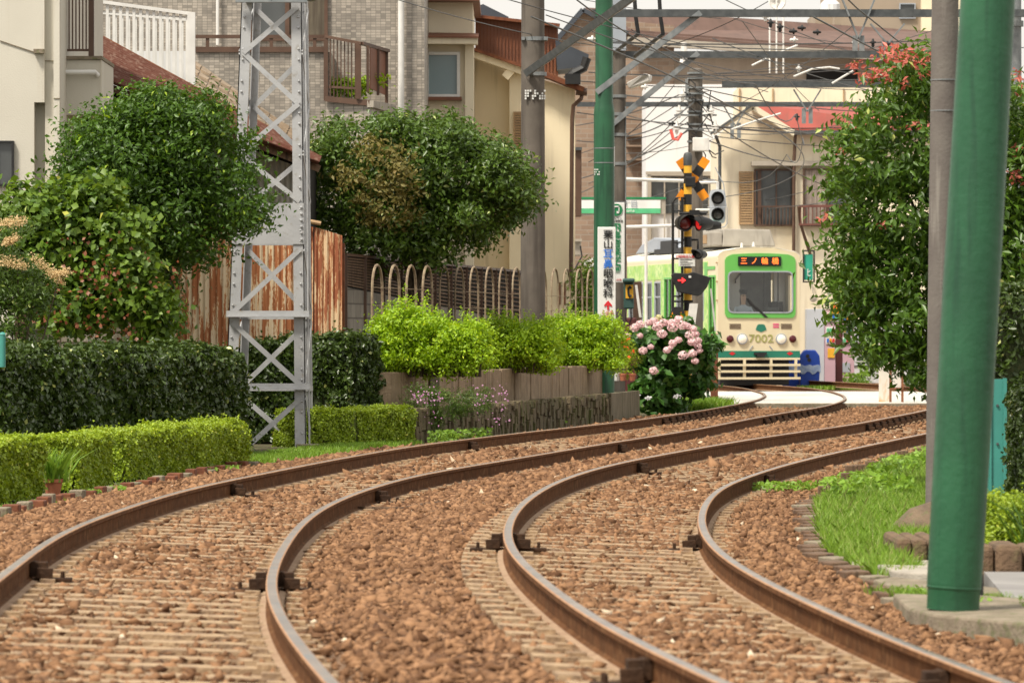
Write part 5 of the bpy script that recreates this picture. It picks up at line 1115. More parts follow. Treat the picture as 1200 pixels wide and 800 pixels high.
mb = MB(); mb.tube([P(739.5, 336, D - .04), P(736.6, 338, D - .04), P(736.2, 342, D - .04), P(736.8, 345.5, D - .04), P(739.5, 347.5, D - .04)], [.035, .022, .018, .022, .035], 8); mb.build('handset', M['ink'], t, smooth=True)
MB().tube([P(734, 362, D), P(733, 374, D), P(737, 380, D), P(740, 372, D), P(739, 362, D)], .012, 6).build('cord', M['black'], t, smooth=True)
# ---- level crossing signal
D = 104
t = thing('crossing_signal', 'black and yellow level crossing signal with crossbuck, red lamps and direction box', 'level crossing signal', (X_(806, D), D, 0))
MB().lathe((X_(806, D), D, 0), [(.082, 0), (.082, Z_(194, D))], 20).build('post', M['bands'], t, smooth=True)
MB().lathe((X_(806, D), D, Z_(194, D)), [(.09, 0), (.09, .2), (.07, .25), (.02, .27)], 16).build('cap', M['dark_steel'], t, smooth=True)
for (x0, y0, x1, y1, k) in ((796, 187, 827, 233, 0), (796, 234, 828, 186, 1)):
    a, b = P(x0, y0, D + .13 - .03 * k), P(x1, y1, D + .13 - .03 * k); n = 5
    mb = MB(); L_ = (b - a).length
    for i in range(n):
        mb.ci = i % 2; p, q = a.lerp(b, i / n), a.lerp(b, (i + 1) / n); dv = (b - a).normalized(); u = Vector((-dv.z, 0, dv.x)) * .088
        e = .10 if x0 < x1 and y1 > y0 else .10
        mb.prism([p - u, p + u, q + u, q - u], (0, .025, 0))
    mb.build('crossbuck_arm', [M['orange'], M['black']], t)
MB().pbox(803, 207, 815, 219, D - .12, .2).build('clamp_box', M['black'], t, bevel=.02)
def lamp(px, py, r, D, parent, yaw, on, name='lamp', tilt=0):
    rot = Matrix.Rotation(yaw, 3, 'Z'); c = P(px, py, D); L_ = MB(); rr = r * D / F
    L_.lathe(c, [(rr * .5, .28), (rr * .75, .2), (rr, .02), (rr, -.03), (rr * .86, -.03), (rr * .8, 0), (.01, 0.0)], 24, 'y', rot); lo = L_.build(name, M['black'], parent, smooth=True)
    hv = []; h = MB(); n = 14
    for i in range(n + 1):
        a = math.pi * (-.12 + 1.24 * i / n); 
        for dy, k in ((-.02, 1), (-.26 * (.35 + .65 * max(0, math.sin(a))), 1.0)):
            for q in (1, .95): hv.append(c + rot @ Vector((rr * .93 * q * math.cos(a), dy, rr * .93 * q * math.sin(a))))
    fs = []
    for i in range(n): b = i * 4; fs += [(b, b + 4, b + 6, b + 2), (b + 1, b + 3, b + 7, b + 5), (b + 2, b + 6, b + 7, b + 3)]
    h.add(hv, fs).build('hood', M['black'], lo)
    MB().lathe(c, [(rr * .78, -.005), (rr * .7, -.03), (rr * .4, -.05), (.01, -.056)], 24, 'y', rot).build('lens', on, lo, smooth=True)
    return lo
lamp(802.5, 261, 10.2, D - .35, t, R(25), M['lens_red']); lamp(820, 262, 9, D - .3, t, R(-62), emis('red_dim', (.7, .02, .02), .5)); lamp(829, 264, 6.5, D - .1, t, R(-80), M['lens_dark']); lamp(819, 298, 6, D - .3, t, R(-30), M['lens_dark'])
mb = MB(); mb.tube([P(796, 250, D - .1), P(828, 250, D - .1)], .035, 8); mb.tube([P(800, 281, D), P(818, 281, D), P(818, 292, D - .1)], .025, 8); mb.pbox(808, 246, 820, 252, D - .2, .3); mb.build('bracket', M['black'], t)
mb = MB(); x0, x1 = 788.5, 799.5
mb.tube([P(x0, 372, D - .1), P(x0, 237, D - .1), P(x0 + 3, 232.5, D - .1), P(x1, 231, D - .1), P(x1, 372, D - .1)], .028, 8)
mb.tube([P(x1, 233, D - .1), P(804, 231, D)], .024, 6)
for py in (247, 265, 284, 303, 347, 353): mb.tube([P(x0, py, D - .1), P(x1, py, D - .1)], .02, 6)
mb.tube([P(x0, 353, D - .1), P(812, 353, D - .1)], .025, 6); mb.build('ladder', M['black'], t)
nb = MB().pbox(795, 297.5, 814.5, 312, D - .25, .02).build('notice_board', M['sign_white'], t, bevel=.004); text('踏切内立入禁止', .062, P(804.8, 300.8, D - .262), M['ink_red'], nb, bold=.02)
mb = MB()
for k in range(4): mb.pbox(797, 304 + k * 2, 797 + (14, 9, 15, 12)[k], 304.5 + k * 2, D - .257, .004)
mb.build('fine_print', M['ink'], nb)
db = MB(); poly(db, [(786.5, 322), (790, 319.5), (806, 320.5), (812, 318.5), (833, 325), (829, 336), (822, 345), (818, 347), (794, 342)], D - .35, .3); dbo = db.build('direction_box', M['black'], t, bevel=.015)
mb = MB(); poly(mb, [(794.5, 327.7), (799.5, 327.7), (799, 325), (803.5, 328.4), (799, 332), (799.5, 329.3), (794.5, 329.3)], D - .365, .01); mb.build('arrow', M['red_on'], dbo)
MB().pbox(807, 323, 810, 325.5, D - .37, .02).build('sticker', M['sign_white'], dbo)
mb = MB(); poly(mb, [(783, 374), (788, 361), (791, 359.5), (797, 359.5), (801, 362), (804, 374)], D - .3, .2); wb = mb.build('warning_bell_box', M['black'], t)
mb = MB(); poly(mb, [(785, 373), (788, 365), (790, 373)], D - .31, .01); poly(mb, [(797, 373), (798, 365), (801.5, 373)], D - .31, .01); mb.build('warning_marks', M['orange'], wb)
t = thing('small_notice', 'plain white slanted board beneath the direction box above the hydrangea', 'notice board', P(812, 368, D - .5)); mb = MB(); poly(mb, [(808, 355.5), (818, 355.5), (814.5, 382), (805, 382)], D - .5, .03); mb.build('board', M['ceramic'], t); MB().box((X_(810, D), D - .45, 0), (X_(812, D), D - .4, Z_(360, D))).build('stake', M['galv'], t)
# rail signal
D = 111
t = thing('rail_signal', 'grey-white two-aspect tram signal right of the crossbuck with small green lamp', 'rail signal', P(841, 262, D))
cx, cz = X_(841, D), Z_(242, D); a_ = 9.5 * D / F; b_ = 20 * D / F; n = 28
pts = [(cx + a_ * math.copysign(abs(math.cos(q)) ** .35, math.cos(q)), D, cz + b_ * math.copysign(abs(math.sin(q)) ** .35, math.sin(q))) for q in [2 * math.pi * k / n for k in range(n)]]
bp_ = MB().prism(pts, (0, .12, 0)).build('backplate', mat('signal_grey', (.52, .56, .60), (.47, .5, .54), 3, .5), t)
lamp(841, 232, 7.6, D - .05, t, 0, M['lens_dark']); lamp(841, 251, 7.6, D - .05, t, 0, M['lens_dark'])
MB().lathe(P(838, 264, D - .1), [(.055, 0), (.05, -.05), (.01, -.07)], 14, 'y').build('green_lamp', M['green_on'], t, smooth=True)
mb = MB(); mb.tube([P(816, 214, D + .8), P(841, 214, D + .15), P(841, 262, D + .15)], .035, 8); mb.tube([P(816, 246, D + .8), P(841, 246, D + .15)], .03, 8); mb.build('arm', M['ceramic'], t)
mb = MB(); mb.tube([P(829, 243, D - .25), P(852, 243, D - .25), P(852, 262, D - .2), P(849, 266, D - .2), P(838, 267, D - .2)], .012, 6); mb.tube([P(838, 196, D - .2), P(848, 216, D - .2), P(851, 242, D - .2)], .012, 6); mb.build('guard_wire', M['ac_grey'], t)
# rusty post by the tram
setp(MB().box((X_(833, 100), 100, 0), (X_(841.5, 100), 100.2, Z_(391, 100))).build('rusty_post', M['rust_steel'], bevel=.01), 'short dark rusty post right of the hydrangea before the tram', 'post')
setp(MB().bar(P(833, 338, 102), P(838.5, 388, 102), .035).build('barrier_arm', M['ceramic']), 'white raised bar leaning between the hydrangea and the tram', 'barrier bar')
#@@TRAM
# ============================================================ TRAM
TH = R(11.3)
tr = thing('tram', 'cream and green tram number 7002 approaching on the left-hand track', 'tram', (6.56, 136, 0), rotz=TH)
HW = 1.12
def sect(hw, zt, zb, crown=.22, rs=.28):
    pts = [(-hw, zb), (-hw, zt - rs)]
    for k in range(1, 7): a = math.pi / 2 * k / 6; pts.append((-hw + rs * (1 - math.cos(a)), zt - rs + (rs - crown * .45) * math.sin(a)))
    for k in range(1, 9): u = -1 + 2 * k / 9; x = (hw - rs) * u; pts.append((x, zt - crown * .45 + crown * .45 * (1 - u * u)))
    for k in range(6, -1, -1): a = math.pi / 2 * k / 6; pts.append((hw - rs * (1 - math.cos(a)), zt - rs + (rs - crown * .45) * math.sin(a)))
    pts.append((hw, zb)); return pts
ZT, ZB = 3.80, .86
def T(u, v, w_): return (u, v, w_)
def tpx(px): return (px - 888.5) / 44.1          # front-face photo px to tram metres
def tpz(py): return 1.40 + (395 - py) / 44.1
sec = sect(HW, ZT, ZB)
# front shell: outer section with a windshield opening
def rrect(x0, z0, x1, z1, r, n):
    out = []; cs = [(x0 + r, z0 + r, math.pi), (x0 + r, z1 - r, math.pi / 2), (x1 - r, z1 - r, 0), (x1 - r, z0 + r, -math.pi / 2)]
    for cx_, cz_, a0 in cs:
        for k in range(n): a = a0 + math.pi / 2 * (1 - k / (n - 1)) - (0 if True else 0); out.append((cx_ + r * math.cos(a), cz_ + r * math.sin(a)))
    return out
def resample(pts, n, start=0):
    A = np.array(pts + [pts[0]]); s = np.concatenate([[0], np.cumsum(np.linalg.norm(np.diff(A, axis=0), axis=1))]); q = np.linspace(0, s[-1], n, endpoint=False); return np.stack([np.interp(q, s, A[:, 0]), np.interp(q, s, A[:, 1])], 1)
def radial(pts, n, c):       # points of an outline at n equal angles about c
    A = np.array(pts + [pts[0]]); out = []
    for k in range(n):
        a = 2 * math.pi * k / n; d = np.array([math.cos(a), math.sin(a)]); best = None
        for i in range(len(A) - 1):
            p = A[i] - c; e = A[i + 1] - A[i]; den = d[0] * e[1] - d[1] * e[0]
            if abs(den) < 1e-9: continue
            tt = (p[0] * e[1] - p[1] * e[0]) / den; s = (p[0] * d[1] - p[1] * d[0]) / den
            if tt > 0 and -1e-6 <= s <= 1 + 1e-6: best = tt if best is None else max(best, tt)
        out.append(c + d * (best or .1))
    return out
WX0, WX1, WZ0, WZ1 = tpx(850.5), tpx(929.5), tpz(367), tpz(317.5); cc = np.array([(WX0 + WX1) / 2, (WZ0 + WZ1) / 2])
win = rrect(WX0, WZ0, WX1, WZ1, .14, 6); NN = 96
O_ = radial(sec, NN, cc); I_ = radial(win, NN, cc)
body = MB().ring([T(p[0], 0, p[1]) for p in O_], [T(p[0], 0, p[1]) for p in I_], (0, .10, 0))
for a, b in ((0, .10),): pass
n = len(sec); L_ = 12.4
# sides, roof and rear as a shell with window openings on the left side
def shell_side(u, mbx, wins, v0, v1, z0, z1, th):
    xs = sorted({v0, v1} | {w_[0] for w_ in wins} | {w_[1] for w_ in wins})
    for i in range(len(xs) - 1):
        a, b = xs[i], xs[i + 1]; w_ = [q for q in wins if q[0] <= a + 1e-6 and q[1] >= b - 1e-6]
        if w_: mbx.box((u, a, z0), (u + th, b, w_[0][2])); mbx.box((u, a, w_[0][3]), (u + th, b, z1))
        else: mbx.box((u, a, z0), (u + th, b, z1))
wins = [(.25, 1.02, 1.0, 3.05), (1.55, 2.45, 1.85, 2.95), (2.75, 3.6, 1.85, 2.95), (3.95, 4.8, 1.85, 2.95), (5.2, 6.3, 1.0, 3.05), (6.7, 7.5, 1.85, 2.95), (7.8, 8.6, 1.85, 2.95), (8.9, 9.7, 1.85, 2.95), (10.0, 10.8, 1.85, 2.95)]
shell_side(-HW, body, wins, .10, L_, ZB, ZT - .28, .06); shell_side(HW - .06, body, wins, .10, L_, ZB, ZT - .28, .06)
vs = [(p[0], v, p[1]) for v in (.10, L_) for p in sec[1:-1]]; k_ = len(sec) - 2
body.add(vs + [(x * .96, y, z - .05) for x, y, z in vs], [(i, i + 1, k_ + i + 1, k_ + i) for i in range(k_ - 1)] + [(2 * k_ + i, 3 * k_ + i, 3 * k_ + i + 1, 2 * k_ + i + 1) for i in range(k_ - 1)])
body.prism([(p[0], L_, p[1]) for p in sec], (0, .06, 0)).box((-HW + .06, .10, ZB), (HW - .06, L_, ZB + .08))
bo = body.build('body', M['tram_cream'], tr)
vs = [(p[0] * 1.004, v, p[1] + .008) for v in (.0, L_ + .02) for p in sec[2:-2]]; k_ = len(sec) - 4
MB().add(vs + [(x, y, z - .03) for x, y, z in vs], [(i, i + 1, k_ + i + 1, k_ + i) for i in range(k_ - 1)] + [(0, k_, 3 * k_, 2 * k_), (k_ - 1, 3 * k_ - 1, 4 * k_ - 1, 2 * k_ - 1)] + [(i, 2 * k_ + i, 2 * k_ + i + 1, i + 1) for i in range(k_ - 1)]).build('roof', M['tram_roof'], tr, smooth=True)
# green wrap on the left side
gp = MB()
gp.box((-HW - .012, 1.15, 3.0), (-HW, 12.3, 3.42)); shell_side(-HW - .012, gp, [(a, b, c, 2.99) for a, b, c, d in wins[1:]], 1.15, 12.3, 1.05, 2.995, .011)
gp.build('green_wrap', M['tram_wrap'], tr)
MB().box((-HW - .016, 1.15, 3.0), (-HW - .0125, 1.5, 3.4)).box((-HW - .016, .3, 3.2), (-HW - .0125, 1.15, 3.29)).build('stripe', M['tram_green'], tr)
MB().box((-HW - .02, .10, ZB), (-HW - .001, 12.4, 1.04)).box((-HW, -.02, ZB), (HW, -.001, tpz(411))).build('skirt_band', M['tram_teal'], tr)
for a, b, c, d in wins:
    f = MB(); f.box((-HW - .02, a, c), (-HW + .02, a + .05, d)); f.box((-HW - .02, b - .05, c), (-HW + .02, b, d)); f.box((-HW - .02, a + .05, d - .05), (-HW + .02, b - .05, d)); f.box((-HW - .02, a + .05, c), (-HW + .02, b - .05, c + .05))
    if c < 1.5: f.box((-HW - .01, (a + b) / 2 - .03, c + .05), (-HW + .02, (a + b) / 2 + .03, d - .05))
    else: f.box((-HW - .01, a + .05, 2.5), (-HW + .02, b - .05, 2.54))
    fo = f.build('side_window' if c > 1.5 else 'door', M['ac_grey'] if c > 1.5 else M['tram_green'], tr); MB().box((-HW + .022, a + .03, c + .03), (-HW + .03, b - .03, d - .03)).build('pane', M['glass'], fo)
# green windshield surround with destination box
SX0, SX1, SZ0, SZ1 = tpx(847.3), tpx(932.5), tpz(372.5), tpz(299)
top = [(SX0 + (SX1 - SX0) * k / 12, SZ1 + .05 * (1 - (2 * k / 12 - 1) ** 2) - (.08 if k in (0, 12) else 0)) for k in range(13)]
outl = [(SX0, SZ0 + .08), (SX0, SZ1 - .08)] + top[1:-1] + [(SX1, SZ1 - .08), (SX1, SZ0 + .08), (SX1 - .08, SZ0), (SX0 + .08, SZ0)]
MB().ring([T(p[0], -.03, p[1]) for p in radial(outl, NN, cc)], [T(p[0], -.03, p[1]) for p in radial(win, NN, cc)], (0, .028, 0)).build('windshield_surround', M['tram_green'], tr)
w2 = rrect(WX0 + .035, WZ0 + .035, WX1 - .035, WZ1 - .035, .12, 6)
wfr = MB().ring([T(p[0], -.045, p[1]) for p in radial(win, NN, cc)], [T(p[0], -.045, p[1]) for p in radial(w2, NN, cc)], (0, .04, 0)).build('windshield_frame', M['ac_grey'], tr)
MB().prism([T(p[0], 0, p[1]) for p in w2], (0, .006, 0)).build('windshield', M['glass'], wfr)
dbx = MB().box((tpx(862.7), -.07, tpz(311.7)), (tpx(914.7), -.031, tpz(300.6))).build('destination_box', M['black_gloss'], tr, bevel=.015)
for k, ch in enumerate('三ノ輪橋'): text(ch, .19, (tpx(869.5 + k * 12.6), -.075, tpz(306.4)), M['led'], dbx, bold=.005)
MB().prism([(tpx(x), -.05, tpz(y)) for x, y in ((899, 371.5), (896, 372), (878, 357), (873, 350), (875, 349.5), (881, 356))], (0, .01, 0)).build('wiper', M['black'], tr)
MB().tube([(tpx(866), -.06, tpz(320)), (tpx(859), -.10, tpz(328)), (tpx(859), -.1, tpz(332))], .02, 6).build('mirror', M['black'], tr)
mb = MB()
for k in range(4):
    for x0, x1 in ((853, 866.5), (915, 928)): mb.box((tpx(x0), -.012, tpz(380.2 + k * 1.6)), (tpx(x1), 0, tpz(379.4 + k * 1.6)))
mb.build('vent_louvres', M['brown_paint'], tr)
mb = MB(); cx_, cz_ = tpx(891), tpz(385)
pts = []
for k in range(17): a = math.pi * (-.08 + 1.16 * k / 16); r = .15 * (1 - .12 * abs(math.sin(k * math.pi / 5.33))); pts.append((cx_ + r * math.cos(a) * 1.0, -.012, cz_ + r * math.sin(a) * .9 + .0))
pts.append((cx_, -.012, tpz(389))); mb.prism(pts, (0, .011, 0)).build('leaf_emblem', M['tram_teal'], tr)
mb = MB(); mb.box((tpx(905.5), -.01, tpz(381)), (tpx(912.5), 0, tpz(379))); mb.box((tpx(905.5), -.01, tpz(384)), (tpx(912.5), 0, tpz(382))); mb.build('sticker', M['ink_pink'], tr)
text('7002', .30, (tpx(891), -.01, tpz(397)), M['gold'], tr, sx=1.15, bold=.01)
for px, rr, lm in ((868, .12, M['lamp_on']), (915, .12, M['lamp_on'])):
    hl = MB().lathe((tpx(px), 0, tpz(397)), [(rr + .025, 0), (rr + .025, -.05), (rr, -.055), (rr, -.03)], 20, 'y').build('headlight', M['ac_grey'], tr, smooth=True); MB().lathe((tpx(px), -.05, tpz(397)), [(rr, 0), (rr * .7, -.02), (.01, -.03)], 20, 'y').build('lens', lm, hl, smooth=True)
for px in (853.5, 929):
    MB().lathe((tpx(px), 0, tpz(397)), [(.095, 0), (.095, -.04), (.07, -.06), (.01, -.065)], 18, 'y').build('tail_lamp', mat('maroon_lens', (.09, .015, .02), None, 4, .25), tr, smooth=True)
for px in (856, 925.5):
    MB().prism([(tpx(px - 4), -.03, tpz(414)), (tpx(px), -.03, tpz(416.2)), (tpx(px + 4), -.03, tpz(414)), (tpx(px), -.03, tpz(411.8))], (0, .009, 0)).build('red_marker', M['ink_red'], tr)
mb = MB(); mb.box((tpx(882), -.10, tpz(415.5)), (tpx(897), -.02, tpz(412.5))); mb.box((tpx(885), -.16, tpz(418)), (tpx(894), -.02, tpz(415.5))); mb.build('coupler', M['black'], tr)
mb = MB(); mb.bar((tpx(877), -.012, tpz(410)), (tpx(881), -.012, tpz(405)), .02); mb.bar((tpx(905), -.012, tpz(410)), (tpx(901), -.012, tpz(405)), .02); mb.build('grab_lines', M['ac_grey'], tr)
mb = MB()
for z in (tpz(330), tpz(352), tpz(308), tpz(392)): mb.box((-HW - .04, .02, z - .02), (-HW, .09, z + .02))
mb.build('hinges', M['louver'], tr)
pl = MB()
pl.box((-HW, -.02, ZB - .06), (HW, .03, ZB - .005))
for px in (840.5, 871, 903, 933): pl.box((tpx(px) - .035, -.021, tpz(444)), (tpx(px) + .035, .031, ZB - .03))
pilot = pl.build('pilot_guard', M['tram_cream'], tr)
mb = MB()
for py in (427.5, 435, 443): mb.bar((-HW + .0, -.06, tpz(py)), (HW - .0, -.06, tpz(py)), .035, .06)
mb.build('guard_bars', M['tram_cream'], pilot)
MB().box((-.95, .5, .12), (.95, 11.8, ZB)).build('underframe', M['black'], tr)
for v in (2.2, 3.8, 8.8, 10.4):
    for s in (-1, 1): MB().lathe((s * .66, v, .47), [(.30, -.05), (.31, -.05), (.31, .05), (.30, .05)], 20, 'x').build('wheel', M['dark_steel'], tr)
# roof equipment
ac = MB().prism([(-.75, 1.0, 3.82), (.72, 1.0, 3.82), (.60, 1.1, 4.28), (-.72, 1.1, 4.30)], (0, 2.6, 0)).prism([(-.76, 1.02, 3.83), (-.95, 1.9, 3.83), (-.95, 3.5, 3.83), (-.76, 3.58, 3.83)], (0, 0, .40)).build('air_conditioner', M['ac_beige'], tr, bevel=.04)
mb = MB(); mb.prism([(-.965, 1.95, 3.92), (-.965, 2.55, 3.92), (-.965, 2.55, 4.15), (-.965, 1.95, 4.15)], (.01, 0, 0)); mb.prism([(-.965, 2.65, 3.92), (-.965, 3.3, 3.92), (-.965, 3.3, 4.15), (-.965, 2.65, 4.15)], (.01, 0, 0)); mb.build('grilles', M['louver'], ac)
MB().prism([(-.9, 5.2, 3.78), (-.9, 6.0, 4.12), (-.9, 8.6, 4.2), (-.9, 10.2, 4.02), (-.9, 11.0, 3.78)], (1.7, 0, 0)).build('roof_unit', M['ac_grey'], tr, bevel=.03)
mb = MB(); mb.box((-.98, 4.2, 3.72), (.9, 8.2, 3.86)); mb.box((-.94, 5.6, 3.86), (-.9, 7.6, 4.08)); mb.tube([(-.8, 4.0, 3.9), (-.8, 4.6, 4.1), (.8, 4.6, 4.1)], .03, 6); mb.build('roof_gear', M['black'], tr)
mb = MB(); mb.lathe((-.0, .6, 3.8), [(.05, 0), (.03, .12), (.01, .14)], 10); mb.lathe((-.25, .9, 3.8), [(.04, 0), (.03, .1), (.01, .12)], 10); mb.lathe((-.85, 4.9, 3.80), [(.07, 0), (.10, .08), (.02, .18)], 10); mb.build('insulators', M['ceramic'], tr)
# cab interior
mb = MB(); mb.box((-HW + .07, 1.3, ZB + .09), (-.2, 1.36, 3.4)); mb.box((.75, 1.3, ZB + .09), (HW - .07, 1.36, 3.4)); mb.build('cab_partition', M['pale_wall'], tr)
MB().box((-HW + .07, .12, ZB + .09), (HW - .07, .20, 1.98)).box((.25, .2, 1.9), (.6, .45, 2.2)).build('control_desk', M['dark_steel'], tr, bevel=.02)
mb = MB(); mb.box((.55, .9, ZB + .09), (.9, 1.2, 2.35)); mb.tube([(.75, .9, ZB + .1), (.75, .9, 3.4)], .02, 8); mb.tube([(.45, 1.25, ZB + .1), (.45, 1.25, 3.4)], .02, 8); mb.build('fare_box', M['black'], tr)
MB().box((-.45, .9, ZB + .09), (-.1, 1.2, 1.55)).build('driver_seat', M['dark_steel'], tr, bevel=.02)
MB().box((-HW + .07, 11.9, ZB + .09), (HW - .07, 12.0, 3.3)).build('rear_bulkhead', M['tram_cream'], tr); MB().box((-.19, 1.62, ZB + .09), (.74, 1.66, 3.4)).build('dark_panel', mat('cab_grey', (.10, .10, .10), (.16, .16, .155), 3, .5), tr)  # dark panel added behind the cab so the windscreen reads dark
# driver
def skin_body(name, joints, edges, radii, mats, split, parent=None):
    me = bpy.data.meshes.new(name); me.from_pydata(joints, edges, []); ob = bpy.data.objects.new(name, me); COL.objects.link(ob)
    sk = ob.modifiers.new('s', 'SKIN'); sub = ob.modifiers.new('d', 'SUBSURF'); sub.levels = 2
    for v, r in zip(me.skin_vertices[0].data, radii): v.radius = (r, r) if not hasattr(r, '__len__') else r
    me.skin_vertices[0].data[0].use_root = True
    dg = bpy.context.evaluated_depsgraph_get(); dg.update(); m2 = bpy.data.meshes.new_from_object(ob.evaluated_get(dg)); bpy.data.objects.remove(ob); m2.name = name
    for m in mats: m2.materials.append(m)
    for p in m2.polygons: p.material_index = split(p.center); p.use_smooth = True
    o = bpy.data.objects.new(name, m2); COL.objects.link(o); return o
rz = Matrix.Rotation(TH, 4, 'Z'); base = Vector((6.56, 136, 0)) + rz @ Vector((-.27, .66, 0)) 
J = [(0, 0, 1.62), (0, .0, 1.85), (0, 0, 2.10), (0, -.01, 2.24), (0, -.02, 2.33), (0, -.03, 2.46), (0, -.03, 2.56), (-.19, 0, 2.17), (-.27, -.12, 1.92), (-.20, -.36, 2.02), (-.17, -.44, 2.04), (.19, 0, 2.17), (.27, -.12, 1.92), (.20, -.36, 2.02), (.17, -.44, 2.04), (-.12, -.35, 1.58), (.12, -.35, 1.58), (-.12, -.42, 1.15), (.12, -.42, 1.15)]
Eg = [(0, 1), (1, 2), (2, 3), (3, 4), (4, 5), (5, 6), (2, 7), (7, 8), (8, 9), (9, 10), (2, 11), (11, 12), (12, 13), (13, 14), (0, 15), (0, 16), (15, 17), (16, 18)]
Rr = [(.15, .12), (.15, .11), (.17, .11), (.07, .07), (.06, .06), (.085, .10), (.075, .09), (.07, .07), (.05, .05), (.04, .04), (.035, .045), (.07, .07), (.05, .05), (.04, .04), (.035, .045), (.09, .09), (.09, .09), (.05, .05), (.05, .05)]
dr = skin_body('person', J, Eg, Rr, [M['skin'], M['shirt'], M['ink']], lambda c: 0 if c.z > 2.27 or c.y < -.40 and c.z > 1.9 else (1 if c.z > 1.62 else 2))
dr.location = base; dr.rotation_euler = (0, 0, TH); setp(dr, 'tram driver in pale blue shirt and dark peaked cap behind the windscreen', 'person'); LOCAL.add(dr.name)
MB().lathe((0, -.03, 2.555), [(.10, 0), (.105, .035), (.125, .07), (.11, .11), (.02, .12)], 18).prism([(-.08, -.12, 2.56), (.08, -.12, 2.56), (.06, -.20, 2.545), (-.06, -.20, 2.545)], (0, 0, .012)).build('cap', M['ink'], dr, smooth=True)
MB().box((-.045, -.135, 2.495), (-.02, -.12, 2.505)).box((.02, -.135, 2.495), (.045, -.12, 2.505)).build('eyes', M['ink'], dr)
MB().prism([(-.012, -.125, 2.45), (.012, -.125, 2.45), (0, -.125, 2.50)], (0, -.022, 0)).build('nose', M['skin'], dr); MB().box((-.025, -.128, 2.418), (.025, -.118, 2.425)).build('mouth', M['ink_pink'], dr)
#@@RIGHT
# ============================================================ RIGHT background
D = 143
t = thing('vending_machine', 'white and pink drinks vending machine with yellow price sign beside the blue bin', 'vending machine', (X_(972, D), D, 0))
MB().box((X_(945, D), D, 0), (X_(966, D), D + .7, Z_(362, D))).build('side_panel', M['vend_white'], t, bevel=.01)
MB().box((X_(966.3, D), D - .02, 0), (X_(1001, D), D + .7, Z_(362, D))).build('front', M['pink_metal'], t, bevel=.01)
for k, (y0, y1) in enumerate(((366, 377), (383, 391), (395, 403))):
    w_ = MB().pbox(968, y0, 999, y1, D - .05, .03).build('display', M['sign_white'], t)
    cols = ['ink_red', 'band_green', 'ink_blue', 'yellow', 'band_green', 'orange', 'ink_blue', 'ink_red']
    for q in range(9): MB().pbox(969 + q * 3.3, y0 + 1.5, 971.3 + q * 3.3, y1 - 2, D - .08, .03).build('drink_sample', M[cols[(q * 3 + k) % 8]], w_)
MB().pbox(970, 408, 978, 419, D - .05, .03).build('sticker', M['yellow'], t); MB().pbox(982, 425, 996, 436, D - .05, .03).build('dispensing_flap', M['ac_grey'], t)
sg = MB().pbox(974, 356, 992, 367.5, D - .1, .04).build('price_sign', M['yellow'], t); text('100', .24, P(983, 362, D - .115), M['ink_red'], sg, bold=.02)
def bin_(px, D, label):
    t = thing('recycling_bin', label, 'bin', (X_(px, D), D, 0), 'blue recycling bins'); w_ = .25; x = X_(px, D); h = 1.05
    mb = MB(); mb.prism([(x - w_, D, 0), (x + w_, D, 0), (x + w_ + .04, D, h * .6), (x + w_ + .02, D, h * .85), (x + w_ * .6, D, h), (x - w_ * .6, D, h), (x - w_ - .02, D, h * .85), (x - w_ - .04, D, h * .6)], (0, .45, 0)); b = mb.build('body', M['blue_plastic'], t, bevel=.03)
    MB().lathe((x - .06, D - .005, h * .84), [(.05, 0), (.05, -.012)], 14, 'y').build('slot', M['black'], t); MB().lathe((x - .02, D - .005, h * .74), [(.05, 0), (.05, -.012)], 14, 'y').build('slot', M['black'], t)
    pts = [(x - w_ - .05 + (2 * w_ + .1) * k / 8, D - .02, h * (.60 + .02 * math.sin(k * 2.1))) for k in range(9)] + [(x + w_ + .05 - (2 * w_ + .1) * k / 8, D - .02, h * (.40 + .05 * math.sin(k * 1.7))) for k in range(9)]
    MB().prism(pts, (0, .015, 0)).build('bag_rim', M['plastic_bag'], t)
bin_(949, 141, 'blue recycling bin with bag rim standing left of the vending machine'); bin_(928, 142.5, 'blue recycling bin half hidden behind the front corner of the tram')
setp(MB().box((X_(979.5, 138), 138, 0), (X_(987.5, 138), 138.25, Z_(380, 138))).build('maroon_post', bpy.data.materials['maroon'], bevel=.02), 'dark maroon post in front of the vending machine', 'post')
D = 147
t = thing('shed', 'pale clapboard shed wall with wall telephone beyond the crossing', 'shed', (X_(1035, D), D, 0))
MB().box((X_(985, D), D, 0), (X_(1120, D), D + 2, Z_(378, D))).build('wall', mat('clap', (.55, .56, .57), (.47, .48, .5), 1.5, .8, streak=4, c3=(.4, .42, .38), c3t=.58), t)
mb = MB()
for py in (398, 413, 428): mb.pbox(985, py, 1120, py + 1.2, D - .03, .04)
mb.build('board_joints', M['dark_steel'], t)
w_ = MB().pbox(1002.5, 382, 1012, 402, D - .25, .24).build('telephone', M['vend_white'], t, bevel=.03); MB().tube([P(1004, 400, D - .27), P(1003, 409, D - .27), P(1006, 412, D - .27), P(1008, 404, D - .27)], .02, 6).build('cord', M['black'], w_); MB().tube([P(1010, 386, D - .28), P(1010.5, 397, D - .28)], .04, 8).build('handset', M['black'], w_)
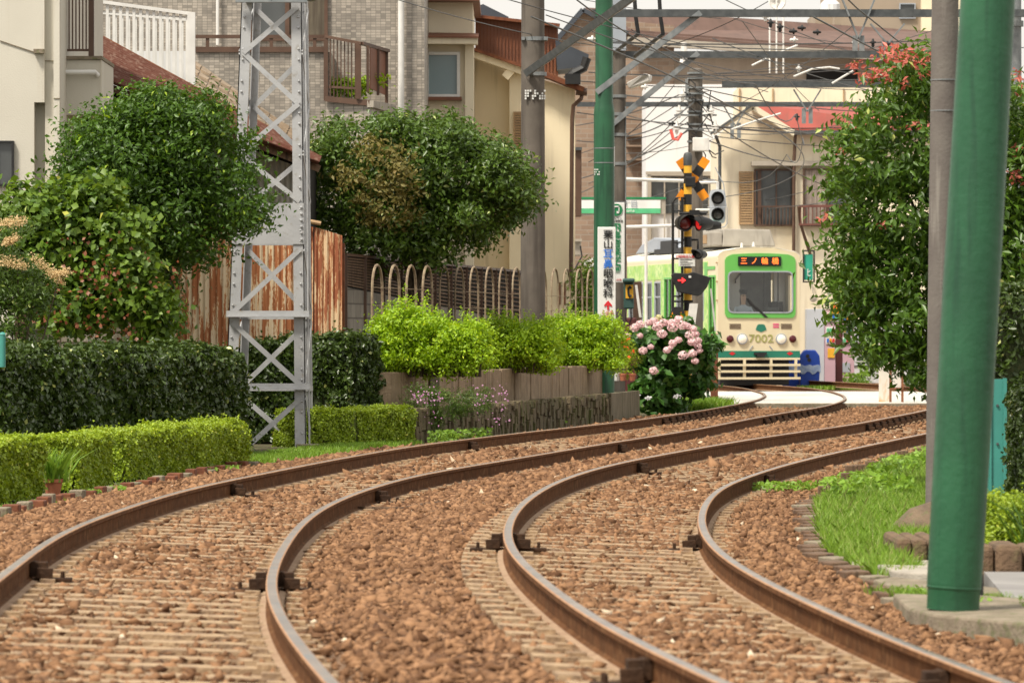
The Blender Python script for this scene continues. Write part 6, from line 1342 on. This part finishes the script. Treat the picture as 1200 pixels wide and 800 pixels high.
# sign boards on the crossing edge
D = 102.2
t = thing('board_panel', 'weathered white board with orange rust stain at the crossing edge', 'board', (X_(1036, D), D, .11))
MB().box((X_(1030, D), D, .08), (X_(1042.5, D), D + .04, Z_(396, D))).build('board', rustmat('board_rust', (.66, .62, .54), (.62, .34, .14), (.45, .2, .08), 1.05, 4), t, bevel=.005)
D = 101.7
t = thing('sign_frame', 'rusty angle-iron frame holding two white panels at the crossing edge', 'sign frame', (X_(1050, D), D, .11)); fm = mat('frame_rust', (.16, .07, .04), (.26, .10, .045), 7, .85)
MB().bar((X_(1043.5, D), D, .05), P(1043.5, 392, D), .045).bar((X_(1057.5, D), D, .05), P(1057.5, 392, D), .045).bar(P(1043, 426, D - .03), P(1058, 426, D - .03), .035).bar(P(1043, 455, D - .03), P(1058, 455, D - .03), .035).build('frame', fm, t)
MB().pbox(1045.2, 398, 1056, 424.5, D, .015).pbox(1045.2, 427.5, 1056, 454, D, .015).build('panels', rustmat('panel_rust', (.68, .64, .57), (.6, .36, .2), (.45, .2, .08), 1.12, 4), t)
MB().tube([P(1081, 470, 100.6), P(1080, 464, 100.6), P(1084, 462, 100.6), P(1086, 470, 100.6)], .02, 6).build('hoop_marker', M['galv'], None, label='small bent metal hoop on the crossing kerb beside the grey pole', cat='hoop')
# weeds and climbing stems along the far verge
patch('weeds', 'tall weeds and vines against the pale shed wall beyond the crossing', [(Vector((X_(px, 140), 140, z)), .2, 160) for px, z in ((1013, .1), (1017, .4), (1020, .7), (1024, 1.0), (1022, 1.2), (1016, .9), (1026, .3))], .5, M['l_grass'], .09)
patch('weeds', 'low bright weeds at the foot of the shed wall right of the maroon post', [(Vector((X_(px, 139), 139, 0)), .22, 130) for px in (992, 998, 1004, 1010)], .42, M['l_grass'], .09)
patch('weeds', 'low weeds in front of the shed wall right of the rusty sign frame', [(Vector((X_(px, 139), 139, 0)), .3, 110) for px in (1063, 1072, 1080)], .35, M['l_pho'], .09)
A = np.array([(X_(random.uniform(936, 1085), 137 + 0), 137 + random.uniform(-.5, .5), 0) for k in range(2500)]); setp(blades('grass', A, .12, M['l_grass'], wd=.012), 'strip of grass at the foot of the buildings beyond the far track', 'grass', kind='stuff')
# ============================================================ RIGHT foreground
Dg = 25.0
t = thing('green_pole', 'thick glossy green steel pole in the right foreground, leaning slightly to the right', 'catenary pole', (X_(1116, Dg), Dg, .07))
c0 = Vector((X_(1116.5, Dg), Dg, .07)); c1 = Vector((X_(1157.5, Dg), Dg, Z_(0, Dg))); ax = (c1 - c0).normalized(); rt = Vector((0, 0, 1)).rotation_difference(ax).to_matrix()
H = 6.2; Lc = (c1 - c0).length
MB().lathe(c0, [(.128, 0), (.129, .10), (.1325, .112), (.134, .13), (.1375, Lc * .35), (.140, Lc * .5), (.134, Lc), (.12, H)], 48, 'z', rt).build('pole', M['green_pole'], t, smooth=True)
MB().lathe(c0 + ax * .105, [(.1295, -.004), (.1335, 0), (.1345, .006), (.133, .012)], 48, 'z', rt).build('weld_ring', M['green_pole'], t, smooth=True)
MB().box((c0.x + .128, c0.y, .14), (c0.x + .15, c0.y + .06, .24)).build('earth_lug', M['dark_steel'], t)
D = 36.5
t = thing('utility_pole', 'slim grey concrete pole immediately behind the thick green pole', 'utility pole', (X_(1100, D), D, 0))
MB().lathe((X_(1100, D), D, 0), [(.098, 0), (.097, 3), (.088, 8)], 28, 'z', Matrix.Rotation(R(.7), 3, 'Y')).build('pole', M['pole_grey'], t, smooth=True)
mb = MB()
for py in (94, 130): mb.lathe(P(1107, py, D), [(.1, -.004), (.103, -.004), (.103, .004), (.1, .004)], 24)
mb.build('band', M['galv'], t)
# slabs, kerb stones, rocks, edging
t = thing('kerb_slab', 'weathered concrete kerb slab under the foot of the thick green pole', 'kerb', (2.6, 24, -.05))
MB().prism([(1.98, 26.6, -.06), (1.95, 25.2, -.06), (2.03, 24.65, -.06), (2.55, 23.5, -.06), (6, 21.5, -.06), (6, 24.2, -.06), (2.9, 25.6, -.06), (2.45, 26.4, -.06)], (0, 0, .13)).build('slab', M['kerb'], t, bevel=.015)
o = MB().prism([(2.55, 26.5, -.05), (2.92, 25.68, -.05), (6, 24.3, -.05), (6, 29, -.05), (2.7, 29.3, -.05)], (0, 0, .11)).build('paving', M['paving']); setp(o, kind='structure')
a_, b_ = GP(998, 672), GP(1086, 690)
setp(MB().prism([(2.02, 28.6, -.05), (2.06, 27.9, -.05), (2.7, 26.75, -.05), (2.75, 27.3, -.05), (2.15, 28.9, -.05)], (0, 0, .10)).build('kerb_slab', M['kerb'], bevel=.012), 'pale kerb slab between the grass patch and the green pole', 'kerb')
setp(MB().prism([(2.14, 30.0, -.05), (2.18, 29.1, -.05), (2.6, 28.6, -.05), (2.65, 29.8, -.05)], (0, 0, .12)).build('paving_slab', M['concrete'], bevel=.012), 'light grey paving slab at the lower end of the grass patch', 'paving slab')
setp(MB().box((2.05, 30.6, -.03), (2.9, 31.5, .03)).build('paving_slab', M['concrete'], bevel=.012), 'light grey paving slab in front of the stone block by the grey pole', 'paving slab')
mb = MB()
for k in range(5): x = 2.42 + k * .098; mb.box((x, 32.2 + random.uniform(-.02, .02), -.04), (x + .094, 33.4, .13 + random.uniform(-.01, .01)))
setp(mb.build('stone_block', M['stone_brown'], bevel=.03), 'row of upright brown edging stones left of the green pole foot', 'edging stone')
mb = MB(); mb.lathe((3.02, 36.4, -.1), [(.42, 0), (.36, .16), (.22, .28), (.06, .33)], 9); o = mb.build('rock', M['rock'], bevel=.03, smooth=False); o.scale = (.9, 1.6, 1)
setp(o, 'mossy brown rock mound beside the grey pole above the grass patch', 'rock')
# grass patch
gp_ = [(2.12, 29.2), (2.05, 31), (2.03, 33), (2.2, 37), (2.43, 41), (2.56, 43), (3.05, 47), (3.5, 51), (4.2, 56), (4.85, 60), (5.2, 60), (4.6, 52), (3.9, 46), (3.5, 41), (3.1, 37), (2.8, 33.6), (2.45, 32), (2.45, 30.6), (2.3, 29.3)]
setp(blades('grass', in_poly(gp_, 40000, -.02), .12, M['l_grass'], wd=.0045), 'long bright green grass patch inside the right-hand curve', 'grass', kind='stuff')
setp(blades('grass', in_poly([(2.0, 27.4), (2.05, 26.7), (2.7, 25.9), (2.6, 26.7), (1.9, 27.8)], 1500, 0), .08, M['l_grass'], wd=.003), 'thin grass between kerb slabs left of the green pole', 'grass', kind='stuff')
setp(blades('grass', in_poly([(2.5, 23.2), (3.5, 22.2), (3.5, 22.5), (2.6, 23.5)], 700, 0), .05, M['l_grass'], wd=.003), 'thin grass in front of the green pole kerb', 'grass', kind='stuff')
setp(blades('grass', in_poly(gp_, 2600, -.02), .17, leafmat('l_straw', [(.20, .30, .05), (.42, .46, .14), (.55, .52, .25)], .6), wd=.0022, lean=.4), 'taller straw-tipped grass stems over the long grass patch', 'grass', kind='stuff')
patch('weeds', 'leafy creeping weeds on the ballast at the top of the grass patch', [(Vector((x, y, 0)), .16, 170) for x, y in ((2.3, 46.3), (2.5, 46.5), (2.75, 46.7), (3.0, 47.2), (3.3, 49.5), (3.7, 52.5), (4.1, 55.5), (4.5, 58), (4.95, 61), (5.5, 64))], .09, M['l_grass'], .045)
patch('weeds', 'taller dandelion-like weeds along the posts above the grass patch', [(Vector((x, y, 0)), .16, 150) for x, y in ((2.75, 43), (3.1, 45), (3.5, 48), (3.9, 51), (4.4, 54), (3.3, 44))], .22, M['l_grass'], .07)
patch('weeds', 'small weeds around the foot of the green pole', [(Vector((2.1, 27.3, 0)), .1, 60), (Vector((2.35, 25.9, .02)), .08, 50), (Vector((2.55, 25.2, .05)), .05, 30), (Vector((2.8, 23.4, .0)), .08, 60), (Vector((3.2, 22.8, 0)), .08, 60)], .07, M['l_grass'], .03)
k = 0
for d in list(np.arange(26.8, 43.4, .62)) + list(np.arange(44, 61, 1.15)):
    x = redge(d); a = (redge(d + .4) - redge(d)) / .4; tt = Vector((a, 1, 0)).normalized(); q = Vector((x + random.uniform(-.03, .05), d, 0)); tall = d > 43.5
    mb = MB()
    if tall: mb.box((q.x - .06, q.y, -.12), (q.x + .06, q.y + .14, .07 + random.uniform(-.03, .06)))
    else: mb.bar(q + Vector((-.07 - random.uniform(0, .04), 0, .0)), q + Vector((.05, .04, .005)), random.uniform(.16, .3), .07)
    o = mb.build('edging_post' if tall else 'edging_stone', M['wood'] if tall or k % 4 else M['kerb'], bevel=.008)
    if tall: setp(o, 'short dark timber edging post between the ballast and the grass patch', 'edging post', 'timber edging posts by the grass')
    else: setp(o, 'dark flat edging brick between the ballast and the grass patch', 'edging brick', 'edging bricks by the grass')
    k += 1
# bed and shrubs at the right edge
t = thing('stone_border', 'low rough stone border under the yellow-green bush at the right edge', 'border', (3.1, 30, -.05)); mb = MB()
for k in range(9): x = 2.62 + k * .16; mb.box((x, 29.45 + random.uniform(-.05, .05), -.05), (x + .155, 30.0, .19 + random.uniform(-.03, .03)))
mb.build('stones', M['stone_brown'], t, bevel=.035)
tree('bush', 'yellow-green clipped bush beside the thick green pole', 'bush', pxblobs([(1160, 625, 30), (1190, 620, 34), (1215, 625, 34), (1175, 600, 24), (1205, 602, 24), (1165, 645, 22)], 31, .35), (3.0, 31.2, .05), M['l_box'], 420, 15000, .030, .032, .02, .5)
t = thing('iris_clump', 'long arching green iris leaves at the right edge in front of the bush', 'plant', (3.15, 30.1, .15)); blades('leaves', np.array([(3.2 + random.gauss(0, .09), 30.1 + random.gauss(0, .08), .14) for k in range(170)]), .34, M['l_dark'], t, wd=.009, lean=.6)
hedge('tall_hedge', 'dark glossy tall hedge at the right edge behind the yellow-green bush', [(3.66, 37.3), (4.5, 37.3)], .5, .0, 1.02, M['l_hedge'], 6000, .04, wob=.03)
D = 41
t = thing('teal_gate', 'turquoise painted steel gate leaf just right of the thick green pole', 'gate', (X_(1165, D), D, 0))
MB().box((X_(1150, D), D, .1), (X_(1179, D), D + .03, Z_(444, D))).build('sheet', M['teal'], t)
mb = MB(); mb.pbox(1176, 443, 1180, 580, D - .03, .06); mb.pbox(1160, 445, 1162, 580, D - .02, .02); mb.build('frame', M['teal'], t)
MB().lathe(P(1169, 475, D - .005), [(.012, 0), (.01, -.01)], 8, 'y').lathe(P(1169, 520, D - .005), [(.012, 0), (.01, -.01)], 8, 'y').build('bolts', M['dark_steel'], t)
hedge('tall_hedge', 'dark unclipped hedge behind the turquoise gate at the right edge', [(X_(1158, 44), 44), (X_(1330, 44), 44.5)], .6, .0, 1.75, M['l_hedge'], 2600, .06, wob=.06)
# photinia tree
D = 47
bl = pxblobs([(1055, 112, 42), (1080, 92, 34), (1100, 170, 66), (1030, 200, 42), (1065, 250, 68), (1006, 272, 30), (1030, 322, 44), (1090, 330, 68), (1066, 378, 38), (1100, 410, 50), (1130, 260, 70), (1195, 200, 60), (1205, 300, 64), (1190, 380, 60), (1240, 250, 60), (1175, 130, 40), (1230, 160, 46), (1025, 150, 26), (990, 320, 20), (1000, 365, 20), (992, 168, 15), (1170, 440, 34), (1215, 430, 44), (985, 215, 14), (1040, 400, 26), (1160, 300, 60)], D, .85)
t = tree('tree', 'large glossy green tree with red young leaf tips behind the green and grey poles', 'tree', bl, (X_(1130, D), 48, 0), M['l_pho'], 560, 34000, .090, .115, .10, .42, droop=.6, nl=9, spread=.9, lo=.5)
A = []; nn = []
for px, py, r, n_ in ((1042, 62, 9, 150), (1058, 68, 8, 110), (1000, 78, 6, 60), (1015, 90, 7, 80), (1040, 92, 9, 110), (1075, 72, 9, 110), (1088, 66, 7, 70), (1030, 84, 6, 60), (1058, 100, 7, 60), (1095, 90, 8, 80), (1190, 90, 8, 80), (1198, 110, 7, 60), (1070, 150, 5, 30), (1190, 175, 7, 60), (1195, 210, 7, 60), (1075, 145, 4, 25), (985, 180, 3, 20), (1000, 150, 4, 25), (1040, 265, 4, 20), (965, 256, 4, 25), (1033, 262, 3, 15), (1188, 205, 6, 40)):
    for k in range(int(n_ * .33)): q = P(px + random.gauss(0, r), py + random.gauss(0, r * .6), D - .55 + random.gauss(0, .15)); A.append(tuple(q)); nn.append((0, -.6, .8))
leafmesh('red_tips', np.array(A), np.array(nn), .07, M['l_tip'], t, .38)
sprigs(t, [(975, 255, 1000, 240), (960, 290, 995, 300), (968, 330, 1000, 335), (985, 170, 1005, 150), (1005, 385, 1000, 420), (1040, 400, 1036, 428), (1025, 390, 1022, 415), (1060, 420, 1075, 440), (960, 350, 990, 345), (975, 200, 1000, 195)], D - .6, 22, M['l_pho'], .08)
tree('shrub', 'sparse dark shrub under the big tree, beyond the rusty sign frame', 'shrub', pxblobs([(1072, 415, 18), (1085, 430, 16), (1068, 400, 12)], 141, .4), (X_(1080, 141), 141, 0), M['l_hedge'], 60, 800, .13, .12, .02, .4)
#@@WIRES
# ============================================================ OVERHEAD line equipment
def insul(p, ax, parent, s=1.0, name='insulator'):
    MB().lathe(p, [(.02 * s, -.18 * s), (.05 * s, -.12 * s), (.05 * s, -.06 * s), (.10 * s, -.05 * s), (.10 * s, -.02 * s), (.05 * s, 0), (.10 * s, .02 * s), (.10 * s, .05 * s), (.05 * s, .06 * s), (.03 * s, .18 * s)], 12, ax).build(name, M['ceramic'], parent, smooth=True)
def vhang(px, D, y0, y1, parent, w_=18):
    a, b, c = P(px - w_, y0, D), P(px + w_, y0, D), P(px, y1 - 14, D); MB().bar(a, c, .10, .03).bar(b, c, .10, .03).bar(P(px - 4, y1 - 18, D), P(px - 4, y1, D), .09, .03).bar(P(px + 4, y1 - 18, D), P(px + 4, y1, D), .09, .03).build('hanger', M['galv'], parent)
beams = [(88, 20, 693, 1260, 'nearest'), (100, 68, 733, 1140, 'second'), (112, 102, 846, 1140, 'third'), (122, 125, 676, 1140, 'farthest')]
for D, py, x0, x1, nm in beams:
    t = thing('overhead_beam', {'nearest': 'highest horizontal steel beam across the top of the photo, on the green sign pole', 'second': 'second steel beam below the top one, starting at the grey pole', 'third': 'shorter steel beam just above the red roof, starting right of the brick building', 'farthest': 'lowest and thinnest steel beam crossing behind the signal pole'}[nm], 'overhead beam', P((x0 + x1) / 2, py, D), 'overhead line beams')
    MB().angle(P(x0, py, D), P(x1, py, D), .13 if D < 120 else .11, .014, up=(0, 0, 1)).bar(P(x0, py - 2.5, D + .06), P(x1, py - 2.5, D + .06), .02, .05).build('beam', M['dark_steel'], t)
    if D == 88: vhang(1006, D, -8, 60, t, 22); vhang(880, D, -20, -4, t)
    if D == 100: vhang(1040, D, 28, 66, t, 20)
    if D == 112: vhang(946, D, 105, 145, t, 16)
    if D == 122: vhang(862, D, 124, 162, t, 14)
    xr = X_({88: 1192, 100: 1150, 112: 1135, 122: 1128}[D], D)
    t2 = thing('beam_post', 'grey post at the right end of the %s overhead beam' % {'nearest': 'top', 'second': 'second', 'third': 'third', 'farthest': 'lowest'}[nm], 'post', (xr, D + .3, 0), 'posts of the overhead beams'); MB().lathe((xr, D + .3, 0), [(.12, 0), (.1, 7.6)], 16).build('pole', M['galv'] if D == 88 else M['pole_concrete'], t2, smooth=True)
    MB().lathe((xr, D + .3, 6.8), [(.125, -.05), (.14, -.05), (.14, .05), (.125, .05)], 16).build('band', M['galv'], t2)
# transformer / wire pole behind the signal
D = 112
t = thing('utility_pole', 'short-looking concrete pole wrapped with wires and brackets above the crossing signal', 'utility pole', (X_(814, D), D, 0))
MB().lathe((X_(815, D), D, 0), [(.17, 0), (.155, Z_(84, D)), (.15, Z_(82, D)), (.08, Z_(80, D))], 20).build('pole', M['pole_concrete'], t, smooth=True)
mb = MB()
for py in (86, 92, 103, 110, 118, 131, 146, 152, 166): mb.lathe((X_(815, D), D, Z_(py, D)), [(.165, -.02), (.185, -.02), (.185, .02), (.165, .02)], 16)
mb.box((X_(803, D), D - .1, Z_(118, D)), (X_(806, D), D, Z_(93, D))); mb.pbox(790, 134, 840, 136, D - .25, .06); mb.pbox(795, 150, 836, 151.5, D - .25, .06); mb.build('brackets', M['galv'], t)
MB().box((X_(811, D), D - .45, Z_(178, D)), (X_(830, D), D - .2, Z_(162, D))).build('junction_box', M['ceramic'], t, bevel=.02)
mb = MB()
for k in range(9):
    y0 = random.uniform(88, 165); a = P(random.uniform(800, 812), y0, D - .25); pts = [a + Vector((.12 * q * random.uniform(.4, 1.2), -.02 * q, -.10 * q + .02 * q * q * random.uniform(-1, 1))) for q in range(6)]; mb.tube(pts, .014, 5)
mb.build('loose_cables', M['black'], t)
for px, py in ((796, 131), (800, 112), (833, 131), (838, 149), (793, 150)): insul(P(px, py, D - .3), 'z', t, .8)
MB().tube([P(786, 152, D - .5), P(789, 163, D - .5), P(794, 164, D - .5), P(799, 156, D - .5)], .035, 8).build('red_wire_cover', mat('coral', (.80, .13, .10), None, 4, .5), t, smooth=True)
# wires
def wire(p, q, sag, r, label, mt='black', group='overhead wires', n=16):
    p = Vector(p); q = Vector(q); pts = [p.lerp(q, i / n) - Vector((0, 0, sag * 4 * (i / n) * (1 - i / n))) for i in range(n + 1)]
    o = MB().tube(pts, r, 5).build('overhead_wire', M[mt], smooth=True); setp(o, label, 'wire', group); return o
# contact and catenary wires following both tracks
for f1, f2, nm in ((fLL, fLR, 'left-hand'), (fRL, fRR, 'right-hand')):
    for k, (dz, r) in enumerate(((5.15, .012), (5.75, .010))):
        ysx = [60, 88, 100, 112, 122, 140, 165]; pts = []
        for i in range(len(ysx) - 1):
            for j in range(6): s = j / 6; y = ysx[i] + (ysx[i + 1] - ysx[i]) * s; pts.append(((f1(y) + f2(y)) / 2, y, dz - (.35 * 4 * s * (1 - s) if k else 0)))
        o = MB().tube(pts, r, 5).build('contact_wire' if k == 0 else 'catenary_wire', M['dark_steel']); setp(o, ('%s wire running along above the %s track' % ('lower power' if k == 0 else 'upper carrying', nm)), 'wire', 'track power wires')
defs = [((450, -5, 70), (735, 58, 92), .1, .010), ((575, -6, 75), (1200, 95, 120), .4, .011), ((640, 18, 76), (1010, 96, 118), .3, .012), ((700, 47, 88), (1200, 56, 100), .12, .012), ((700, 50, 88), (1085, 48, 104), .05, .016),
 ((690, 85, 96), (1100, 68, 118), .2, .014), ((733, 87, 100), (1100, 90, 116), .1, .014), ((676, 95, 110), (1100, 84, 125), .25, .014), ((812, 88, 112), (1110, 60, 130), .1, .012), ((812, 92, 112), (1120, 106, 130), .1, .012),
 ((812, 104, 112), (640, 150, 140), .2, .016), ((812, 110, 112), (660, 185, 150), .2, .014), ((812, 118, 112), (670, 230, 150), .3, .016), ((812, 131, 112), (690, 215, 145), .2, .013), ((812, 146, 112), (700, 200, 140), .3, .014), ((812, 150, 112), (640, 218, 140), .2, .02),
 ((818, 110, 112), (1060, 180, 145), .2, .012), ((818, 131, 112), (1000, 230, 148), .2, .018), ((818, 120, 112), (1100, 160, 140), .4, .014), ((818, 103, 112), (1100, 128, 140), .25, .016), ((818, 146, 112), (1060, 152, 148), .15, .03), ((818, 160, 112), (930, 190, 149), .1, .02),
 ((676, 132, 118), (1100, 140, 135), .3, .016), ((733, 112, 100), (815, 112, 112), .05, .018), ((733, 160, 100), (815, 118, 112), .15, .018), ((676, 165, 120), (815, 140, 112), .2, .013), ((690, 190, 125), (790, 100, 120), .2, .012), ((733, 135, 100), (1000, 142, 125), .35, .012),
 ((850, 0, 92), (1000, 62, 104), .05, .012), ((900, 2, 95), (760, 60, 100), .1, .010), ((870, 25, 90), (960, 130, 112), .1, .010), ((655, -6, 90), (845, 22, 95), .05, .008), ((860, 22, 100), (1010, 52, 110), .1, .010), ((835, 45, 96), (1105, 120, 120), .2, .012), ((740, 35, 90), (900, 108, 118), .1, .012), ((1000, 30, 95), (870, 120, 120), .1, .010), ((1096, 35, 100), (840, 86, 112), .15, .010), ((733, 180, 102), (845, 160, 140), .1, .010), ((838, 160, 130), (1060, 172, 149), .1, .016)]
def place(px, py):
    h = 'top edge' if py < 12 else None
    if px < 660: return 'concrete pole' if not h else 'photo top by concrete pole'
    if px < 760: return ('photo top by green pole' if h else ('low brick wall' if py > 150 else ('grey pole' if py > 80 else 'green sign pole')))
    if px < 860: return ('sky above wire pole' if py < 60 else ('wire pole head' if py < 108 else 'mid wire pole'))
    if px < 960: return 'photo top above tram' if h else ('white aerial mast' if py < 60 else ('red gable' if py > 120 else 'brown roof eave'))
    return ('top of red-tipped tree' if py < 75 else ('red-tipped tree, roof height' if py < 132 else 'upper windows'))
SEEN = {}
def wlabel(k, a, b, r):
    base = '%s cable from %s to %s' % ('thick' if r > .015 else 'thin', place(a[0], a[1]), place(b[0], b[1])); n_ = SEEN.get(base, 0); SEEN[base] = n_ + 1
    return base if n_ == 0 else base + (', steeper' if n_ == 1 else (', lower' if n_ == 2 else ', lowest'))
for k, (a, b, sg, r) in enumerate(defs):
    wire(P(*a), P(*b), sg, r * .8, wlabel(k, a, b, r), 'black' if k % 3 else 'dark_steel')
ilab = {(1004, 50): 'left of the V-shaped hanger at top right', (1023, 50): 'on the V-shaped hanger at top right', (1040, 52): 'right of the V-shaped hanger at top right', (897, 20): 'just above the top beam over the aerial mast', (903, 27): 'just below the top beam over the aerial mast', (914, 32): 'on the sloping white wire by the aerial mast', (930, 37): 'upper one of the hanging string right of the aerial mast', (940, 33): 'tilted just under the top beam above the tram', (936, 80): 'beside the curved pale arm', (694, 46): 'left of the green sign pole near the top', (931, 47): 'lower one of the hanging string right of the aerial mast', (958, 38): 'between the aerial mast and the V-shaped hanger', (934, 137): 'in front of the red roof', (788, 145): 'left of the wire pole before the white building', (756, 102): 'beside the white street lamp head'}
for px, py, D in ((1004, 50, 95), (1023, 50, 95), (1040, 52, 95), (897, 20, 94), (903, 27, 92), (914, 32, 92), (930, 37, 95), (940, 33, 96), (936, 80, 104), (694, 46, 88), (931, 47, 96), (958, 38, 96), (934, 137, 108), (788, 145, 110), (756, 102, 105)):
    o = MB().lathe(P(px, py, D), [(.012, -.09), (.03, -.07), (.03, -.02), (.06, -.015), (.06, .015), (.03, .02), (.015, .07)], 12, random.choice('zx')).build('insulator', M['ceramic'] if random.random() < .5 else M['black'], smooth=True); setp(o, 'small %s insulator %s' % ('ribbed', ilab[(px, py)]), 'insulator')
for pts, lb in ((((881, 77), (908, 64), (935, 53)), 'straight pale steady arm hanging in the wires above the tram'), (((930, 90), (952, 81), (972, 79), (984, 81)), 'curved pale steady arm in the wires above the red roof'), (((975, 98), (988, 90), (1000, 83)), 'short pale steady arm beside the red-tipped tree'), (((857, 152), (885, 142), (915, 133)), 'long thin pale arm across the red roof gable')):
    o = MB().tube([P(a, b, 103) for a, b in pts], .02, 8).build('steady_arm', M['ceramic'], smooth=True); setp(o, lb, 'steady arm')
for px in (745, 774):
    o = MB().tube([P(px - 2, -12, 90), P(px, 20, 90), P(px + 3, 40, 90), P(px - 5, 46, 92), P(px - 30, 66, 96)], .035, 8).build('drop_bracket', M['black'], smooth=True); setp(o, 'black curved drop bracket hanging from the top beam, %s of the pair' % ('left' if px == 745 else 'right'), 'bracket', 'drop brackets')
# aerials above the brown roof
D = 166
t = thing('antenna', 'white roof aerial mast with dish against the sky', 'antenna', P(912, 60, D)); mb = MB()
for px in (902, 910, 918): mb.tube([P(px, 86, D), P(px, 20 if px != 910 else -10, D)], .03, 6)
mb.tube([P(902, 52, D), P(918, 52, D)], .03, 6); mb.build('mast', M['ceramic'], t); MB().lathe(P(911, 2, D), [(.02, .25), (.25, .1), (.28, .0), (.25, -.02), (.02, .15)], 18, 'y').build('dish', M['ceramic'], t, smooth=True)
o = MB().tube([P(801, 50, 164), P(802, 64, 164), P(800, 74, 164)], .1, 8).build('roof_vent_pipe', M['ceramic']); setp(o, 'white vent pipe on the eave of the brick building', 'pipe')
wb = P(900, 12, 95)
